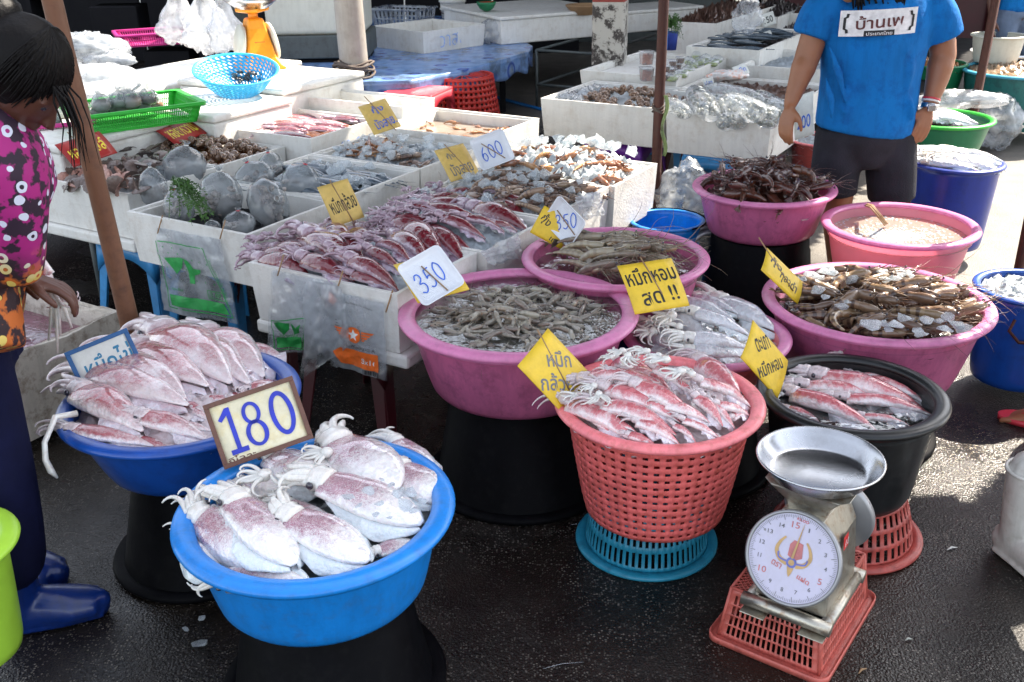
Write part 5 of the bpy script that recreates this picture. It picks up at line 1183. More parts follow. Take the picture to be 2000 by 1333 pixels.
boxheap('S1', .575, .06, 'slush', 'crushed_ice', 'crushed ice under the squid of the front box', .02)
boxheap('S2', .58, .065, 'slush', 'crushed_ice', 'crushed ice under the squid of the second box', .02)
boxheap('S3', .585, .05, 'slush', 'crushed_ice', 'crushed ice under the banded prawns', .02)
boxheap('S4', .59, .1, 'slush', 'crushed_ice', 'sunlit heap of crushed ice behind the orange prawns', .03)
boxheap('B2', .57, .02, 'water_m', 'water', 'melt water over dark fish'); boxheap('B3', .585, .045, 'slush', 'crushed_ice', 'crushed ice in the crab box', .025)
boxheap('B4', .6, 0, 'water_y', 'water', 'brown water in the sunlit box', .001)
boxheap('A1', .56, .03, 'slush', 'crushed_ice', 'crushed ice under the scallops', .02); boxheap('A2', .55, .06, 'sauce', 'snail_bed', 'brown bed under the sea snails', .015)
boxheap('A3', .62, .02, 'sauce', 'squid_bed', 'brown wet bed under the flat squid', .01); boxheap('B1', .53, .01, 'dark', 'wet_bed', 'dark water under the octopus bags', .01)
boxheap('P1', .27, 0, 'pinkwater' if 'pinkwater' in MT else 'water_y', 'water', 'pinkish water in the old foam box', .002)
tubheap('ice', .37, .03, 'slush', 'crushed_ice', 'white crushed ice in the blue pail at the right edge', .02)
tubheap('front', .44, .02, 'slush', 'crushed_ice', 'milky ice water under the front squid', .008); tubheap('leftb', .455, .065, 'arm_p', 'squid_bed', 'squid pulp under the pink squid', .02)
tubheap('bas', .48, .07, 'arm_p', 'squid_bed', 'pale squid flesh under the red squid of the salmon basket', .02); tubheap('bsq', .42, .05, 'arm_w', 'squid_bed', 'white squid flesh in the rose pink tub', .02)
tubheap('shr', .505, .03, 'shrbed' if 'shrbed' in MT else 'pr_grey', 'shrimp_mass', 'mass of grey shrimps under the surface', .015)
tubheap('rt', .43, .035, 'pr_dark', 'prawn_mass', 'dark prawns under the tiger prawns', .02); tubheap('lob', .52, .08, 'pr_dark', 'prawn_mass', 'dark prawn bodies under the heap', .03)
tubheap('bb', .455, .02, 'arm_w', 'squid_bed', 'white squid flesh in the navy pail', .01); tubheap('gr', .445, .01, 'arm_m', 'squid_bed', 'squid flesh in the green tub', .01)
tubheap('gr2', .48, .05, 'pr_orange', 'seafood_heap', 'heap of pale cut seafood in the dark green tub', .04); tubheap('teal', .47, .04, 'pr_brown', 'seafood_heap', 'heap of small mixed seafood in the teal tub', .04)
tubheap('red2', .39, .02, 'slush', 'crushed_ice', 'ice and small squid in the brick red tub', .02); tubheap('lime', .38, .02, 'arm_p', 'squid_bed', 'squid flesh in the lime tub', .02)
tubheap('grey', .62, .0, 'water_m', 'water', 'water in the grey basin', .001)
boxheap('P1', .2, 0, 'slush', 'crushed_ice', 'ice at the bottom of the old foam box', .02)
boxheap('B4', .55, 0, 'pr_orange', 'shrimp_mass', 'shrimp mass under the brown water', .01)
def disc(key, dz, mat, label):
    x, y, z, r, h, b = TUB[key]; k = (h + dz) / h; rr = b + (r - b) * max(0, k) ** .8 + .012
    o = MB(); o.grid(lambda u, v: V((x + rr * v * math.cos(u * 6.2832), y + rr * v * math.sin(u * 6.2832), z + dz + .0005 * noise.noise(V((u * 30 * v, v * 30, 2))))), 64, 24, cu=True)
    tag(o.build('water', [mat]), label, kind='stuff')
disc('shr', -.026, 'water_m', 'rippled water over the grey shrimps'); disc('tig', -.05, 'water_m', 'dark water round the long prawns'); disc('rt', -.055, 'water', 'water round the tiger prawns')
disc('blk', -.045, 'water', 'clear water in the black tub'); disc('pale', -.05, 'water_y', 'foamy sandy water in the pale tub'); disc('gr', -.03, 'water', 'water in the green tub'); disc('front', -.04, 'water_m', 'milky water in the bright blue basin')
# foam on the pale tub's water
o = MB(); rnd = random.Random(5); x, y, z, r = TUB['pale'][:4]
for k in range(1500):
    a, q = rnd.uniform(0, 6.28), rnd.random() ** .6
    if rnd.random() < .65: cx_, cy_ = x - .02 + rnd.gauss(0, .06), y - .02 + rnd.gauss(0, .045)
    else: cx_, cy_ = x + r * .95 * q * math.cos(a), y + r * .95 * q * math.sin(a)
    s = rnd.uniform(.002, .007) * (1.6 if rnd.random() < .1 else 1); o.blob((cx_, cy_, z - .05), (s, s, s * .25), 6, 4)
tag(o.build('foam_bubbles', ['slush']), 'white foam bubbles on the sandy water', kind='stuff')
q = [at(1690, 402, .53), at(1700, 405, .56), at(1716, 425, .54), at(1728, 440, .48)]
for k in range(3): tag(MB().tube([p_ + V((.006 * k, .004 * k, .004 * math.sin(k))) for p_ in q], .004, 6).build('aerator_tube', ['twig']), ['upper brown aerator tube hooked over the pale tub', 'middle brown aerator tube hooked over the pale tub', 'lower brown aerator tube hooked over the pale tub'][k], 'tube')
# ============================================================ SIGNS AND LETTERING
def text_verts(body, offset=0.0):
    c = bpy.data.curves.new('t', 'FONT'); c.body = body; c.resolution_u = 3; c.align_x = 'CENTER'; c.align_y = 'CENTER'; c.offset = offset; c.space_line = 1.25
    o = bpy.data.objects.new('t', c); COL.objects.link(o); dg = bpy.context.evaluated_depsgraph_get()
    me = bpy.data.meshes.new_from_object(o.evaluated_get(dg)); bpy.data.objects.remove(o); bpy.data.curves.remove(c)
    vs = [V(v.co) for v in me.vertices]; fs = [tuple(p.vertices) for p in me.polygons]; bpy.data.meshes.remove(me)
    if not vs: return [], []
    x0, x1 = min(v.x for v in vs), max(v.x for v in vs); y0, y1 = min(v.y for v in vs), max(v.y for v in vs)
    return [((v.x - (x0 + x1) / 2) / (x1 - x0), (v.y - (y0 + y1) / 2) / (y1 - y0)) for v in vs], fs
def lettering(body, fn, mat, parent, c, size, rot=0, offset=.0, wob=0, slant=0, name='lettering'):
    """fn(x, y) in sign metres -> local point; text fitted to size about c"""
    vs, fs = text_verts(body, offset); b = MB(); ca, sa = math.cos(rot), math.sin(rot)
    for x, y in vs:
        x, y = x * size[0] + slant * y * size[1], y * size[1]
        if wob: x += wob * noise.noise(V((x * 40, y * 40, 3))); y += wob * noise.noise(V((x * 40, y * 40, 9)))
        b.vert(fn(c[0] + x * ca - y * sa, c[1] + x * sa + y * ca))
    for f in fs: b.face(f, False)
    return b.build(name, [mat], parent)
DIG = {'3': [[(.1, .8), (.35, 1), (.7, .95), (.75, .7), (.35, .52), (.75, .45), (.85, .2), (.5, 0), (.1, .12)]], '5': [[(.9, .97), (.28, .95)], [(.3, .95), (.26, .75), (.2, .52)], [(.2, .52), (.5, .62), (.82, .42), (.72, .12), (.4, .0), (.1, .1)]],
       '0': [[(.5, 1), (.15, .75), (.12, .3), (.45, 0), (.82, .25), (.85, .75), (.5, 1)]], '6': [[(.7, 1), (.3, .7), (.15, .3), (.45, 0), (.8, .2), (.7, .5), (.4, .55), (.18, .35)]],
       '2': [[(.15, .8), (.5, 1), (.82, .78), (.6, .4), (.12, .03), (.5, .08), (.85, .02)]]}
def smooth(pts, n=5):
    out = []; P = [V((*p, 0)) for p in pts]
    for i in range(len(P) - 1):
        a, b, c, d = P[max(0, i - 1)], P[i], P[i + 1], P[min(len(P) - 1, i + 2)]
        for k in range(n):
            t = k / n; out.append(.5 * ((2 * b) + (c - a) * t + (2 * a - 5 * b + 4 * c - d) * t * t + (3 * b - a - 3 * c + d) * t ** 3))
    out.append(P[-1]); return out
def ribbon(b, pts, w, fn):
    P = smooth(pts); L = []
    for i, p in enumerate(P):
        t = (P[min(i + 1, len(P) - 1)] - P[max(i - 1, 0)]).normalized(); nn = V((-t.y, t.x, 0)) * (w(i / len(P)) if callable(w) else w) / 2
        L.append((b.vert(fn(p.x + nn.x, p.y + nn.y)), b.vert(fn(p.x - nn.x, p.y - nn.y))))
    for (a, c), (d, e) in zip(L, L[1:]): b.face((a, c, e, d), False)
def digits(s, fn, mat, parent, c, size, rot=0, w=.004, slant=.1):
    b = MB(); n = len(s); ca, sa = math.cos(rot), math.sin(rot)
    for i, ch in enumerate(s):
        for st in DIG[ch]:
            pts = []
            for x, y in st:
                X = (i + x * .86 - n / 2) * size[0] / n + slant * (y - .5) * size[1]; Y = (y - .5) * size[1]; pts.append((c[0] + X * ca - Y * sa, c[1] + X * sa + Y * ca))
            ribbon(b, pts, w, fn)
    return b.build('lettering', [mat], parent)
def solve(pix, ref, aspect=None):
    """find the plane through ref on which the four picture corners make the squarest rectangle"""
    rays = [ray(*p) for p in pix]; cpx = (sum(p[0] for p in pix) / 4, sum(p[1] for p in pix) / 4); D = (V(ref) - CP).dot(FW); C0 = CP + ray(*cpx) * D; best = None; tc = (CP - C0).normalized()
    a1 = tc.orthogonal().normalized(); a2 = tc.cross(a1)
    for i in range(18):
        for j in range(36):
            if i == 0 and j: continue
            th = R(i * 3.6); ph = R(j * 10); n = tc * math.cos(th) + (a1 * math.cos(ph) + a2 * math.sin(ph)) * math.sin(th)
            Q = [CP + r_ * ((C0 - CP).dot(n) / r_.dot(n)) for r_ in rays]; e = [Q[(k + 1) % 4] - Q[k] for k in range(4)]
            cost = sum(abs(e[k].normalized().dot(e[(k + 1) % 4].normalized())) for k in range(4)) / 2
            cost += abs(e[0].length / e[2].length - 1) + abs(e[1].length / e[3].length - 1) + .25 * th + (.15 if n.z < 0 else 0)
            if aspect: cost += .8 * abs(math.log(e[0].length / e[1].length / aspect))
            if best is None or cost < best[0]: best = (cost, n, Q)
    _, n, Q = best; X = ((Q[1] - Q[0]) + (Q[2] - Q[3])).normalized(); Y = n.cross(X).normalized()
    w = ((Q[1] - Q[0]).length + (Q[2] - Q[3]).length) / 2; h = ((Q[0] - Q[3]).length + (Q[1] - Q[2]).length) / 2; c = sum(Q, V((0, 0, 0))) / 4
    return Matrix(((X.x, Y.x, n.x, c.x), (X.y, Y.y, n.y, c.y), (X.z, Y.z, n.z, c.z), (0, 0, 0, 1))), w, h
def card(label, pix, ref, mat, lines=(), ink='ink_black', aspect=None, stick=None, framew=0, framemat=None, name='price_card', th=.003, dig=None, curve=None):
    curve = (0 if framew else .005) if curve is None else curve
    M4, w, h = solve(pix, ref, aspect); root = thing(name, label, 'sign', mat=M4)
    cz = lambda x, y: curve * (1 - (2 * y / h) ** 2)
    b = MB().grid(lambda u, v: V(((u - .5) * w, (v - .5) * h, cz(0, (v - .5) * h))), 6, 10).build('card', [mat], root, solid=th)
    fn = lambda x, y: V((x, y, cz(x, y) + th * .5 + .0006))
    for (tx, cx_, cy_, sx, sy, rot, off) in lines: lettering(tx, fn, ink, root, (cx_ * w, cy_ * h), (sx * w, sy * h), rot, off, wob=.0015 if off else 0)
    if dig: digits(dig[0], fn, dig[1], root, (dig[2] * w, dig[3] * h), (dig[4] * w, dig[5] * h), dig[6], dig[7])
    if framew:
        for sx, sy, fw_, fh in ((0, 1, w, framew), (0, -1, w, framew), (1, 0, framew, h - 2 * framew), (-1, 0, framew, h - 2 * framew)):
            MB().box((sx * (w - framew) / 2, sy * (h - framew) / 2, 0), (fw_, fh, .012)).build('frame_bar', [framemat], root, bevel=.001)
    if stick:
        (xa, ya), (xb, yb) = stick; MB().tube([(xa * w, ya * h, .004), (xb * w, yb * h, .004 + th)], .0022, 6).build('skewer', ['twig'], root)
    return root, w, h
def tray(label, pix, ref, num, ink, rot=0, stick=((-.2, .3), (.25, -.35)), aspect=None):
    M4, w, h = solve(pix, ref, aspect); root = thing('foam_tray', label, 'sign', mat=M4); b = MB(); rings = []
    def rr(x, y, z, rad, n=5):
        out = []
        for q, (sx, sy) in enumerate(((-1, -1), (1, -1), (1, 1), (-1, 1))):
            for k in range(n + 1):
                a = math.pi + q * math.pi / 2 + k / n * math.pi / 2; out.append(b.vert((sx * (x - rad) + rad * math.cos(a), sy * (y - rad) + rad * math.sin(a), z)))
        return out
    x, y = w / 2, h / 2; R_ = [rr(x * .8, y * .8, -.004, .01), rr(x * .99, y * .99, .012, .018), rr(x, y, .015, .018), rr(x * .985, y * .985, .017, .018), rr(x * .93, y * .93, .013, .016), rr(x * .84, y * .84, 0, .012)]
    for A, B in zip(R_, R_[1:]):
        for k in range(len(A)): b.face((A[k], A[(k + 1) % len(A)], B[(k + 1) % len(A)], B[k]))
    b.face(R_[0][::-1]); b.face(R_[-1]); b.build('tray_body', ['tray'], root)
    g = MB(); m = 22
    for k in range(m): yy = (k / (m - 1) - .5) * h * .74; g.box((0, yy, .0006), (w * .7, h * .008, .0012))
    g.build('ribbed_floor', ['tray'], root)['kind'] = 'stuff'
    digits(num, lambda X, Y: V((X, Y, .0022)), ink, root, (0, 0), (w * .66, h * .42), rot, w * .026)
    (xa, ya), (xb, yb) = stick; MB().tube([(xa * w, ya * h, .004), (xb * w, yb * h, .004)], .002, 6).build('skewer', ['twig'], root)
    return root
Gp = lambda s, t, z: G(s, t, z)
card('yellow card with black Thai writing stuck in the rear of the front squid box', [(616, 367), (679, 350), (711, 424), (656, 443)], G(-.62, .45, .7), 'yellow_o', [('หมึกกล้วย', 0.02, -.02, .82, .42, .08, .012)], aspect=.82, stick=((-.05, .58), (.1, -.55)))
card('faded yellow card stuck beside the sunlit box, highest of the yellow cards', [(697, 208), (753, 195), (782, 245), (733, 266)], G(-1.2, 1.5, .78), 'yellow_o', [('กุ้ง', .05, .22, .42, .3, .05, .012), ('มังลาย.', .08, -.22, .75, .32, .08, .012)], 'ink_blue', aspect=.85, stick=((-.12, .75), (.25, -.6)))
card('worn yellow card between the crab ice and the 600 tray', [(846, 293), (905, 283), (936, 338), (883, 358)], G(-.85, 1.0, .74), 'yellow_o', [('กุ้ง', -.1, .2, .3, .22, .05, .012), ('มังลาย', .03, -.2, .72, .36, .05, .012)], 'ink_grey', aspect=.85, stick=((-.1, .6), (.25, -.55)))
tray('white foam tray with blue 600, tilted above the banded prawns', [(915, 277), (978, 254), (1010, 311), (941, 338)], G(-.5, 1.2, .8), '600', 'ink_blue', .12, aspect=1.0)
card('yellow card hidden behind the white 320 tray', [(1062, 392), (1110, 440), (1108, 482), (1038, 465)], G(.0, .6, .66), 'yellow', [('กุ้ง', -.25, .1, .3, .4, -.4, .015), ('แม่', .2, -.35, .25, .2, -.2, .015)], aspect=.9)
tray('white foam tray with blue 350 tilted over the long grey prawns', [(1096, 379), (1151, 434), (1117, 487), (1064, 431)], G(.05, .62, .72), '350', 'ink_blue', R(48), stick=((-.35, .05), (.38, -.1)), aspect=1.2)
card('yellow card peeping out behind the white 350 tray at the shrimp tub', [(776, 508), (880, 500), (900, 560), (812, 603)], G(.02, .0, .68), 'yellow', aspect=1.1)
tray('white foam tray with blue 350 at the corner of the front squid box', [(771, 526), (852, 481), (911, 555), (827, 606)], G(.04, -.08, .72), '350', 'ink_blue', .12, stick=((-.03, .28), (.12, -.42)), aspect=1.0)
card('yellow card with two exclamation marks behind the rose pink tub', [(1194, 522), (1311, 506), (1346, 596), (1252, 613)], (.5, 2.72, .62), 'yellow', [('หมึกหอม', .0, .22, .9, .36, .03, .015), ('สด !!', .04, -.22, .66, .3, .06, .015)], aspect=1.2, stick=((-.05, .6), (.08, -.2)))
card('narrow yellow card standing in the left of the tiger prawn tub', [(1498, 487), (1566, 549), (1558, 597), (1486, 525)], (.95, 3.0, .58), 'yellow', [('กุ้ง', -.22, .15, .3, .42, -.1, .015), ('กุลาดำ', .15, -.1, .45, .5, -.1, .015)], aspect=1.6, stick=((-.75, .55), (.3, -.25)))
card('yellow card leaning on the rim of the black tub', [(1470, 625), (1540, 708), (1516, 776), (1447, 700)], (.78, 2.5, .56), 'yellow', [('ตะเภา', -.18, .22, .42, .28, .9, .015), ('หมึกหอม', .12, -.05, .7, .3, .95, .015)], aspect=1.25)
card('glittery yellow card tied with red thread on the salmon basket', [(1073, 645), (1154, 733), (1101, 810), (1007, 712)], (.13, 2.28, .6), 'yellow', [('หมึก', -.08, .2, .45, .3, .82, .015), ('กล้วย', .12, -.16, .58, .3, .82, .015)], 'ink_grey', aspect=1.05, stick=((-.62, .3), (.35, -.1)))
card('red card with yellow Thai writing cut by the bamboo pole', [(108, 288), (188, 254), (234, 302), (143, 323)], G(-2.15, .55, .74), 'redcard', [('หอยเชลล์', 0, 0, .8, .5, .02, .015)], 'ink_yellow', aspect=1.5, stick=((-.1, .8), (-.05, -.2)))
card('red card with yellow Thai writing beside the sea snails', [(298, 257), (367, 233), (402, 261), (347, 282)], G(-2.2, 1.05, .74), 'redcard', [('หอยหวาน', 0.02, 0, .8, .5, .02, .015)], 'ink_yellow', aspect=1.5, stick=((-.1, .8), (-.05, -.2)))
card('blue framed board with teal Thai writing behind the pink squid', [(125, 690), (240, 644), (293, 720), (165, 775)], (-1.0, 2.5, .6), 'whitecard', [('หมึกไข่', .05, .0, .74, .5, .0, .012)], 'ink_teal', aspect=1.4, framew=.012, framemat='blueframe', name='framed_board')
rt_, w, h = card('cream board in brown frame with big blue 180', [(394, 793), (572, 734), (611, 856), (440, 918)], (-.62, 2.05, .6), 'cream', [('กิโลละ', -.28, -.41, .3, .11, 0, .01)], 'ink_brown', aspect=1.42, framew=.011, framemat='woodframe', name='framed_board')
def bignum(root, w, h):
    b = MB(); fn = lambda x, y: V((x * w, y * h, .0034))
    def ring(cx_, cy_, rx, ry, tx, ty, n=36):
        a = [b.vert(fn(cx_ + rx * math.cos(t), cy_ + ry * math.sin(t))) for t in [2 * math.pi * k / n for k in range(n)]]; c = [b.vert(fn(cx_ + (rx - tx) * math.cos(t), cy_ + (ry - ty) * math.sin(t))) for t in [2 * math.pi * k / n for k in range(n)]]
        for k in range(n): b.face((a[k], a[(k + 1) % n], c[(k + 1) % n], c[k]), False)
    def poly(p): b.face([b.vert(fn(*q)) for q in p], False)
    ring(.27, .02, .13, .34, .052, .07); ring(-.045, .17, .1, .17, .042, .05); ring(-.045, -.14, .12, .2, .05, .05)
    poly([(-.30, .36), (-.25, .36), (-.25, -.28), (-.30, -.28)]); poly([(-.30, .36), (-.30, .25), (-.37, .17), (-.40, .21)]); poly([(-.37, -.27), (-.18, -.27), (-.18, -.345), (-.37, -.345)])
    b.build('lettering', ['ink_navy'], root)
bignum(rt_, w, h)
# white cards in the right hand stall
for lb, pix, ref, tx, ink in (('white strip marked 200 hanging on the front of the bagged squid stall', [(1552, 190), (1590, 178), (1590, 262), (1552, 275)], G(.3, 3.0, .6), '200', 'ink_blue'), ('small white price card over the mackerel', [(1470, 72), (1505, 59), (1510, 74), (1482, 84)], G(-.5, 5.2, .85), '200', 'ink_black'),
                      ('white card leaning in the grey mussel box', [(1483, 30), (1512, 22), (1514, 46), (1494, 56)], G(-.3, 6.3, .85), '150', 'ink_black'), ('white card with blue writing over the orange printed bag', [(1428, 133), (1455, 124), (1464, 143), (1440, 150)], G(-.5, 3.9, .75), 'หมึก', 'ink_blue'),
                      ('blue marked card beside the salad packs', [(1371, 157), (1393, 150), (1395, 168), (1376, 172)], G(-.6, 3.6, .72), 'ปลา', 'ink_blue')):
    card(lb, pix, ref, 'whitecard', [(tx, 0, 0 if tx != '200' or ink != 'ink_blue' else -.15, .7, .5 if ink != 'ink_blue' or tx != '200' else .3, .0, .01)], ink)
def onplane(p, p0, n): d = ray(*p); return CP + d * ((V(p0) - CP).dot(n) / d.dot(n))
# handwriting on foam boxes
A, B, Cc = at(735, 52, .68), at(838, 64, .68), at(935, 46, .68); ex = (Cc - B).normalized(); nn = V((ex.y, -ex.x, 0))
fn = lambda x, y: B + ex * x + V((0, 0, y - .09)) + nn * .006
rw = lettering('วาสนา', fn, 'ink_ltblue', None, ((Cc - B).length * .5, 0), ((Cc - B).length * .62, .1), 0, -.008, .006); tag(rw, 'pale blue handwriting on the side of the empty foam box', 'writing')
s0, s1, t0, t1, z = BOX['A3']
rw = lettering('ลา 60 8', lambda x, y: G(s1 + .003, t0 + .1 + x, z - .09 + y), 'ink_ltblue', None, (.12, 0), (.28, .07), 0, -.01, .006); tag(rw, 'faint blue scribble on the side of the flat squid box', 'writing')

# ------------------------------------------------------------ hanging plastic bags
class Sheet:
    def __init__(s, pix, p0, n, wave=.006, seed=0):
        s.Q = [onplane(p, p0, n) for p in pix]; s.n = V(n); s.wave = wave; s.seed = seed
    def p(s, u, v, off=0):   # v=0 top
        a, b, c, d = s.Q; q = (a * (1 - u) + b * u) * (1 - v) + (d * (1 - u) + c * u) * v
        k = s.wave * (noise.noise(V((u * 3 + s.seed, v * 2.5, s.seed))) * 1.6 + .5 * math.sin(u * 9 + v * 3 + s.seed) * v) + s.wave * .6 * noise.noise(V((u * 9, v * 9, s.seed + 4)))
        return q + s.n * (k + off + .006)
    def poly(s, pts, mat, parent, name='print', off=.0012):
        bm = bmesh.new(); bm.faces.new([bm.verts.new((u, v, 0)) for u, v in pts]); bmesh.ops.triangulate(bm, faces=bm.faces[:])
        for _ in range(3):
            es = [e for e in bm.edges if e.calc_length() > .06]
            if es: bmesh.ops.subdivide_edges(bm, edges=es, cuts=1); bmesh.ops.triangulate(bm, faces=bm.faces[:])
        for v in bm.verts: v.co = s.p(v.co.x, v.co.y, off + .0015)
        me = bpy.data.meshes.new(name); bm.to_mesh(me); bm.free(); me.materials.append(M_(mat)); return obj(name, me, parent)
    def line(s, pts, w, mat, parent, off=.0012):
        b = MB()
        for (a, c), (d, e) in zip(pts, pts[1:]):
            n = 8; L = math.hypot(d - a, e - c); tx, ty = -(e - c) / L * w / 2, (d - a) / L * w / 2
            ids = [(b.vert(s.p(a + (d - a) * k / n + tx, c + (e - c) * k / n + ty, off)), b.vert(s.p(a + (d - a) * k / n - tx, c + (e - c) * k / n - ty, off))) for k in range(n + 1)]
            for (q, r_), (t, y) in zip(ids, ids[1:]): b.face((q, r_, y, t), False)
        return b.build('print', [mat], parent)
    def text(s, tx, c, size, mat, parent, rot=0, off=.0015): return lettering(tx, lambda x, y: s.p(x, -y, off), mat, parent, (c[0], -c[1]), size, rot, 0.004)
FN = -E2
def bag_root(label, S, mat='bag2', back=True):
    root = thing('plastic_bag', label, 'plastic bag'); 
    MB().grid(lambda u, v: S.p(u, v), 26, 34).build('bag_front', [mat], root)
    if back: MB().grid(lambda u, v: S.p(u * .98 + .03 * v, v * 1.015, -.006), 14, 18).build('bag_back', ['bag'], root)
    return root
S = Sheet([(309, 445), (432, 468), (466, 632), (318, 606)], G(-1.1, .165, .5), FN, .009, 2); rt_ = bag_root('clear bag with green printed frame hung on the octopus box', S)
S.line([(.02, .14), (.72, .14), (.97, .93), (.12, .93), (.0, .14)], .012, 'ink_green', rt_)
S.poly([(.14, .77), (.88, .77), (.94, .9), (.16, .9)], 'ink_green', rt_)
S.poly([(.1, .33), (.16, .32), (.24, .4), (.32, .3), (.38, .31), (.35, .42), (.28, .5), (.2, .42)], 'ink_green', rt_); S.poly([(.38, .31), (.43, .33), (.5, .42), (.62, .41), (.6, .46), (.5, .5), (.5, .6), (.44, .6), (.42, .45)], 'ink_green', rt_)
S.text('½ กก.', (.78, .69), (.16, .07), 'ink_green', rt_); S.line([(.66, .65), (.89, .65), (.91, .74), (.68, .74), (.66, .65)], .008, 'ink_green', rt_)
S.text('ถุงเย็น', (.24, .7), (.16, .04), 'ink_green', rt_)
S.text('ถุงบรรจุอาหาร ใส เหนียว ทนทาน', (.88, .55), (.62, .05), 'ink_green', rt_, R(-76))
for k in range(14):
    u, v = .1 + .13 * (k % 6) + .04 * (k // 6), .2 + .12 * (k // 3) % .42; S.poly([(u + .012 * math.cos(a * 1.257) * (1 if a % 2 else .5), v + .012 * math.sin(a * 1.257)) for a in range(5)], 'ink_green', rt_, 'printed_star')
S = Sheet([(533, 528), (660, 552), (640, 690), (526, 688)], G(-.4, -.027, .5), FN, .012, 5); rt_ = bag_root('clear bag with green print hung at the left of the front squid box', S, 'bag')
S.line([(.06, .58), (.34, .56), (.6, .52), (.58, .96), (.12, .96), (.06, .58)], .012, 'ink_green', rt_); S.poly([(.14, .8), (.56, .78), (.56, .94), (.16, .93)], 'ink_green', rt_)
S.poly([(.12, .6), (.2, .58), (.28, .66), (.36, .6), (.36, .68), (.28, .76), (.18, .7)], 'ink_green', rt_); S.poly([(.38, .6), (.46, .66), (.54, .6), (.52, .72), (.42, .76)], 'ink_green', rt_)
S.text('ตราหงส์', (.34, .77), (.3, .035), 'ink_green', rt_)
S = Sheet([(600, 548), (668, 560), (690, 672), (588, 742)], G(-.3, -.04, .5), FN, .012, 8); bag_root('loose milky plastic sheet hanging between the two printed bags', S, 'bag2', False)
S = Sheet([(645, 568), (752, 592), (756, 742), (650, 712)], G(-.15, -.03, .5), FN, .006, 11); rt_ = bag_root('clear bag with orange winged star hung at the right of the front squid box', S)
S.poly([(.0, .0), (.17, .08), (.06, .16), (.0, .14)], 'ink_orange', rt_)
S.poly([(.06, .78), (.2, .7), (.86, .7), (.88, .92), (.2, .92)], 'ink_orange', rt_)
cx_, cy_ = .44, .5; S.poly([(cx_ + .13 * math.cos(R(a * 15)), cy_ + .105 * math.sin(R(a * 15))) for a in range(24)], 'ink_orange', rt_)
S.poly([(cx_ + (.1 if a % 2 == 0 else .042) * math.cos(R(a * 36 - 90)), cy_ + (.082 if a % 2 == 0 else .034) * math.sin(R(a * 36 - 90))) for a in range(10)], 'ink_white', rt_, 'printed_star', .002)
for k in range(4):
    for sg in (-1, 1): S.poly([(cx_ + sg * .15, cy_ - .07 + .035 * k), (cx_ + sg * (.36 - .05 * k), cy_ - .07 + .035 * k), (cx_ + sg * (.33 - .05 * k), cy_ - .045 + .035 * k), (cx_ + sg * .15, cy_ - .045 + .035 * k)], 'ink_orange', rt_, 'printed_wing')
S.text('½ กิโลขนาด A', (.55, .655), (.52, .045), 'ink_black', rt_); S.text('8x16', (.7, .82), (.26, .07), 'ink_white', rt_, 0, .003); S.text('บรรจุภัณฑ์พลาสติก ปลอดภัย', (.5, .1), (.6, .03), 'ink_black', rt_, R(-3))
for k in range(11): S.poly([(.6 + .026 * k, .93), (.6 + .026 * k + (.016 if k % 3 else .008), .93), (.6 + .026 * k + (.016 if k % 3 else .008), .985), (.6 + .026 * k, .985)], 'ink_black', rt_, 'barcode_bar')
for k in range(5): S.poly([(.05, .34 + .035 * k), (.05 + .1 + .03 * (k % 3), .34 + .035 * k), (.15 + .03 * (k % 3), .347 + .035 * k), (.05, .347 + .035 * k)], 'ink_black', rt_)
for k, (x, y) in enumerate(((432, 450), (545, 520), (660, 552), (757, 590), (310, 440))):
    p_ = onplane((x, y), G(-.4, -.03 if k in (1, 2, 3) else .16, .5), FN); o = MB().tube([p_ + FN * .012 + V((0, 0, -.03)), p_ - FN * .01 + V((.012, 0, .035))], .0025, 6).build('bamboo_skewer', ['twig']); tag(o, ['skewer pinning the green framed bag at its right corner', 'skewer pinning the left printed bag', 'skewer between the two bags of the front squid box', 'skewer pinning the orange star bag beside the 350 tray', 'skewer pinning the green framed bag at its left corner'][k], 'skewer')
# wrap bag of the second squid box and prawn box
for lb, pix, p0, n, m in (('clear plastic wrap hanging over the right side of the second squid box', [(935, 492), (1010, 455), (1018, 500), (960, 520)], G(.03, .4, .5), E1, 'bag2'), ('clear bag with a green seam hung on the banded prawn box', [(1120, 385), (1170, 372), (1176, 418), (1140, 430)], G(.04, 1.1, .5), E1, 'bag2')):
    S = Sheet(pix, p0, n, .012, 3); bag_root(lb, S, m, False)

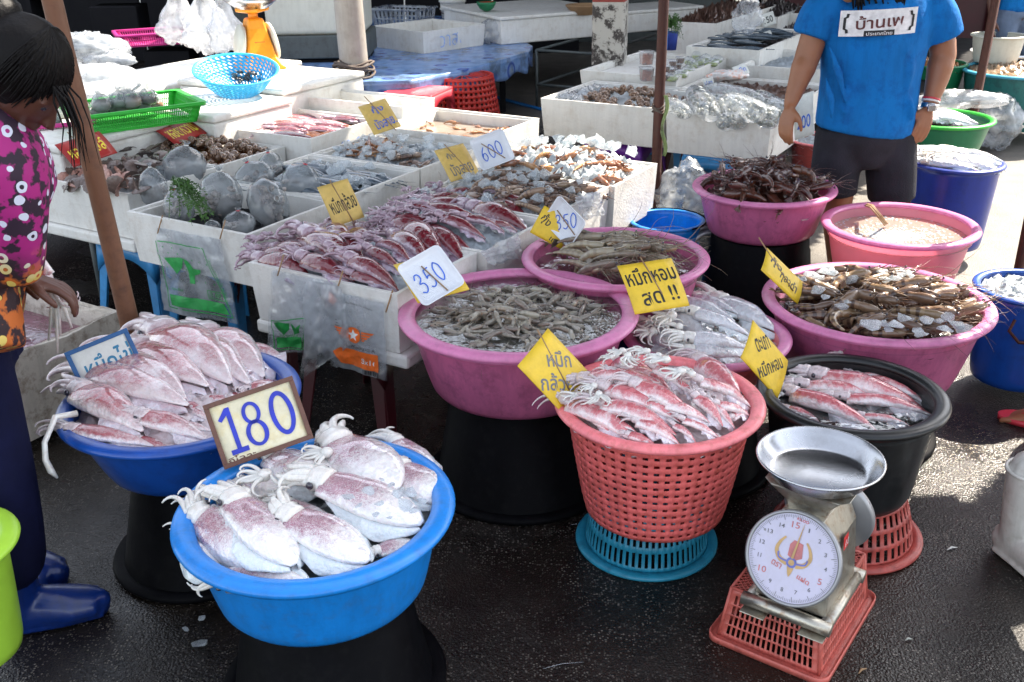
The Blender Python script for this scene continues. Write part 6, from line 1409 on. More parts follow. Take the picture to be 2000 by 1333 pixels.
# ------------------------------------------------------------ KITCHEN SCALE on the brick pink basket
def scale():
    cx_, cy_ = .69, 1.945; a = ang; root = thing('kitchen_scale', 'old steel spring scale with round dial and shallow pan on a brick pink basket', 'scale', (cx_, cy_, .152), a)
    # base: bent sheet metal with rolled edges
    W_, D_ = .2, .26
    MB().box((0, 0, .012), (W_, D_, .004)).build('base_plate', ['tin'], root, bevel=.001)
    for sy in (-1, 1): MB().tube([(-W_ / 2 - .006, sy * (D_ / 2 - .012), .02), (-W_ * .2, sy * (D_ / 2 - .012), .022), (W_ * .2, sy * (D_ / 2 - .012), .022), (W_ / 2 + .006, sy * (D_ / 2 - .012), .02)], .0165, 12).build('base_roll', ['tin'], root)
    for sx in (-1, 1): MB().tube([(sx * (W_ / 2 - .01), -D_ / 2 + .01, .02), (sx * (W_ / 2 - .01), D_ / 2 - .01, .02)], .015, 12).build('base_roll', ['tin'], root)
    for sx in (-1, 1):
        for sy in (-1, 1): MB().box((sx * (W_ / 2 - .03), sy * (D_ / 2 + .0), .003), (.06, .04, .003)).build('foot', ['tin'], root, bevel=.002)
    # housing, narrowing upwards
    o = MB(); y0, y1 = -.095, .105; prof = [(.085, .03), (.082, .1), (.075, .2), (.05, .262), (.05, .266)]
    ids = [[o.vert((sx * w_, sy + (0.02 if sy < 0 else -.02) * (z - .03) / .23, z)) for sx, sy in ((-1, y0), (1, y0), (1, y1), (-1, y1))] for w_, z in prof]
    for A, B in zip(ids, ids[1:]):
        for k in range(4): o.face((A[k], A[(k + 1) % 4], B[(k + 1) % 4], B[k]), False)
    o.face(ids[-1]); o.build('housing', ['tin'], root, bevel=.005)
    # upper cradle with flared ends under the pan
    o = MB(); pr = [(.045, .055, .262), (.05, .06, .285), (.08, .085, .326), (.1, .07, .33)]
    ids = [[o.vert((sx * x, sy * y, z)) for sx, sy in ((-1, -1), (1, -1), (1, 1), (-1, 1))] for x, y, z in pr]
    for A, B in zip(ids, ids[1:]):
        for k in range(4): o.face((A[k], A[(k + 1) % 4], B[(k + 1) % 4], B[k]), False)
    o.face(ids[-1]); o.build('pan_cradle', ['tin'], root, bevel=.004)
    MB().tube([(0, 0, .24), (0, 0, .27)], .03, 12).build('column', ['tin'], root)
    # pan
    MB().lathe([(.001, .34), (.1, .34), (.109, .345), (.127, .37), (.136, .382), (.139, .3835), (.142, .381), (.1405, .378), (.129, .366), (.111, .341), (.1, .336), (.001, .336)], 72, c=(-.0, 0, 0)).build('pan', ['steel'], root)
    # dials: front leans back a little, a second one behind
    for sg, key in ((-1, 'front'), (1, 'rear')):
        tilt = R(22) if sg < 0 else R(8); Md = Matrix.Translation((0, sg * .112 + (.0 if sg < 0 else .01), .172)) @ Matrix.Rotation(0 if sg < 0 else math.pi, 4, 'Z') @ Matrix.Rotation(math.pi / 2 - tilt, 4, 'X')
        rr_ = .11; b = MB().lathe([(.001, -.012), (rr_ - .004, -.012), (rr_, -.006), (rr_, .006), (rr_ - .004, .009), (rr_ - .008, .007), (rr_ - .0085, .003)], 64); b.deform(lambda p: Md @ p); dl = b.build('dial', ['rim'], root)
        b = MB().lathe([(rr_ - .008, .0032), (.001, .0032)], 64); b.deform(lambda p: Md @ p); b.build('dial_face', ['dialwhite'], dl)
        if sg > 0: continue
        F_ = lambda x, y, z=.0042: Md @ V((x, y, z))
        tk = MB()
        for k in range(150):
            t = R(90 - k * 2.4); L = .012 if k % 10 == 0 else (.009 if k % 5 == 0 else .006); e1_, e2_ = V((math.cos(t), math.sin(t), 0)), V((-math.sin(t), math.cos(t), 0)) * (.0004 if k % 10 else .0006)
            q0, q1 = e1_ * .099, e1_ * (.099 - L); tk.face([tk.vert(F_(v.x, v.y)) for v in (q0 - e2_, q0 + e2_, q1 + e2_, q1 - e2_)], False)
        tk.build('tick_marks', ['ink_grey'], dl)['kind'] = 'stuff'
        for k in range(1, 16):
            t = R(90 + 7 - k * 24); big = k in (5, 10, 15); lettering(str(k), lambda x, y: F_(x, y), 'dial_red' if big else 'ink_grey', dl, (.076 * math.cos(t), .076 * math.sin(t)), ((.0028 if k == 1 else .006 if k < 10 else .008 if k == 11 else .012) * (1.5 if big else 1), .0095 * (1.5 if big else 1)), R(3), .005)
        lettering('KILOO', lambda x, y: F_(x, y), 'ink_red', dl, (.004, .09), (.027, .006), R(-6), .01)
        lettering('ตรา', lambda x, y: F_(x, y), 'dial_red', dl, (-.032, -.024), (.024, .012), R(-14), .02); lettering('แฝด', lambda x, y: F_(x, y), 'dial_red', dl, (.034, -.038), (.03, .012), R(-14), .02)
        # emblem: red shield with curved golden wings and blue rosette
        def fl(pts, mat, nm='emblem', z=.0044): b = MB(); b.face([b.vert(F_(x, y, z)) for x, y in pts], False); b.build(nm, [mat], dl)
        fl([(-.012, .03), (-.004, .042), (.017, .038), (.021, .006), (.005, -.004), (-.012, .004)], 'dial_red')
        for sx in (-1, 1):
            b = MB(); ribbon(b, [(sx * .01, -.014), (sx * .028, -.008), (sx * .039, .01), (sx * .034, .03), (sx * .024, .044)], lambda t: .013 * (1 - .7 * t), lambda x, y: F_(x, y, .0046)); b.build('emblem', ['dial_gold'], dl)
            b = MB(); ribbon(b, [(sx * .012, -.01), (sx * .03, -.006), (sx * .034, .006)], lambda t: .004, lambda x, y: F_(x, y, .0047)); b.build('emblem', ['dial_blue'], dl)
        fl([(.012 * math.cos(R(k * 20)), -.01 + .012 * math.sin(R(k * 20))) for k in range(18)], 'dial_blue', z=.0048); fl([(.007 * math.cos(R(k * 20)), -.01 + .007 * math.sin(R(k * 20))) for k in range(18)], 'dial_gold', z=.005)
        fl([(-.008, -.02), (.008, -.022), (.004, -.036), (0, -.044), (-.004, -.036)], 'dial_gold', z=.0046)
        b = MB(); q = [(-.003, -.0), (.003, -.0), (.0015, .05), (.0, .088), (-.0015, .05)]; b.face([b.vert(F_(x * 1 + y * .12, y, .0062)) for x, y in q], False); b.build('pointer', ['dial_gold'], dl, solid=.0008)
        for x, y in ((.07, .08), (-.05, .094), (-.094, -.052), (.02, -.104), (-.075, .043)): b = MB().blob((0, 0, 0), (.0028, .0028, .0014), 8, 4); b.deform(lambda p: F_(p.x + x, p.y + y, .004 + p.z)); b.build('screw', ['rim'], dl)
    p_ = MB(); p_.face([p_.vert(q) for q in ((.0845, -.02, .17), (.0845, .012, .17), (.0815, .012, .205), (.0815, -.02, .205))], False); p_.build('maker_label', ['ink_red'], root)
    lettering('11', lambda x, y: V((.0852, x, y)), 'ink_white', root, (-.004, .187), (.018, .02), 0, .02)
MT['dialwhite'] = pm('dial_face_enamel', (.56, .53, .68), .3, (.5, .45, .4), .2, 18, coat=.5, bumpv=0, vary=.03)
scale()
# orange scale on the back box
def orange_scale():
    p_ = at(506, 133, .79); root = thing('kitchen_scale', 'orange spring scale with a steel bowl on a closed foam box', 'scale', (p_.x, p_.y, .79), R(-62)); k = 1.15
    o = MB(); pr = [(.12, .1, 0), (.12, .1, .02), (.1, .075, .06), (.055, .05, .2), (.045, .04, .25)]
    ids = [[o.vert((sx * x * k, sy * y * k, z * k)) for sx, sy in ((-1, -1), (1, -1), (1, 1), (-1, 1))] for x, y, z in pr]
    for A, B in zip(ids, ids[1:]):
        for q in range(4): o.face((A[q], A[(q + 1) % 4], B[(q + 1) % 4], B[q]), False)
    o.face(ids[-1], False); o.build('housing', ['orange'], root, bevel=.012)
    for s in (-1, 1):
        b = MB().lathe([(.001, -.01), (.105, -.01), (.11, 0), (.105, .012), (.001, .013)], 40); Mx = Matrix.Translation((0, s * .095, .15)) @ Matrix.Rotation(-s * R(80), 4, 'X'); b.deform(lambda q: Mx @ q); b.build('dial', ['cooler'], root)
    MB().tube([(0, 0, .27), (0, 0, .33)], .028, 10).build('column', ['orange'], root); MB().lathe([(.02, .31), (.1, .325), (.105, .345), (.02, .34)], 4).build('pan_cradle', ['orange'], root, bevel=.004)
    MB().lathe([(.001, .345), (.09, .345), (.14, .385), (.16, .4), (.162, .398), (.14, .378), (.09, .34), (.001, .34)], 48).build('pan', ['steel'], root)
    for sx in (-1, 1):
        for sy in (-1, 1): MB().box((sx * .12, sy * .1, .008), (.05, .05, .016)).build('foot', ['orange'], root, bevel=.004)
    lettering('ตราเพชร', lambda x, y: V((.088 + (.15 - y) * .1, x, y)), 'ink_red', root, (0, .15), (.06, .02), 0, .01)
orange_scale()
# ============================================================ BOX CONTENTS, BAGS, CLUTTER
random.seed(5)
def basis(n, rot=0): 
    return n
# bags of cloudy water and baby octopus
def water_bag(label, pxy, wpx, hpx, z, group=None, tilt=0, knot='red', cont='octo', fill=.62, seed=0, az=0):
    c = at(*pxy, z); k = (c - CP).dot(FW) / F; w, h = wpx * k / 2, hpx * k / 2
    M4 = Matrix.Translation((c.x, c.y, z + h * .1)) @ Matrix.Rotation(az, 4, 'Z') @ Matrix.Rotation(tilt, 4, 'Y')
    root = thing('water_bag', label, 'bag', mat=M4, group=group)
    b = MB(); pr = [(.001, -.95), (.55, -.9), (.88, -.55), (1, -.1), (.96, .3), (.75, .68), (.4, .9), (.13, 1.0), (.07, 1.05), (.1, 1.12), (.2, 1.25)]
    b.lathe([(r * w, z_ * h) for r, z_ in pr], 28, ey=.8)
    for i, v in enumerate(b.v):
        q = V(v); b.v[i] = tuple(q * (1 + .07 * noise.noise(q * 22 + V((seed, 0, 0))) + .03 * noise.noise(q * 60 + V((0, seed, 0)))))
    b.build('bag_skin', ['bagwater'], root)
    rnd = random.Random(seed); o = MB()
    for j in range(64):
        a = rnd.uniform(0, 6.28); q = rnd.random() ** .4 * .86; zz = rnd.uniform(-.88, -.88 + 1.5 * fill); kk = math.sqrt(max(.05, 1 - min(1, abs(zz)) ** 2.2)); s = w * rnd.uniform(.1, .2)
        o.blob((q * w * kk * math.cos(a), q * w * kk * math.sin(a) * .8, zz * h), (s, s * .8, s * .7), 7, 5, .5, 12, seed=j + seed)
    o.build('baby_octopus', [cont], root)['kind'] = 'stuff'
    MB().lathe([(w * .09, 1.02 * h), (w * .12, 1.05 * h), (w * .09, 1.08 * h)], 10).build('rubber_band', [{'red': 'hotred', 'white': 'foam'}[knot]], root)
    return root
OG = 'water bags of baby octopus'
for k, (x, y, w, h, kn, lb, sd) in enumerate(((300, 372, 62, 80, 'white', 'bag of octopus and grey water at the left end of the row'), (362, 330, 85, 80, 'white', 'big grey bag of octopus at the rear left'), (350, 408, 70, 76, 'red', 'bag of octopus half hidden under the green herbs at the left'),
        (432, 385, 95, 92, 'white', 'largest bag of octopus in the middle beside the herbs'), (497, 352, 80, 66, 'red', 'bluish grey bag of octopus behind the middle one'), (530, 330, 60, 60, 'red', 'grey bag with a red band at the rear of the octopus box'),
        (525, 402, 100, 74, 'white', 'wide bag of octopus lying on its side at the right'), (588, 366, 78, 82, 'red', 'rightmost bag of octopus by the yellow squid card'), (467, 440, 72, 50, 'red', 'low bag of dark water at the front rim'), (415, 445, 40, 26, 'white', 'small bag bottom at the front rim under the herbs')) if False else
        [(*q[:6], i) for i, q in enumerate(((300, 372, 62, 80, 'white', 'bag of octopus and grey water at the left end of the row'), (362, 330, 85, 80, 'white', 'big grey bag of octopus at the rear left'), (350, 408, 70, 76, 'red', 'bag of octopus half hidden under the green herbs at the left'),
        (432, 385, 95, 92, 'white', 'largest bag of octopus in the middle beside the herbs'), (497, 352, 80, 66, 'red', 'bluish grey bag of octopus behind the middle one'), (530, 330, 60, 60, 'red', 'grey bag with a red band at the rear of the octopus box'),
        (525, 402, 100, 74, 'white', 'wide bag of octopus lying on its side at the right'), (588, 366, 78, 82, 'red', 'rightmost bag of octopus by the yellow squid card'), (467, 440, 72, 50, 'red', 'low bag of dark water at the front rim'), (415, 445, 40, 26, 'white', 'small bag bottom at the front rim under the herbs')))]):
    water_bag(lb, (x, y), w, h, .6 + h * .0004, OG, (0, .2, -.3, -.1, .3, .2, 1.1, .3, .1, 0)[k], kn, seed=sd * 3 + 1, az=GA + k)
# green herbs
def herbs(label, stems, n_leaf, sz, seed=1, name='herb_bunch'):
    root = thing(name, label, 'herbs', stems[0][0]); base = V(stems[0][0]); rnd = random.Random(seed); st = MB(); lf = MB()
    for a, b, sag in stems:
        a, b = V(a) - base, V(b) - base; pts = []
        for k in range(9): t = k / 8; q = a.lerp(b, t); q.z += sag * math.sin(t * math.pi); pts.append(q)
        st.tube(pts, [.0022 - .0015 * k / 8 for k in range(9)], 4)
        for k in range(n_leaf):
            t = rnd.uniform(.15, 1); i = min(7, int(t * 8)); q = pts[i].lerp(pts[i + 1], t * 8 - i); d = V((rnd.gauss(0, 1), rnd.gauss(0, 1), rnd.gauss(0, .6))).normalized(); e = d.orthogonal().normalized() * sz * .18; L = sz * rnd.uniform(.6, 1.3)
            lf.face([lf.vert(q), lf.vert(q + d * L * .5 + e), lf.vert(q + d * L), lf.vert(q + d * L * .5 - e)], False)
    st.build('stem', ['herb'], root)['kind'] = 'stuff'; lf.build('leaf', ['herb'], root)['kind'] = 'stuff'; return root
rnd = random.Random(2); tip = at(345, 352, .74)
herbs('bunch of thin green seaweed herbs lying over the octopus bags', [(tip + V((rnd.gauss(0, .012), rnd.gauss(0, .01), rnd.gauss(0, .008))), at(372 + rnd.gauss(0, 14) + k * 1.6, 415 + rnd.gauss(0, 14), .66) + V((0, 0, rnd.uniform(-.01, .02))), .03) for k in range(26)], 34, .016, 3)
# scallop shells
def shell_mesh(mat, seed):
    o = MB(); n = 18
    def f(u, v): a = (u - .5) * math.pi * 1.55; r = v * (.92 + .08 * math.cos(a)) ; rb = 1 + .03 * math.cos(u * 62); return V((r * math.cos(a) * rb, r * math.sin(a) * rb, .3 * (1 - v * v) * (.6 + .4 * v) + .012 * v * math.cos(u * 62)))
    o.grid(f, 36, 7); nv = len(o.v); fs = list(o.f)
    for i in range(nv): p = o.v[i]; o.vert((p[0], p[1], p[2] - .05))
    for q in fs: o.face([z + nv for z in q][::-1])
    o.box((-.05, 0, .1), (.22, .5, .05)); return o.mesh('scallop_shell', mat)
MT['shell_p'] = pm('pink_scallop_shell', (.42, .22, .17), .45, (.2, .08, .06), .6, 3, bumpv=.2, bscale=8, vary=.25, coat=.3); MT['shell_b'] = pm('brown_scallop_shell', (.13, .09, .075), .4, (.05, .03, .03), .6, 3, bumpv=.2, bscale=8, vary=.3, coat=.4)
SH = [shell_mesh('shell_p', 1), shell_mesh('shell_b', 2)]; rnd = random.Random(9)
def put_shell(p, s, up, k, label, group):
    o = obj('scallop_shell', SH[k]); o.matrix_world = frame(p, V((rnd.uniform(-1, 1), rnd.uniform(-1, 1), rnd.uniform(-.3, .6))), up, s); tag(o, label, 'shell', group)
for i in range(42):
    x, y = rnd.uniform(190, 280), rnd.uniform(318, 372); k = 0 if (y > 330 and x < 250 and rnd.random() < .75) else 1; p = at(x, y - (x - 190) * .02, .62 + rnd.uniform(0, .04)); lean = (V((-.5, -.7, rnd.uniform(.1, 1.0))) + V((rnd.gauss(0, .3), rnd.gauss(0, .3), 0))).normalized()
    put_shell(p, .042 * rnd.uniform(.8, 1.15), lean, k, ['pink scallop shell standing in the box behind the bamboo pole', 'brown scallop shell stacked in the box behind the bamboo pole'][k], ['pink scallop shells', 'brown scallop shells'][k])
for i in range(30):
    p = at(rnd.uniform(130, 192), rnd.uniform(335, 368), .6 + rnd.uniform(0, .03)); put_shell(p, .038 * rnd.uniform(.8, 1.1), (V((-.3, -.5, 1)) + V((rnd.gauss(0, .4), rnd.gauss(0, .4), 0))).normalized(), rnd.random() < .4 and 1 or 0, 'pinkish scallop shell at the left end of the scallop box', 'scallop shells at the left end')
for i in range(34):
    p = at(rnd.uniform(235, 350), rnd.uniform(285, 322), .63 + rnd.uniform(0, .04)); put_shell(p, .036 * rnd.uniform(.8, 1.1), (V((rnd.gauss(0, .4), rnd.gauss(0, .4), 1))).normalized(), 1, 'dark flat shell with ice between the two red cards', 'dark shells between the red cards')
# sea snails
def snail_mesh(seed):
    m = newmat('spotted_snail_shell'); n, l = nt(m); p = n['Principled BSDF']; co = tex_coord(n, l); w = n.new('ShaderNodeTexWave'); w.inputs['Scale'].default_value = 1.1; w.inputs['Distortion'].default_value = 5; l.new(co, w.inputs[0])
    l.new(mixc(n, l, ramp(n, l, w.outputs['Fac'], [(.35, (0,) * 3), (.6, (1,) * 3)]), (.3, .19, .12), (.07, .03, .018)), p.inputs['Base Color']); p.inputs['Roughness'].default_value = .25; p.inputs['Coat Weight'].default_value = .6
    o = MB()
    turns = 3.2; N = 54; path = []; rad = []
    for k in range(N + 1): t = k / N; a = t * turns * 6.283; r = .5 * (1 - t) ** 1.1; path.append((r * math.cos(a), r * math.sin(a), -.15 + 1.05 * t)); rad.append(.52 * (1 - t) ** .9 + .02)
    o.tube(path, rad, 9, up=(0, 0, 1)); return o.mesh('sea_snail', m)
SN = [snail_mesh(1)]
def snails(n, posfn, s, label, group, seed):
    r_ = random.Random(seed)
    for i in range(n):
        o = obj('sea_snail', SN[0]); k = s * r_.uniform(.8, 1.15); o.matrix_world = Matrix.Translation(posfn(r_, i)) @ Matrix.Rotation(r_.uniform(0, 6.28), 4, 'Z') @ Matrix.Rotation(r_.uniform(.3, 2.4), 4, 'X') @ Matrix.Scale(k, 4); tag(o, label, 'snail', group)
snails(150, in_box('A2', .58, .075, -.9, .9, -.9, .9, .012), .024, 'small brown sea snail heaped in the box beside the red card', 'sea snails in the left box', 3)
s0, s1, t0, t1, z = BOX['R1']
def r1pos(r_, i): a, b = r_.uniform(.0, 1), r_.uniform(0, 1); q = G(s0 + .16 + a * (s1 - s0 - .2), t0 + .06 + b * .36, .6 + .06 * math.sin(a * 3.1) * math.sin(b * 2.6) + r_.uniform(-.008, .012)); return q
snails(84, r1pos, .026, 'brown spotted sea snail in the cream box behind the rusty pole', 'sea snails in the cream box', 4)
boxheap('R1', .57, .04, 'slush', 'crushed_ice', 'ice under the snails of the cream box', .02); S = None
o = MB().grid(lambda u, v: G(s0 + .03 + .2 * u, t0 + .05 + .5 * v, .62 + .03 * noise.noise(V((u * 4, v * 6, 1))) + .03 * noise.noise(V((u * 11, v * 14, 7)))), 18, 30).build('plastic_bag', ['bag2']); tag(o, 'crumpled clear bag at the left of the cream snail box', 'plastic bag')
# bundles of bagged squid pieces in R2
def sausage(label, a, b, za, zb, rpx, seed, group, cont='arm_w'):
    A, B = at(a[0], a[1] - 6, za + .035), at(b[0], b[1] - 8, zb + .035); k = (A - CP).dot(FW) / F; r = rpx * k; root = thing('food_bag', label, 'bag', mat=frame(A, B - A), group=group); L = (B - A).length; r_ = random.Random(seed); o = MB()
    N = 16; pth = [(L * i / N, 0, 0) for i in range(N + 1)]; rd = [r * max(.12, (1 - abs(2 * i / N - 1) ** 4)) ** .5 for i in range(N + 1)]
    o.tube(pth, rd, 18, up=(0, 0, 1)); 
    for i, v in enumerate(o.v): q = V(v); o.v[i] = tuple(q + q.cross(V((1, 0, 0))).cross(V((1, 0, 0))) * -.09 * noise.noise(q * 35 + V((seed, 0, 0))))
    o.build('bag_skin', ['bag'], root); c = MB()
    for j in range(46): t = r_.uniform(.06, .94); a_ = r_.uniform(0, 6.28); q = r_.random() ** .4 * .78 * r * max(.1, (1 - abs(2 * t - 1) ** 4)) ** .5; s = r * r_.uniform(.16, .3); c.blob((t * L, q * math.cos(a_), q * math.sin(a_)), (s, s * .8, s * .8), 7, 5, .5, 10, seed=j)
    c.build('squid_pieces', [cont], root)['kind'] = 'stuff'; return root
MT['piece'] = pm('grey_squid_pieces', (.42, .43, .38), .35, (.12, .12, .1), .8, 40, coat=.5, vary=.3)
for k, (a, b, za, zb, r, lb) in enumerate((((1375, 180), (1490, 205), .66, .66, 18, 'long bag of squid pieces at the rear of the stall box'), ((1475, 190), (1535, 222), .64, .63, 14, 'narrow bag of squid pieces by the left hand of the woman in blue'), ((1412, 205), (1490, 232), .65, .65, 24, 'fat bag of squid pieces in the middle of the stall box'),
        ((1350, 185), (1395, 235), .64, .62, 22, 'bag of yellowish squid pieces left of the middle'), ((1480, 232), (1518, 240), .62, .62, 23, 'short round bag of squid pieces at the right corner'), ((1300, 205), (1345, 232), .62, .6, 15, 'small bag of squid pieces at the left corner'), ((1400, 245), (1460, 243), .58, .58, 18, 'bag of squid pieces half sunk in the box'))):
    sausage(lb, a, b, za, zb, r, k, 'bagged squid pieces in the stall box', 'piece')
water_bag('gathered clear bag of squid pieces at the front rim of the stall box', (1393, 218), 56, 46, .63, None, 0, 'white', 'piece', .9, 77)
# sauce tubs and salad packs on the white tray box
s0, s1, t0, t1, z = BOX['R3']; MB_ = MB
o = slab('foam_slab', 'white foam sheet inside the shallow tray box', s0 + .04, s1 - .04, t0 + .04, t1 - .04, .645, .03, 'foam', 'foam slab')
for k, (x, y, zz, lb) in enumerate(((1262, 150, .66, 'lower clear tub of pink shrimp paste'), (1262, 118, .75, 'upper clear tub of pink shrimp paste'), (1300, 150, .66, 'sauce pot in the front left of the sauce group'), (1312, 138, .66, 'second sauce pot of the left row'), (1323, 128, .66, 'third sauce pot of the left row'), (1300, 133, .7, 'stacked sauce pot at the left'), (1314, 122, .7, 'stacked sauce pot at the centre'), (1328, 116, .7, 'stacked sauce pot at the right'))):
    p_ = at(x, y + 8, zz); w = .05 if k < 2 else .028; h = .075 if k < 2 else .035; root = thing('plastic_tub', lb, 'container', (p_.x, p_.y, zz), GA)
    MB().lathe([(w * .85, 0), (w, h), (w * 1.08, h), (w * 1.08, h + .006), (.001, h + .007)], 16 if k > 1 else 4, cap0=True).build('tub_wall', ['bag'], root); MB().lathe([(w * .78, .003), (w * .9, h * .8), (.001, h * .8)], 16 if k > 1 else 4).build('sauce', ['sauce' if k > 1 else 'paste'] if 'paste' in MT else ['sauce'], root)
rnd = random.Random(8)
for k, (x, y) in enumerate(((1315, 152), (1330, 146), (1345, 138), (1352, 128), (1365, 122), (1378, 116), (1390, 124), (1400, 118), (1412, 110), (1345, 120), (1360, 110))):
    p_ = at(x, y, .68); root = thing('salad_pack', 'clear pack of green salad on the white tray, %s' % ['nearest the sauce pots', 'second from the sauce pots', 'third from the sauce pots', 'in the front middle', 'behind the front middle', 'right of the middle', 'nearest the front edge at right', 'beside the right end', 'at the right end', 'at the back left', 'at the back middle'][k], 'salad pack', (p_.x, p_.y, .66), rnd.uniform(0, 3))
    b = MB().blob((0, 0, .025), (.05, .035, .03), 10, 6, .25, seed=k); b.build('pack_film', ['bag'], root); MB().blob((0, 0, .012), (.042, .03, .014), 9, 5, .5, seed=k).build('salad', ['salad'] if 'salad' in MT else ['herb'], root)
# pot of herbs
p_ = at(1310, 92, .68); root = thing('blue_pot', 'blue plastic jug holding drooping green seaweed', 'jug', (p_.x, p_.y, .66)); MB().lathe([(.04, 0), (.05, .12), (.052, .125), (.046, .12)], 24, cap0=True).build('pot_wall', ['potblue'] if 'potblue' in MT else ['blue_d'], root); MB().box((-.055, 0, .08), (.05, .09, .14)).build('side_box', ['blue'], root)
rnd = random.Random(6); tp = p_ + V((0, 0, .14))
herbs('drooping bunch of bright green seaweed in the blue jug', [(tp, tp + V((rnd.gauss(0, .05), rnd.gauss(0, .04) - .02, -.04 + rnd.uniform(-.06, .06))), rnd.uniform(.03, .09)) for k in range(44)], 26, .016, 7)
# generic small heap pieces, far away
MT['mack'] = pm('mackerel_skin', (.08, .11, .14), .25, (.02, .03, .04), .6, 30, coat=.6, vary=.4); MT['mussel'] = pm('dark_mussel_shell', (.045, .035, .035), .3, (.15, .13, .12), .5, 30, coat=.5, vary=.5); MT['brownshell'] = pm('brown_shell', (.1, .05, .035), .35, (.25, .2, .17), .5, 30, coat=.4, vary=.5)
def fish_mesh(mat):
    o = MB(); N = 12; o.tube([(k / N, 0, -.05 * math.sin(k / N * 3)) for k in range(N + 1)], [(.12 * math.sin(min(1, k / N * 1.15 + .08) * math.pi) ** .7 + .012, .065 * math.sin(min(1, k / N * 1.15 + .08) * math.pi) ** .7 + .008) for k in range(N + 1)], 8, up=(0, 0, 1))
    o.face([o.vert((.95, 0, 0)), o.vert((1.15, 0, .12)), o.vert((1.08, 0, 0)), o.vert((1.15, 0, -.12))], False); return o.mesh('mackerel', mat)
FM = fish_mesh('mack')
def fishes(key, n, L, label, group, base, h, seed, ang=GA, spread=.2, mesh=None, name='mackerel', cat='fish'):
    r_ = random.Random(seed); f = in_box(key, base, h, -.75, .6, -.8, .8)
    for i in range(n):
        o = obj(name, mesh or FM); p = f(r_, i); k = L * r_.uniform(.85, 1.15); o.matrix_world = Matrix.Translation(p + V((-L * .4, 0, .02 + .0006 * i))) @ Matrix.Rotation(ang + r_.uniform(-spread, spread), 4, 'Z') @ Matrix.Rotation(1.4, 4, 'X') @ Matrix.Scale(k, 4); tag(o, label, cat, group)
fishes('K1', 34, .24, 'grey mackerel in the background foam box with the small price card', 'grey mackerel in the background box', .68, .05, 1, spread=.3); boxheap('K1', .66, .04, 'mussel', 'fish_bed', 'dark fish bodies under the mackerel', .03)
fishes('B2', 18, .3, 'dark fish lying under ice chunks behind the octopus bags', 'dark fish under ice', .58, .02, 2, ang=GA + R(-6), spread=.12)
for k, m, lb in (('K3', 'brownshell', 'heap of brown shellfish'), ('K4', 'mussel', 'heap of dark mussels'), ('K5', 'mussel', 'heap of grey mussels'), ('K6', 'brownshell', 'heap of small brown shells')):
    boxheap(k, BOX[k][4] - .05, .1, m, 'shellfish_heap', lb + ' in the far box', .07, n=70)
boxheap('R4', .57, .03, 'brownshell', 'seafood_heap', 'grey seafood in the box behind the bagged squid', .03); boxheap('R6', .62, .03, 'slush', 'crushed_ice', 'ice with sliced fish behind the arm', .03); boxheap('R2', .5, .02, 'slush', 'crushed_ice', 'ice under the bagged squid pieces', .02)
# flat pink squid of A3
s0, s1, t0, t1, z = BOX['A3']; r_ = random.Random(12); fA3 = heapbox('A3', .635, .015)
for i in range(24):
    a, b = r_.uniform(.12, .6), r_.uniform(.1, .9); c = G(s0 + a * (s1 - s0), t0 + b * (t1 - t0)); d = (E1 * math.cos(r_.uniform(-.3, .6)) + E2 * .25).normalized() * .2 * r_.uniform(.8, 1.2); A = c.copy(); A.z = .64 + .001 * i; B = c + d; B.z = .637 + .001 * i
    squid_from(PR['m' if i % 2 else 'r', r_.randrange(4)], frame(A, B - A, (0, 0, 1), (d.length, d.length * 1.2, d.length * .6)), 'flat pinkish squid in the box with the blue scribble', 'flat squid in the scribbled box', False)
# shrimp under brown water in B4, bits in P1
scatter_prawns(OP, 24, in_box('B4', .598, .0, -.8, .8, -.8, .8, .003), .08, 'small shrimp in the brown water of the sunlit box', 'shrimps in brown water', 41, name='shrimp', cat='shrimp')
for i in range(7):
    r_ = random.Random(60 + i); s0, s1, t0, t1, z = BOX['P1']; c = G(s0 + r_.uniform(.15, .5), t0 + r_.uniform(.12, .4)); c.z = .272; a = r_.uniform(0, 6.28); squid_from(PR['p', i % 4], frame(c, V((math.cos(a), math.sin(a), 0)), (0, 0, 1), .16), 'squid under the pinkish water of the old foam box', 'squid in the old foam box', False)
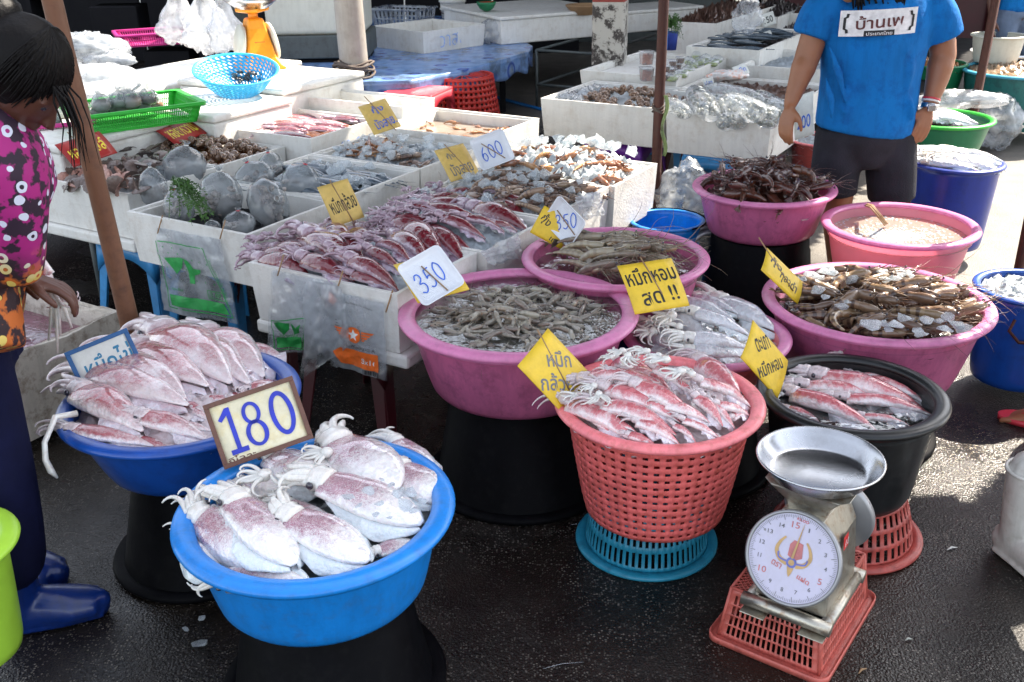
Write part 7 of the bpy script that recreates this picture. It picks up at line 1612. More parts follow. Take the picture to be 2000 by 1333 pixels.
# bagged food in the green and magenta baskets
def pouch(label, p, w, h, cont, group, seed, tilt=0):
    root = thing('food_pouch', label, 'food bag', (p.x, p.y, p.z), 0, group); Mx = Matrix.Rotation(tilt, 4, 'X') @ Matrix.Rotation(seed, 4, 'Z')
    b = MB().lathe([(.001, 0), (w * .7, .004), (w, h * .25), (w * .95, h * .55), (w * .55, h * .85), (w * .16, h), (w * .3, h * 1.15)], 16); b.deform(lambda q: Mx @ (q * (1 + .12 * noise.noise(q * 45 + V((seed, 0, 0)))))); b.build('bag_skin', ['bagwater'], root)
    b = MB().lathe([(.001, .004), (w * .66, .008), (w * .92, h * .24), (w * .85, h * .42), (.001, h * .44)], 14); b.deform(lambda q: Mx @ q); b.build('sauce', [cont], root)
for k, (x, y, lb) in enumerate(((200, 195, 'at the left end'), (222, 190, 'second from the left in front'), (245, 192, 'in the front middle'), (270, 185, 'right of the front middle'), (298, 186, 'at the front right'), (322, 182, 'at the right end'), (215, 172, 'at the back left'), (240, 165, 'at the back left of the middle'), (268, 162, 'at the back middle'), (300, 160, 'at the back right, tallest'), (255, 178, 'in the very middle'), (285, 172, 'behind the front right one'))):
    pouch('tied bag of brown food in the green basket, ' + lb, GBM @ V((-.07 + .07 * (0 if k in (0, 1, 2, 3, 4, 5) else (1 if k < 10 else .5)), -.13 + .05 * (k if k < 6 else (k - 6) * 1.4 if k < 10 else (k - 8) * 1.2), .03 + (.04 if k > 5 else 0))), .048, .085, ('sauce', 'piece', 'sauce2')[k % 3], 'tied food bags in the green basket', k * 1.7 + .3, .3 * (-1) ** k)
for k, (x, y) in enumerate(((90, 235), (115, 232), (135, 228), (105, 245))): pouch('tied clear bag in the magenta basket behind the bowed head, ' + ('leftmost', 'in the middle', 'rightmost', 'nearest')[k], at(x, y, .74), .045, .07, 'piece', 'tied bags in the magenta basket', k + .4, .2)
# white carrier bags, crumpled clear bags
def crumple(label, p, r, mat, seed, name='plastic_bag', amp=.35, top=0, cat='plastic bag'):
    b = MB().blob((0, 0, 0), r, 44, 28, 0)
    for i, v in enumerate(b.v):
        q = V(v); d = q.normalized(); n_ = noise.noise(d * 2.2 + V((seed, 0, 0))) * .6 + abs(noise.noise(d * 5 + V((0, seed, 0)))) * .5 - .2 + .12 * noise.noise(d * 12); q = q * (1 + amp * n_)
        if top and d.z > .3: k = (d.z - .3) / .7; q.x *= 1 - .7 * k; q.y *= 1 - .7 * k; q.z += top * k * k
        b.v[i] = tuple(q)
    o = b.build(name, [mat]); o.location = p; return tag(o, label, cat)
for k, (x, y, w, h, lb) in enumerate(((352, 50, .17, .15, 'white carrier bag at the left of the pair hanging behind the wrapped box'), (402, 58, .17, .16, 'middle white carrier bag standing on the back box'), (440, 66, .13, .12, 'white carrier bag beside the orange scale'))):
    p_ = at(x, y, .9); crumple(lb, p_, (w, w * .5, h), 'bagwhite', 20 + k, amp=.55, top=.2)
crumple('big crumpled clear plastic bag behind the bamboo pole', at(165, 95, .84), (.3, .18, .1), 'bag2', 31, amp=.5)
crumple('second crumpled clear bag below the big one at the back left', at(215, 118, .78), (.18, .12, .06), 'bag2', 33, amp=.5)
p_ = at(385, 165, .78); crumple('foam box wrapped loosely in clear film behind the green basket', G(-2.98, 1.3, .84), (.22, .17, .09), 'bag2', 35, amp=.25)
crumple('crumpled clear bag beside the empty foam box on the blue oilcloth', at(965, 62, .6), (.14, .12, .12), 'bag', 37, amp=.5)
crumple('large crumpled clear bag on the ground beside the green tub', at(1950, 240, .2), (.16, .14, .19), 'bag2', 39, amp=.4)
crumple('clear bag of squid lying over the back of the green tub', at(1870, 195, .5), (.3, .12, .06), 'bag2', 41, amp=.5)
crumple('white plastic bag crumpled on the ground behind the rusty pole', at(1335, 395, .25), (.17, .14, .2), 'bag2', 43, amp=.4)
crumple('orange and white printed bag lying in the stall box', at(1420, 148, .66), (.14, .07, .035), 'bagorange', 45, amp=.4)
crumple('clear printed bag hanging over the background shells', at(1460, 32, .95), (.1, .05, .12), 'bag', 47, amp=.4)
b = MB().blob((0, 0, 0), (.1, .04, .012), 10, 6, .3); p_ = at(1862, 870, 0); 
# bits of litter on the wet ground
for k, (x, y, L, a, m, lb) in enumerate(((1685, 1311, .03, .6, 'twig', 'short twig on the ground by the brick pink basket'), (1775, 1250, .02, .2, 'piece', 'pale scrap on the wet ground'), (1130, 1025, .05, .1, 'bag', 'thin clear strip on the asphalt left of the cyan colander'), (1100, 1300, .1, .2, 'bag', 'long thin plastic strip on the asphalt'), (1860, 1072, .035, .3, 'foam', 'white leaf shaped scrap on the wet ground'))):
    p_ = at(x, y, .004); o = MB().tube([(-L / 2, 0, 0), (0, .004, .002), (L / 2, 0, 0)], [.001, .0035 if m != 'bag' else .0012, .001], 6).build('ground_scrap', [m]); o.location = p_; o.rotation_euler = (0, 0, a); tag(o, lb, 'litter')
# dark mussels in the sky blue colander
c = at(478, 152, .83); r_ = random.Random(4)
o = MB()
for k in range(60): o.blob((c.x + r_.gauss(0, .04), c.y + r_.gauss(0, .035), c.z + r_.uniform(-.01, .03)), (.012, .008, .008), 6, 4)
tag(o.build('mussel_heap', ['mussel']), 'small dark mussels in the tilted sky blue colander', kind='stuff')
# aerator hoses near the orchid tubs
o = MB(); a, b_, c_ = at(1330, 560, 0), at(1400, 500, 0), at(1415, 590, 0)
p0 = at(1385, 540, .2)
for k in range(2): o.tube([(p0.x + (.11 + .03 * k) * math.cos(t), p0.y + .05 * math.sin(t) + .02 * k, .22 + (.16 + .02 * k) * math.sin(t) * 1.0) for t in [R(-70 + 14 * i) for i in range(19)]], .014, 8)
tag(o.build('grey_hose', ['rim']), 'loops of grey hose standing between the orchid tubs', 'hose')
# second metal pole at the right edge
a = atY(1998, 480, 3.9); pole('dark_pole', 'dark pole cut by the right edge of the picture', (a.x, a.y, 0), (a.x + .01, a.y, 2.6), .02, .02, 'rust')
a = atY(1577, 30, 9.5)
# grey washing pan and red sheet at the far right
p_ = at(1965, 100, .55); root = thing('wide_pan', 'wide flat metal pan at the far right behind the teal tub', 'pan', (p_.x, p_.y, .5)); MB().lathe([(.001, 0), (.17, .0), (.25, .05), (.26, .052), (.17, -.01)], 40).build('pan_wall', ['steel'], root)
pail('dark block under the wide metal pan', p_.x, p_.y, .49, .2, .22)
# distant row of stalls closing the view on the right
def far_stalls():
    for k, (x, y, w, c, lb) in enumerate(((1.5, 13.5, 2.6, 'greywall', 'distant grey stall counter left of the far row'), (4.6, 13.2, 2.6, 'maroon', 'distant dark red stall counter in the middle of the far row'), (7.8, 12.5, 2.6, 'navy', 'distant navy stall counter at the right of the far row'), (10.5, 11.0, 2.2, 'greywall', 'distant grey stall counter at the right end'))):
        root = thing('market_stall', lb, 'stall', (x, y, 0), R(-8 * k))
        MB().box((0, 0, .4), (w, .9, .8)).build('counter', [c], root, bevel=.01); MB().box((0, .9, 1.3), (w, .06, 2.6)).build('back_panel', ['dark'], root)
        for sx in (-1, 1): MB().tube([(sx * w / 2, -.5, 0), (sx * w / 2, -.5, 2.5)], .025, 6).build('post', ['rust'], root)
        MB().box((0, 0, 2.55), (w + .6, 2.2, .03)).build('awning', ['navy'], root)
        for j in range(3): MB().box((-w / 3 + j * w / 3, -.05, .87), (.6, .5, .12)).build('display_box', ['foam'], root, bevel=.01)
far_stalls()

# ============================================================ PEOPLE
def limbs(name, parts, mat, parent, voxel=.012, smooth=6, n=14, extra=None, caps=None):
    caps = (name in ('body', 'boot')) if caps is None else caps
    b = MB()
    for p in parts:
        pth, rd = p[0], p[1]; up = p[2] if len(p) > 2 else (0, -1, 0)
        # resample with catmull-rom for smooth taper
        P = [V(q) for q in pth]; Rr = [(r if hasattr(r, '__len__') else (r, r)) for r in rd]; out, ro = [], []
        for i in range(len(P) - 1):
            a, c, d, e = P[max(0, i - 1)], P[i], P[i + 1], P[min(len(P) - 1, i + 2)]
            for k in range(5):
                t = k / 5; out.append(.5 * ((2 * c) + (d - a) * t + (2 * a - 5 * c + 4 * d - e) * t * t + (3 * c - a - 3 * d + e) * t ** 3)); ro.append(tuple(Rr[i][j] * (1 - t) + Rr[i + 1][j] * t for j in (0, 1)))
        out.append(P[-1]); ro.append(Rr[-1]); b.tube(out, ro, n, up=up)
        for e_, r_ in (((out[0], ro[0]), (out[-1], ro[-1])) if caps else ()): b.blob(e_, (min(r_) * .98,) * 3, 10, 6)
    if extra: extra(b)
    o = b.build(name, [mat], parent); q = o.modifiers.new('r', 'REMESH'); q.mode = 'VOXEL'; q.voxel_size = voxel; q.use_smooth_shade = True
    q = o.modifiers.new('s', 'SMOOTH'); q.iterations = smooth; q.factor = .5; return o
def hand_parts(w, d, palm, thumb, s=1.0, curl=.5, spread=.12):
    """w wrist, d pointing to the fingers, palm: direction the palm faces, thumb: side of the thumb"""
    w, d, palm = V(w), V(d).normalized(), V(palm).normalized(); side = V(thumb) - d * V(thumb).dot(d); side.normalize(); palm = (palm - d * palm.dot(d) - side * palm.dot(side)).normalized(); out = []
    for k, off in enumerate((.026, .009, -.009, -.026)): out.append(([w, w + d * .045 * s + side * off * .8 * s, w + d * .085 * s + side * off * s], [(.013 * s, .014 * s), (.012 * s, .012 * s), (.0105 * s, .0105 * s)]))
    for k, (off, L) in enumerate(((.027, .07), (.009, .078), (-.009, .073), (-.026, .056))):
        p = w + d * .085 * s + side * off * s; dd = (d + side * (off * spread * 40 * .1)).normalized(); a = 0; pts = [p]; c = curl * (1 + .12 * k)
        for seg, fr in ((0, .45), (1, .32), (2, .23)):
            a += c * (.45, .7, .5)[seg]; e = dd * math.cos(a) + palm * math.sin(a); pts.append(pts[-1] + e * L * fr * s)
        out.append((pts, [(.0098 * s,) * 2, (.0092 * s,) * 2, (.0082 * s,) * 2, (.0066 * s,) * 2]))
    p = w + d * .025 * s + side * .02 * s; t1 = p + (side * .8 + d * .7 + palm * .2).normalized() * .035 * s; t2 = t1 + (side * .35 + d * .9 + palm * .35).normalized() * .03 * s; t3 = t2 + (side * .1 + d * .9 + palm * .4).normalized() * .024 * s
    out.append(([p, t1, t2, t3], [(.014 * s,) * 2, (.0115 * s,) * 2, (.0095 * s,) * 2, (.0075 * s,) * 2])); return out
def foot_parts(ank, d, s=1.0, toes=True):
    a, d = V(ank), V(d).normalized(); sd = V((-d.y, d.x, 0)); out = [([a + V((0, 0, .03)), a + V((0, 0, -.0)) - d * .01, a + d * .05 * s + V((0, 0, -.03)), a + d * .12 * s + V((0, 0, -.055)), a + d * .155 * s + V((0, 0, -.065))], [(.034 * s,) * 2, (.036 * s,) * 2, (.036 * s, .036 * s), (.022 * s, .042 * s), (.013 * s, .04 * s)], (0, 0, 1)), ([a - d * .03 * s + V((0, 0, -.05)), a + d * .06 + V((0, 0, -.062))], [(.026,) * 2, (.022, .034)], (0, 0, 1))]
    if toes:
        for k, off in enumerate((.032, .013, -.003, -.018, -.032)):
            r = (.0125, .009, .0085, .008, .0075)[k]; L = (.05, .05, .045, .038, .03)[k]; b = a + d * (.145 - .004 * k) * s + sd * off * s + V((0, 0, -.068)); out.append(([b, b + d * L * .5 + V((0, 0, .002)), b + d * L + V((0, 0, -.004))], [(r,) * 2, (r,) * 2, (r * .85,) * 2]))
    return out
def head_extra(c, face, s=1.0, neck=None):
    c, face = V(c), V(face).normalized(); up = V((0, 0, 1)); up = (up - face * up.dot(face)).normalized(); sd = face.cross(up)
    Mx = Matrix((face, sd, up)).transposed()
    def f(b):
        b.blob(c, (.095 * s, .075 * s, .11 * s), 20, 14, mat=Mx); b.blob(c + face * .035 * s - up * .055 * s, (.055 * s, .052 * s, .055 * s), 14, 10, mat=Mx)
        b.tube([c + face * .082 * s + up * .02 * s, c + face * .1 * s - up * .012 * s, c + face * .107 * s - up * .026 * s, c + face * .088 * s - up * .034 * s], [.01 * s, .012 * s, .017 * s, .012 * s], 8)
        b.blob(c + face * .083 * s - up * .058 * s, (.012 * s, .024 * s, .007 * s), 8, 6, mat=Mx); b.blob(c + face * .081 * s - up * .069 * s, (.012 * s, .02 * s, .007 * s), 8, 6, mat=Mx)
        b.blob(c + face * .07 * s - up * .095 * s, (.02 * s, .024 * s, .018 * s), 8, 6, mat=Mx)
        for k in (-1, 1): b.blob(c + face * .075 * s + sd * k * .03 * s + up * .03 * s, (.012 * s, .022 * s, .008 * s), 8, 6, mat=Mx); b.blob(c - face * .008 * s + sd * k * .078 * s - up * .01 * s, (.02 * s, .008 * s, .032 * s), 10, 8, mat=Mx)
    return f, (face, sd, up)
# ---- the woman in the blue T-shirt
Yb = 4.3
def bp(x, y, dy=0): q = atY(x, y, Yb + dy); return q
kk = (bp(1700, 150) - CP).dot(FW) / F
root = thing('person', 'woman in bright blue T-shirt and charcoal shorts standing with arms hanging, head out of frame', 'person', (0, 0, 0)); PB = root
pel, nk = bp(1690, 262), bp(1712, -30); lsh, rsh = bp(1612, -6), bp(1822, -6); lel, rel = bp(1577, 112, -.02), bp(1842, 108, .0); lwr, rwr = bp(1543, 205, -.08), bp(1815, 208, -.06)
hd = bp(1712, -128, .0); f_, ax = head_extra(hd, (-.1, -1, -.15), 1.0)
gl, gr_ = bp(1632, 560, .05), bp(1740, 575, .05); gl.z, gr_.z = .075, .075; kl, kr = bp(1635, 405), bp(1738, 405)
sl_, sr_ = bp(1645, 285), bp(1735, 285)
parts = [([pel + V((0, 0, -.03)), pel, nk - V((0, 0, .25)), nk - V((0, 0, .04))], [(.11, .17), (.12, .175), (.12, .18), (.07, .12)]), ([nk - V((0, 0, .06)), hd - V((0, 0, .04))], [(.055,) * 2, (.05,) * 2]),
         ([lsh, lel, lwr], [(.058,) * 2, (.053,) * 2, (.031, .027)]), ([rsh, rel, rwr], [(.058,) * 2, (.053,) * 2, (.031, .027)]), ([lsh + V((.02, 0, 0)), nk - V((0, 0, .1)), rsh - V((.02, 0, 0))], [(.06,) * 2, (.09, .07), (.06,) * 2]),
         ([lel, lel.lerp(lwr, .25), lwr], [(.05,) * 2, (.052,) * 2, (.03, .026)]), ([rel, rel.lerp(rwr, .25), rwr], [(.05,) * 2, (.053,) * 2, (.03, .026)]),
         ([sl_, kl, kl.lerp(gl, .35), gl], [(.085,) * 2, (.062,) * 2, (.06,) * 2, (.036,) * 2]), ([sr_, kr, kr.lerp(gr_, .35), gr_], [(.1,) * 2, (.062,) * 2, (.06,) * 2, (.036,) * 2])]
parts += hand_parts(lwr, (-.18, -.25, -1), (.6, .6, 0), (.6, -.8, 0), 1.05, .45) + hand_parts(rwr, (-.3, -.25, -1), (-.2, .9, 0), (-1, -.25, 0), 1.1, .4, .3)
parts += foot_parts(gl, (-.2, -1, 0)) + foot_parts(gr_, (.2, -1, 0))
limbs('body', parts, 'skin', root, .0065, 4, 16, f_)
b = MB(); b.blob(hd - ax[0] * .02 + ax[2] * .015, (.108, .09, .12), 24, 16, .06, mat=Matrix(ax).transposed())
for k in range(26): x = (k / 25 - .5) * .17; b.tube([hd + V((x, .05, .0)), hd + V((x * 1.15, .02, -.12)), hd + V((x * 1.25 + .01 * math.sin(k), -.06 - .05 * (abs(x) > .05), -.2)), hd + V((x * 1.2 + .012 * math.sin(k * 2), -.13, -.27 - .02 * math.sin(k * 3)))], [.014, .014, .01, .003], 6)
b.build('hair', ['hair'], root)
for k in (-1, 1): MB().blob(hd + ax[0] * .084 + ax[1] * k * .03 + ax[2] * .022, (.013,) * 3, 8, 6).build('eye', ['eye'], root)
hem = bp(1690, 246); 
def torso(u, v):
    return None
sh = [([bp(1686, 256), bp(1690, 235), bp(1700, 150), bp(1712, 50), bp(1714, 0), bp(1712, -28)], [(.165, .205), (.17, .212), (.165, .208), (.165, .232), (.13, .22), (.06, .1)]),
      ([lsh + V((.03, 0, .0)), lsh.lerp(lel, .35), lsh.lerp(lel, .66) + V((-.01, 0, 0))], [(.09, .08), (.092, .085), (.088, .08)]), ([rsh - V((.03, 0, 0)), rsh.lerp(rel, .35), rsh.lerp(rel, .7) + V((.01, 0, 0))], [(.09, .08), (.095, .088), (.09, .086)])]
def shirt_extra(b):
    r_ = random.Random(1)
    for (x0, y0, x1, y1) in ((1620, 90, 1650, 200), (1780, 90, 1768, 190), (1640, 215, 1740, 235), (1790, 75, 1740, 130), (1765, 180, 1785, 235), (1612, 150, 1625, 235)): b.tube([bp(x0, y0, -.125), bp((x0 + x1) / 2 + 4, (y0 + y1) / 2, -.145), bp(x1, y1, -.14)], [.008, .02, .008], 6)
o = limbs('t_shirt', sh, 'cloth_blue', root, .01, 7, 20, shirt_extra)
shp = [([bp(1690, 238), bp(1690, 262), bp(1690, 285), bp(1690, 305), bp(1690, 322)], [(.15, .2), (.155, .205), (.14, .18), (.125, .12), (.1, .08)]), ([bp(1645, 262), bp(1632, 330), bp(1628, 378)], [(.125, .115), (.115, .105), (.105, .098)]), ([bp(1736, 262), bp(1740, 330), bp(1741, 388)], [(.125, .115), (.115, .108), (.11, .1)])]
limbs('shorts', shp, 'denim', root, .01, 5, 18)
# print on the chest, following the curved cloth
tc = bp(1688, 34)
def chest(x, y, off=.0):   # x,y metres from the centre of the print
    p = tc + V((x, 0, y + x * .05)); dx = (p.x - bp(1712, 34).x) / .245; return V((p.x, Yb - .185 * math.sqrt(max(.02, 1 - dx * dx * .8)) - .012 - off, p.z))
pw, ph = 134 * kk, 46 * kk
MB().grid(lambda u, v: chest((u - .5) * pw, (v - .5) * ph), 16, 6).build('shirt_print', ['ink_white'], root)
b = MB(); w_, h_ = pw * .46, ph * .38
def loop(k): return [(-w_ * k + .01, h_ * k), (w_ * k - .01, h_ * k), (w_ * k - .008, h_ * k - .012), (w_ * k, h_ * k - .016), (w_ * k, -h_ * k + .016), (w_ * k - .008, -h_ * k + .012), (w_ * k - .01, -h_ * k), (-w_ * k + .01, -h_ * k), (-w_ * k + .008, -h_ * k + .012), (-w_ * k, -h_ * k + .016), (-w_ * k, h_ * k - .016), (-w_ * k + .008, h_ * k - .012)]
A_, B_ = loop(1), loop(.93); ia = [b.vert(chest(x, y, .002)) for x, y in A_]; ib = [b.vert(chest(x, y, .002)) for x, y in B_]
for k in range(12): b.face((ia[k], ia[(k + 1) % 12], ib[(k + 1) % 12], ib[k]), False)
b.build('print_border', ['ink_black'], root)
lettering('บ้านเพ', lambda x, y: chest(x, y, .003), 'ink_brown', root, (0, .006), (pw * .62, ph * .52), R(3), .015)
MB().grid(lambda u, v: chest((u - .5) * pw * .4, -ph * .4 + (v - .5) * ph * .22, .003), 6, 2).build('print_bar', ['ink_black'], root); lettering('ประเทศไทย', lambda x, y: chest(x, y, .0045), 'ink_white', root, (0, -ph * .4), (pw * .34, ph * .15), 0, .01)
# watch and bracelets
d_ = (rwr - rel).normalized()
def band(name, t, r, w, mat, lb=None):
    c = rel.lerp(rwr, t); b = MB().tube([c - d_ * w / 2, c - d_ * w * .4, c + d_ * w * .4, c + d_ * w / 2], [r * .97, r, r, r * .97], 20); return tag(b.build(name, [mat]), lb, 'wrist band')
band('bracelet', .86, .0375, .008, 'hotred', 'thin red bracelet above the watch'); band('bracelet', .9, .0375, .008, 'foam', 'thin white and blue bracelet above the watch'); band('wrist_watch', 1.0, .0345, .02, 'steel', 'square silver wrist watch on the woman in blue')
c = rwr + V((-.004, -.036, 0)); MB().box(c, (.034, .012, .028)).build('watch_face', ['steel'], COL.objects[-1] if False else None, bevel=.003); COL.objects[-1].parent = None
wf = COL.objects[-1]; ww = [o_ for o_ in COL.objects if o_.name.startswith('wrist_watch')][0]; wf.parent = ww; KIDS.setdefault(ww.name, []).append(wf)
# ---- generic bystanders, seen only in part
def bystander(label, loc, rz, H, shirt, trouser, skin, boot=None, shorts=False, flip=None, step=(0, 0, 0)):
    Mx = Matrix.Translation(loc) @ Matrix.Rotation(rz, 4, 'Z'); root = thing('person', label, 'person', mat=Mx); s = H / 1.62
    def q(x, y, z): return V((x * s, y * s, z * s))
    STX = lambda sx: (step[1] if sx == step[0] else 0); STY = lambda sx: (step[2] if sx == step[0] else 0)
    hd = q(0, -.02, 1.5); f, ax = head_extra(hd, (0, -1, -.1), s)
    pr = [([q(0, 0, .85), q(0, 0, 1.0), q(0, 0, 1.2), q(0, 0, 1.32)], [(.1, .15), (.1, .15), (.11, .17), (.06, .1)]), ([q(0, 0, 1.3), hd - V((0, 0, .05))], [(.05,) * 2, (.047,) * 2]), ([q(-.17, 0, 1.29), q(0, 0, 1.3), q(.17, 0, 1.29)], [(.05,) * 2, (.07,) * 2, (.05,) * 2])]
    for sx in (-1, 1):
        pr += [([q(sx * .18, 0, 1.29), q(sx * .24, .02, 1.03), q(sx * .25, -.06, .8)], [(.048,) * 2, (.04,) * 2, (.026,) * 2]), ([q(sx * .09, 0, .85), q(sx * .1 + .62 * STX(sx), -.01 + .62 * STY(sx), .46), q(sx * .1 + .93 * STX(sx), .93 * STY(sx), .3), q(sx * .1 + 1 * STX(sx), .01 + 1 * STY(sx), .08)], [(.085,) * 2, (.056,) * 2, (.056,) * 2, (.034,) * 2])]
        pr += hand_parts(q(sx * .25, -.06, .8), (0, -.1, -1), (-sx, .2, 0), (0, -1, 0), s, .5) + foot_parts(q(sx * .1 + 1 * STX(sx), .01 + 1 * STY(sx), .08), (0, -1, 0), s)
    limbs('body', pr, skin, root, .009, 3, 12, f)
    limbs('shirt', [([q(0, 0, .84), q(0, 0, 1.0), q(0, 0, 1.2), q(0, 0, 1.33)], [(.13, .18), (.13, .18), (.13, .19), (.07, .11)])] + [([q(sx * .15, 0, 1.28), q(sx * .2, .0, 1.18), q(sx * .23, .01, 1.08)], [(.07,) * 2, (.065,) * 2, (.062,) * 2]) for sx in (-1, 1)], shirt, root, .014, 5)
    zl = .5 if shorts else .12
    limbs('shorts' if shorts else 'trousers', [([q(0, 0, .8), q(0, 0, .92)], [(.12, .17), (.12, .16)])] + [([q(sx * .085, 0, .84), q(sx * .1 + .35 * STX(sx), .35 * STY(sx), .66), q(sx * .1 + .58 * STX(sx), .58 * STY(sx), zl)], [(.105,) * 2, (.095,) * 2, (.08 if shorts else .07,) * 2]) for sx in (-1, 1)], trouser, root, .014, 5)
    b = MB(); b.blob(hd - ax[0] * .02 + ax[2] * .02, (.106 * s, .088 * s, .115 * s), 18, 12, .06, mat=Matrix(ax).transposed()); b.build('hair', ['hair'], root)
    for k in (-1, 1): MB().blob(hd + ax[0] * .084 * s + ax[1] * k * .03 * s + ax[2] * .022 * s, (.013,) * 3, 8, 6).build('eye', ['eye'], root)
    if boot:
        for sx in (-1, 1): boot_mesh(q(sx * .1 + 1 * STX(sx), .01 + 1 * STY(sx), 0), (0, -1, 0), boot, root, s)
    if flip:
        for sx in (-1, 1):
            a = q(sx * .1 + 1 * STX(sx), .01 + 1 * STY(sx), 0); b = MB(); n = 26; ids = []
            for zz in (.002, .02): ids.append([b.vert((a.x + .052 * math.cos(t) * (1 + .15 * math.sin(t)), a.y - .06 - .145 * math.sin(t), zz)) for t in [2 * math.pi * k / n for k in range(n)]])
            for k in range(n): b.face((ids[0][k], ids[0][(k + 1) % n], ids[1][(k + 1) % n], ids[1][k]))
            b.face(ids[1], False); b.face(ids[0][::-1], False); b.build('flip_flop', [flip], root)
            MB().tube([(a.x - .045, a.y - .05, .02), (a.x - .02, a.y - .1, .06), (a.x + .005, a.y - .145, .025), (a.x + .03, a.y - .1, .058), (a.x + .045, a.y - .05, .02)], .005, 6).build('strap', [flip], root)
    return root
def boot_mesh(a, d, mat, parent, s=1.0, h=.28):
    a, d = V(a), V(d).normalized()
    z = V((0, 0, 1)); pr = [([a + z * h, a + z * .2, a + z * .1, a + z * .055 - d * .005], [(.062 * s, .066 * s), (.058 * s, .06 * s), (.052 * s, .05 * s), (.05 * s, .045 * s)]), ([a + z * .05 - d * .035, a + z * .055 + d * .05, a + z * .045 + d * .13, a + z * .04 + d * .19], [(.045 * s, .042 * s), (.052 * s, .044 * s), (.04 * s, .052 * s), (.028 * s, .04 * s)], (0, 0, 1)), ([a + z * .012 - d * .05, a + z * .012 + d * .1, a + z * .012 + d * .2], [(.014, .038), (.014, .046), (.014, .034)], (0, 0, 1))]
    o = limbs('boot', pr, mat, parent, .007, 3, 16)
    MB().tube([a + z * (h + .004) + V((.064 * math.cos(t), .064 * math.sin(t), 0)) for t in [2 * math.pi * k / 24 for k in range(24)]], .006, 6, closed=True).build('boot_rim', [mat], parent)
    return o
bystander('bystander with a bare foot in a red flip flop at the right edge', (2.2, 2.95, 0), R(-115), 1.6, 'maroon', 'denim', 'skin', shorts=True, flip='hotred', step=(1, 0, -.32))
bystander('bystander in white rubber boots at the lower right edge', (1.765, 2.13, 0), R(17.5), 1.62, 'ink_ltblue', 'denim', 'skin_d', boot='boot_white', shorts=True, step=(-1, -.23, .24))
q = at(1876, 210, 0); bystander('person in denim shorts standing behind the woman in blue', (q.x + .05, q.y - .6, 0), R(10), 1.62, 'cloth_blue', 'denim2', 'skin_d', shorts=True)
q = at(1975, 190, 0); bystander('person in dark clothes far behind at the right edge', (q.x + .3, q.y - .2, 0), R(-30), 1.6, 'dark', 'dark', 'skin_d', shorts=True)
# seller at the far left whose forearm shows above the bowed head
q = at(45, 60, .8); bystander('seller in dark shirt behind the bowed head at the far left', (q.x - .35, q.y + .1, 0), R(40), 1.55, 'pants', 'pants', 'skin_d')
# ---- the woman in the flowered shirt, bending at the left edge
def flowers():
    m = newmat('magenta_flower_print'); n, l = nt(m); p = n['Principled BSDF']; co = tex_coord(n, l); v = n.new('ShaderNodeTexVoronoi'); v.inputs['Scale'].default_value = 26; v.inputs['Randomness'].default_value = .5; l.new(co, v.inputs['Vector'])
    d = mth(n, l, 'ADD', v.outputs['Distance'], mth(n, l, 'MULTIPLY', mth(n, l, 'SUBTRACT', noise_node(n, l, co, 38, 1), .5), .3))
    sx = n.new('ShaderNodeSeparateXYZ'); l.new(co, sx.inputs[0]); zf = n.new('ShaderNodeMapRange'); l.new(mth(n, l, 'ADD', sx.outputs[2], mth(n, l, 'MULTIPLY', noise_node(n, l, co, 7, 3), .12)), zf.inputs[0]); zf.inputs[1].default_value = 1.08; zf.inputs[2].default_value = 1.0
    bg = mixc(n, l, zf.outputs[0], mixc(n, l, ramp(n, l, noise_node(n, l, co, 26, 3), [(.5, (0,) * 3), (.56, (1,) * 3)]), (.36, .01, .17), (.02, .005, .02)), mixc(n, l, ramp(n, l, noise_node(n, l, co, 22, 3), [(.46, (0,) * 3), (.52, (1,) * 3)]), (.5, .12, .015), (.02, .006, .01)))
    pet = mixc(n, l, zf.outputs[0], (.62, .64, .75), (.65, .5, .12)); f1 = mth(n, l, 'LESS_THAN', d, .33); f2 = mth(n, l, 'LESS_THAN', d, .13)
    l.new(mixc(n, l, f2, mixc(n, l, f1, bg, pet), bg), p.inputs['Base Color']); p.inputs['Roughness'].default_value = .7; bump(n, l, noise_node(n, l, co, 12, 3), .3, .02, p); return m
MT['flowers'] = flowers()
Yf = 2.15
def fp(x, y, dy=0): return atY(x, y, Yf + dy)
root = thing('person', 'woman in magenta flowered shirt, navy trousers and blue rubber boots bending over a foam box', 'person', (0, 0, 0))
hd = fp(46, 160); face = V((.62, -.12, -.8)); f_, ax = head_extra(hd, face, .9)
sh1, sh2 = fp(-40, 245, .0), fp(-30, 235, .3); el = fp(25, 470, -.04); wr = fp(45, 540, .06); hp = fp(-110, 640, .1)
el2 = fp(-20, 440, .3); wr2 = fp(30, 530, .22)
pr = [([hp, fp(-90, 480, .1), fp(-40, 300, .1)], [(.14, .12), (.12, .11), (.12, .1)]), ([fp(-20, 260, .1), hd - face * .02 - V((0, 0, .05))], [(.06,) * 2, (.05,) * 2]), ([sh1, el, wr], [(.055,) * 2, (.045,) * 2, (.028,) * 2]), ([sh2, el2, wr2], [(.055,) * 2, (.045,) * 2, (.028,) * 2])]
pr += hand_parts(wr, (.75, .1, -.35), (.1, -.3, -1), (0, -1, .2), 1.0, .75) + hand_parts(wr2, (.8, -.1, -.3), (0, 0, -1), (0, -1, .2), 1.0, .8)
limbs('body', pr, 'skin_d', root, .0055, 3, 16, f_)
b = MB(); Mh = Matrix(ax).transposed(); b.blob(hd - ax[0] * .032 + ax[2] * .026, (.1, .09, .105), 28, 18, .05, mat=Mh)
b.blob(hd - ax[0] * .12 + ax[2] * .06, (.05, .05, .05), 12, 8, .2)
def hs(fx, sy, uz, k=1.0): return hd - ax[0] * .032 + ax[2] * .026 + (ax[0] * fx * .102 + ax[1] * sy * .092 + ax[2] * uz * .107) * k
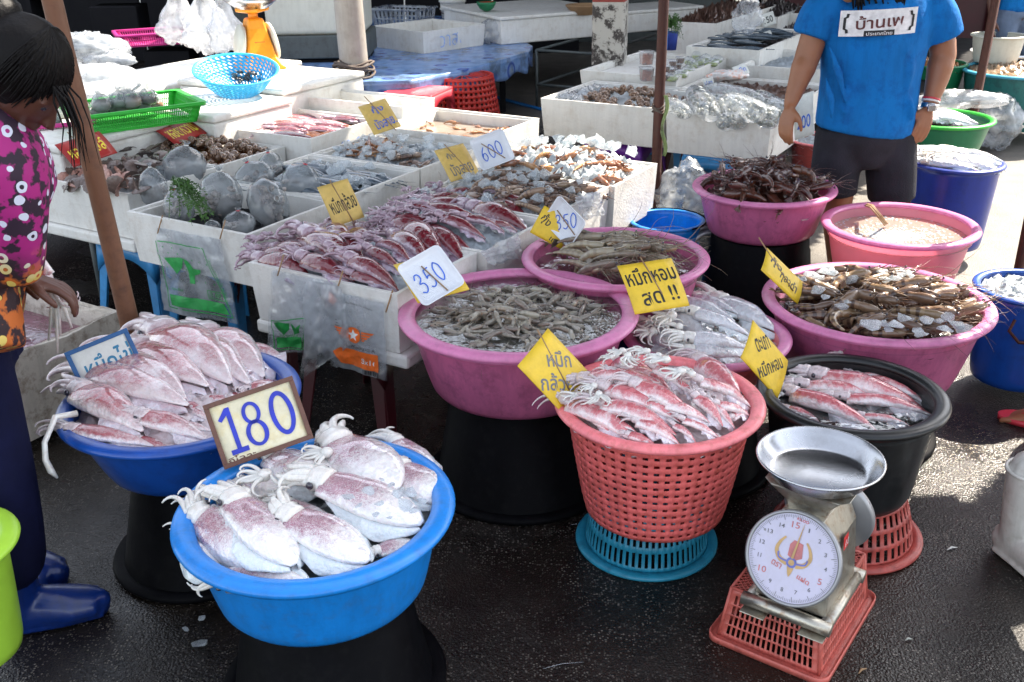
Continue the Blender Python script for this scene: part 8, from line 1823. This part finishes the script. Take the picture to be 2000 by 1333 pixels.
for k in range(260):
    r_ = random.Random(k); th = r_.uniform(-1.5, 1.5); e0 = r_.uniform(.0, .35); L = r_.uniform(.7, 1.45) if r_.random() < .85 else 1.75; pts = []
    for j in range(9):
        e = e0 + (L) * j / 8; pts.append(hs(math.sin(e) * math.cos(th), math.sin(e) * math.sin(th), math.cos(e), 1.0 + .02 * r_.random() + (.04 if j == 8 else 0)))
    b.tube(pts, [.004, .004, .004, .004, .0035, .003, .0025, .002, .0008], 4, cap=False)
for k in range(15):
    r_ = random.Random(400 + k); st = hs(.9, r_.uniform(-.1, .5), .42); w_ = r_.gauss(0, .008); b.tube([st, st + V((.016 + w_, -.01, -.03)), st + V((.028 + w_, -.015, -.08)), st + V((.026 + w_ * 1.8, -.02, -.13 - r_.uniform(0, .05)))], [.003, .0025, .0018, .0005], 4, cap=False)
b.build('hair', ['hair'], root)
for k in (-1, 1): MB().blob(hd + ax[0] * .069 + ax[1] * k * .027 + ax[2] * .012, (.009,) * 3, 8, 6).build('eye', ['eye'], root)
ear = hd - ax[0] * .008 + ax[1] * (.074 if ax[1].y < 0 else -.074) - ax[2] * .04
MB().tube([ear + V((.012 * math.cos(t), -.004, .012 * math.sin(t) - .01)) for t in [R(20 * i) for i in range(18)]], .0018, 6, closed=True).build('earring', ['gold'], root)
limbs('flowered_shirt', [([fp(-120, 700, .1), fp(-100, 600, .1), fp(-75, 450, .1), fp(-30, 330, .1), fp(-15, 235, .1)], [(.2, .15), (.2, .16), (.2, .15), (.2, .15), (.09, .09)]), ([sh1, fp(0, 340, -.03), fp(20, 470, -.03), fp(28, 535, -.01)], [(.105,) * 2, (.1,) * 2, (.075,) * 2, (.06,) * 2]), ([sh2, fp(-20, 400, .28), fp(10, 500, .24)], [(.1,) * 2, (.09,) * 2, (.065,) * 2]), ([fp(-60, 560, -.02), fp(-30, 690, -.08)], [(.12, .1), (.11, .08)])], 'flowers', root, .009, 6, 18)
ft = at(150, 1215, 0); ftv = V((.8, .25, 0)); an = ft + V((-.13, -.02, 0)); an2 = an + V((-.16, .22, 0))
limbs('trousers', [([hp + V((0, 0, .06)), hp - V((0, 0, .1))], [(.17, .15), (.18, .16)]), ([hp + V((.04, -.06, -.05)), V((hp.x + .1, Yf - .02, .55)), V((an.x + .02, an.y, .26)), V((an.x, an.y, .2))], [(.13,) * 2, (.1,) * 2, (.085,) * 2, (.08,) * 2]), ([hp + V((-.06, .06, -.05)), V((hp.x - .04, Yf + .16, .5)), V((an2.x, an2.y, .2))], [(.13,) * 2, (.09,) * 2, (.08,) * 2])], 'pants', root, .01, 5, 16)
boot_mesh(an, ftv, 'boot_blue', root, 1.15, .27); boot_mesh(an2, (.9, -.2, 0), 'boot_blue', root, 1.15, .27)
# the squid she lifts out of the box
p0, p1 = fp(85, 520, .1), fp(45, 498, .1)
sq = squid_from(PR['p', 2], frame(fp(88, 545, .12), V((-.5, .1, .75)), (0, -1, 0), .17), 'squid held up by the bending woman, arms hanging down into the box', None)
o = MB()
for k, (x, y) in enumerate(((105, 640), (118, 655), (140, 640), (112, 690), (95, 665))): o.tube([fp(100, 560, .12), fp((100 + x) / 2 + 4, 600, .12), fp(x, y, .13)], [.009, .006, .003], 6)
tt = o.build('tentacle', ['arm_w'], None); tt.parent = sq; tt.matrix_parent_inverse = sq.matrix_world.inverted(); tt['kind'] = 'stuff'
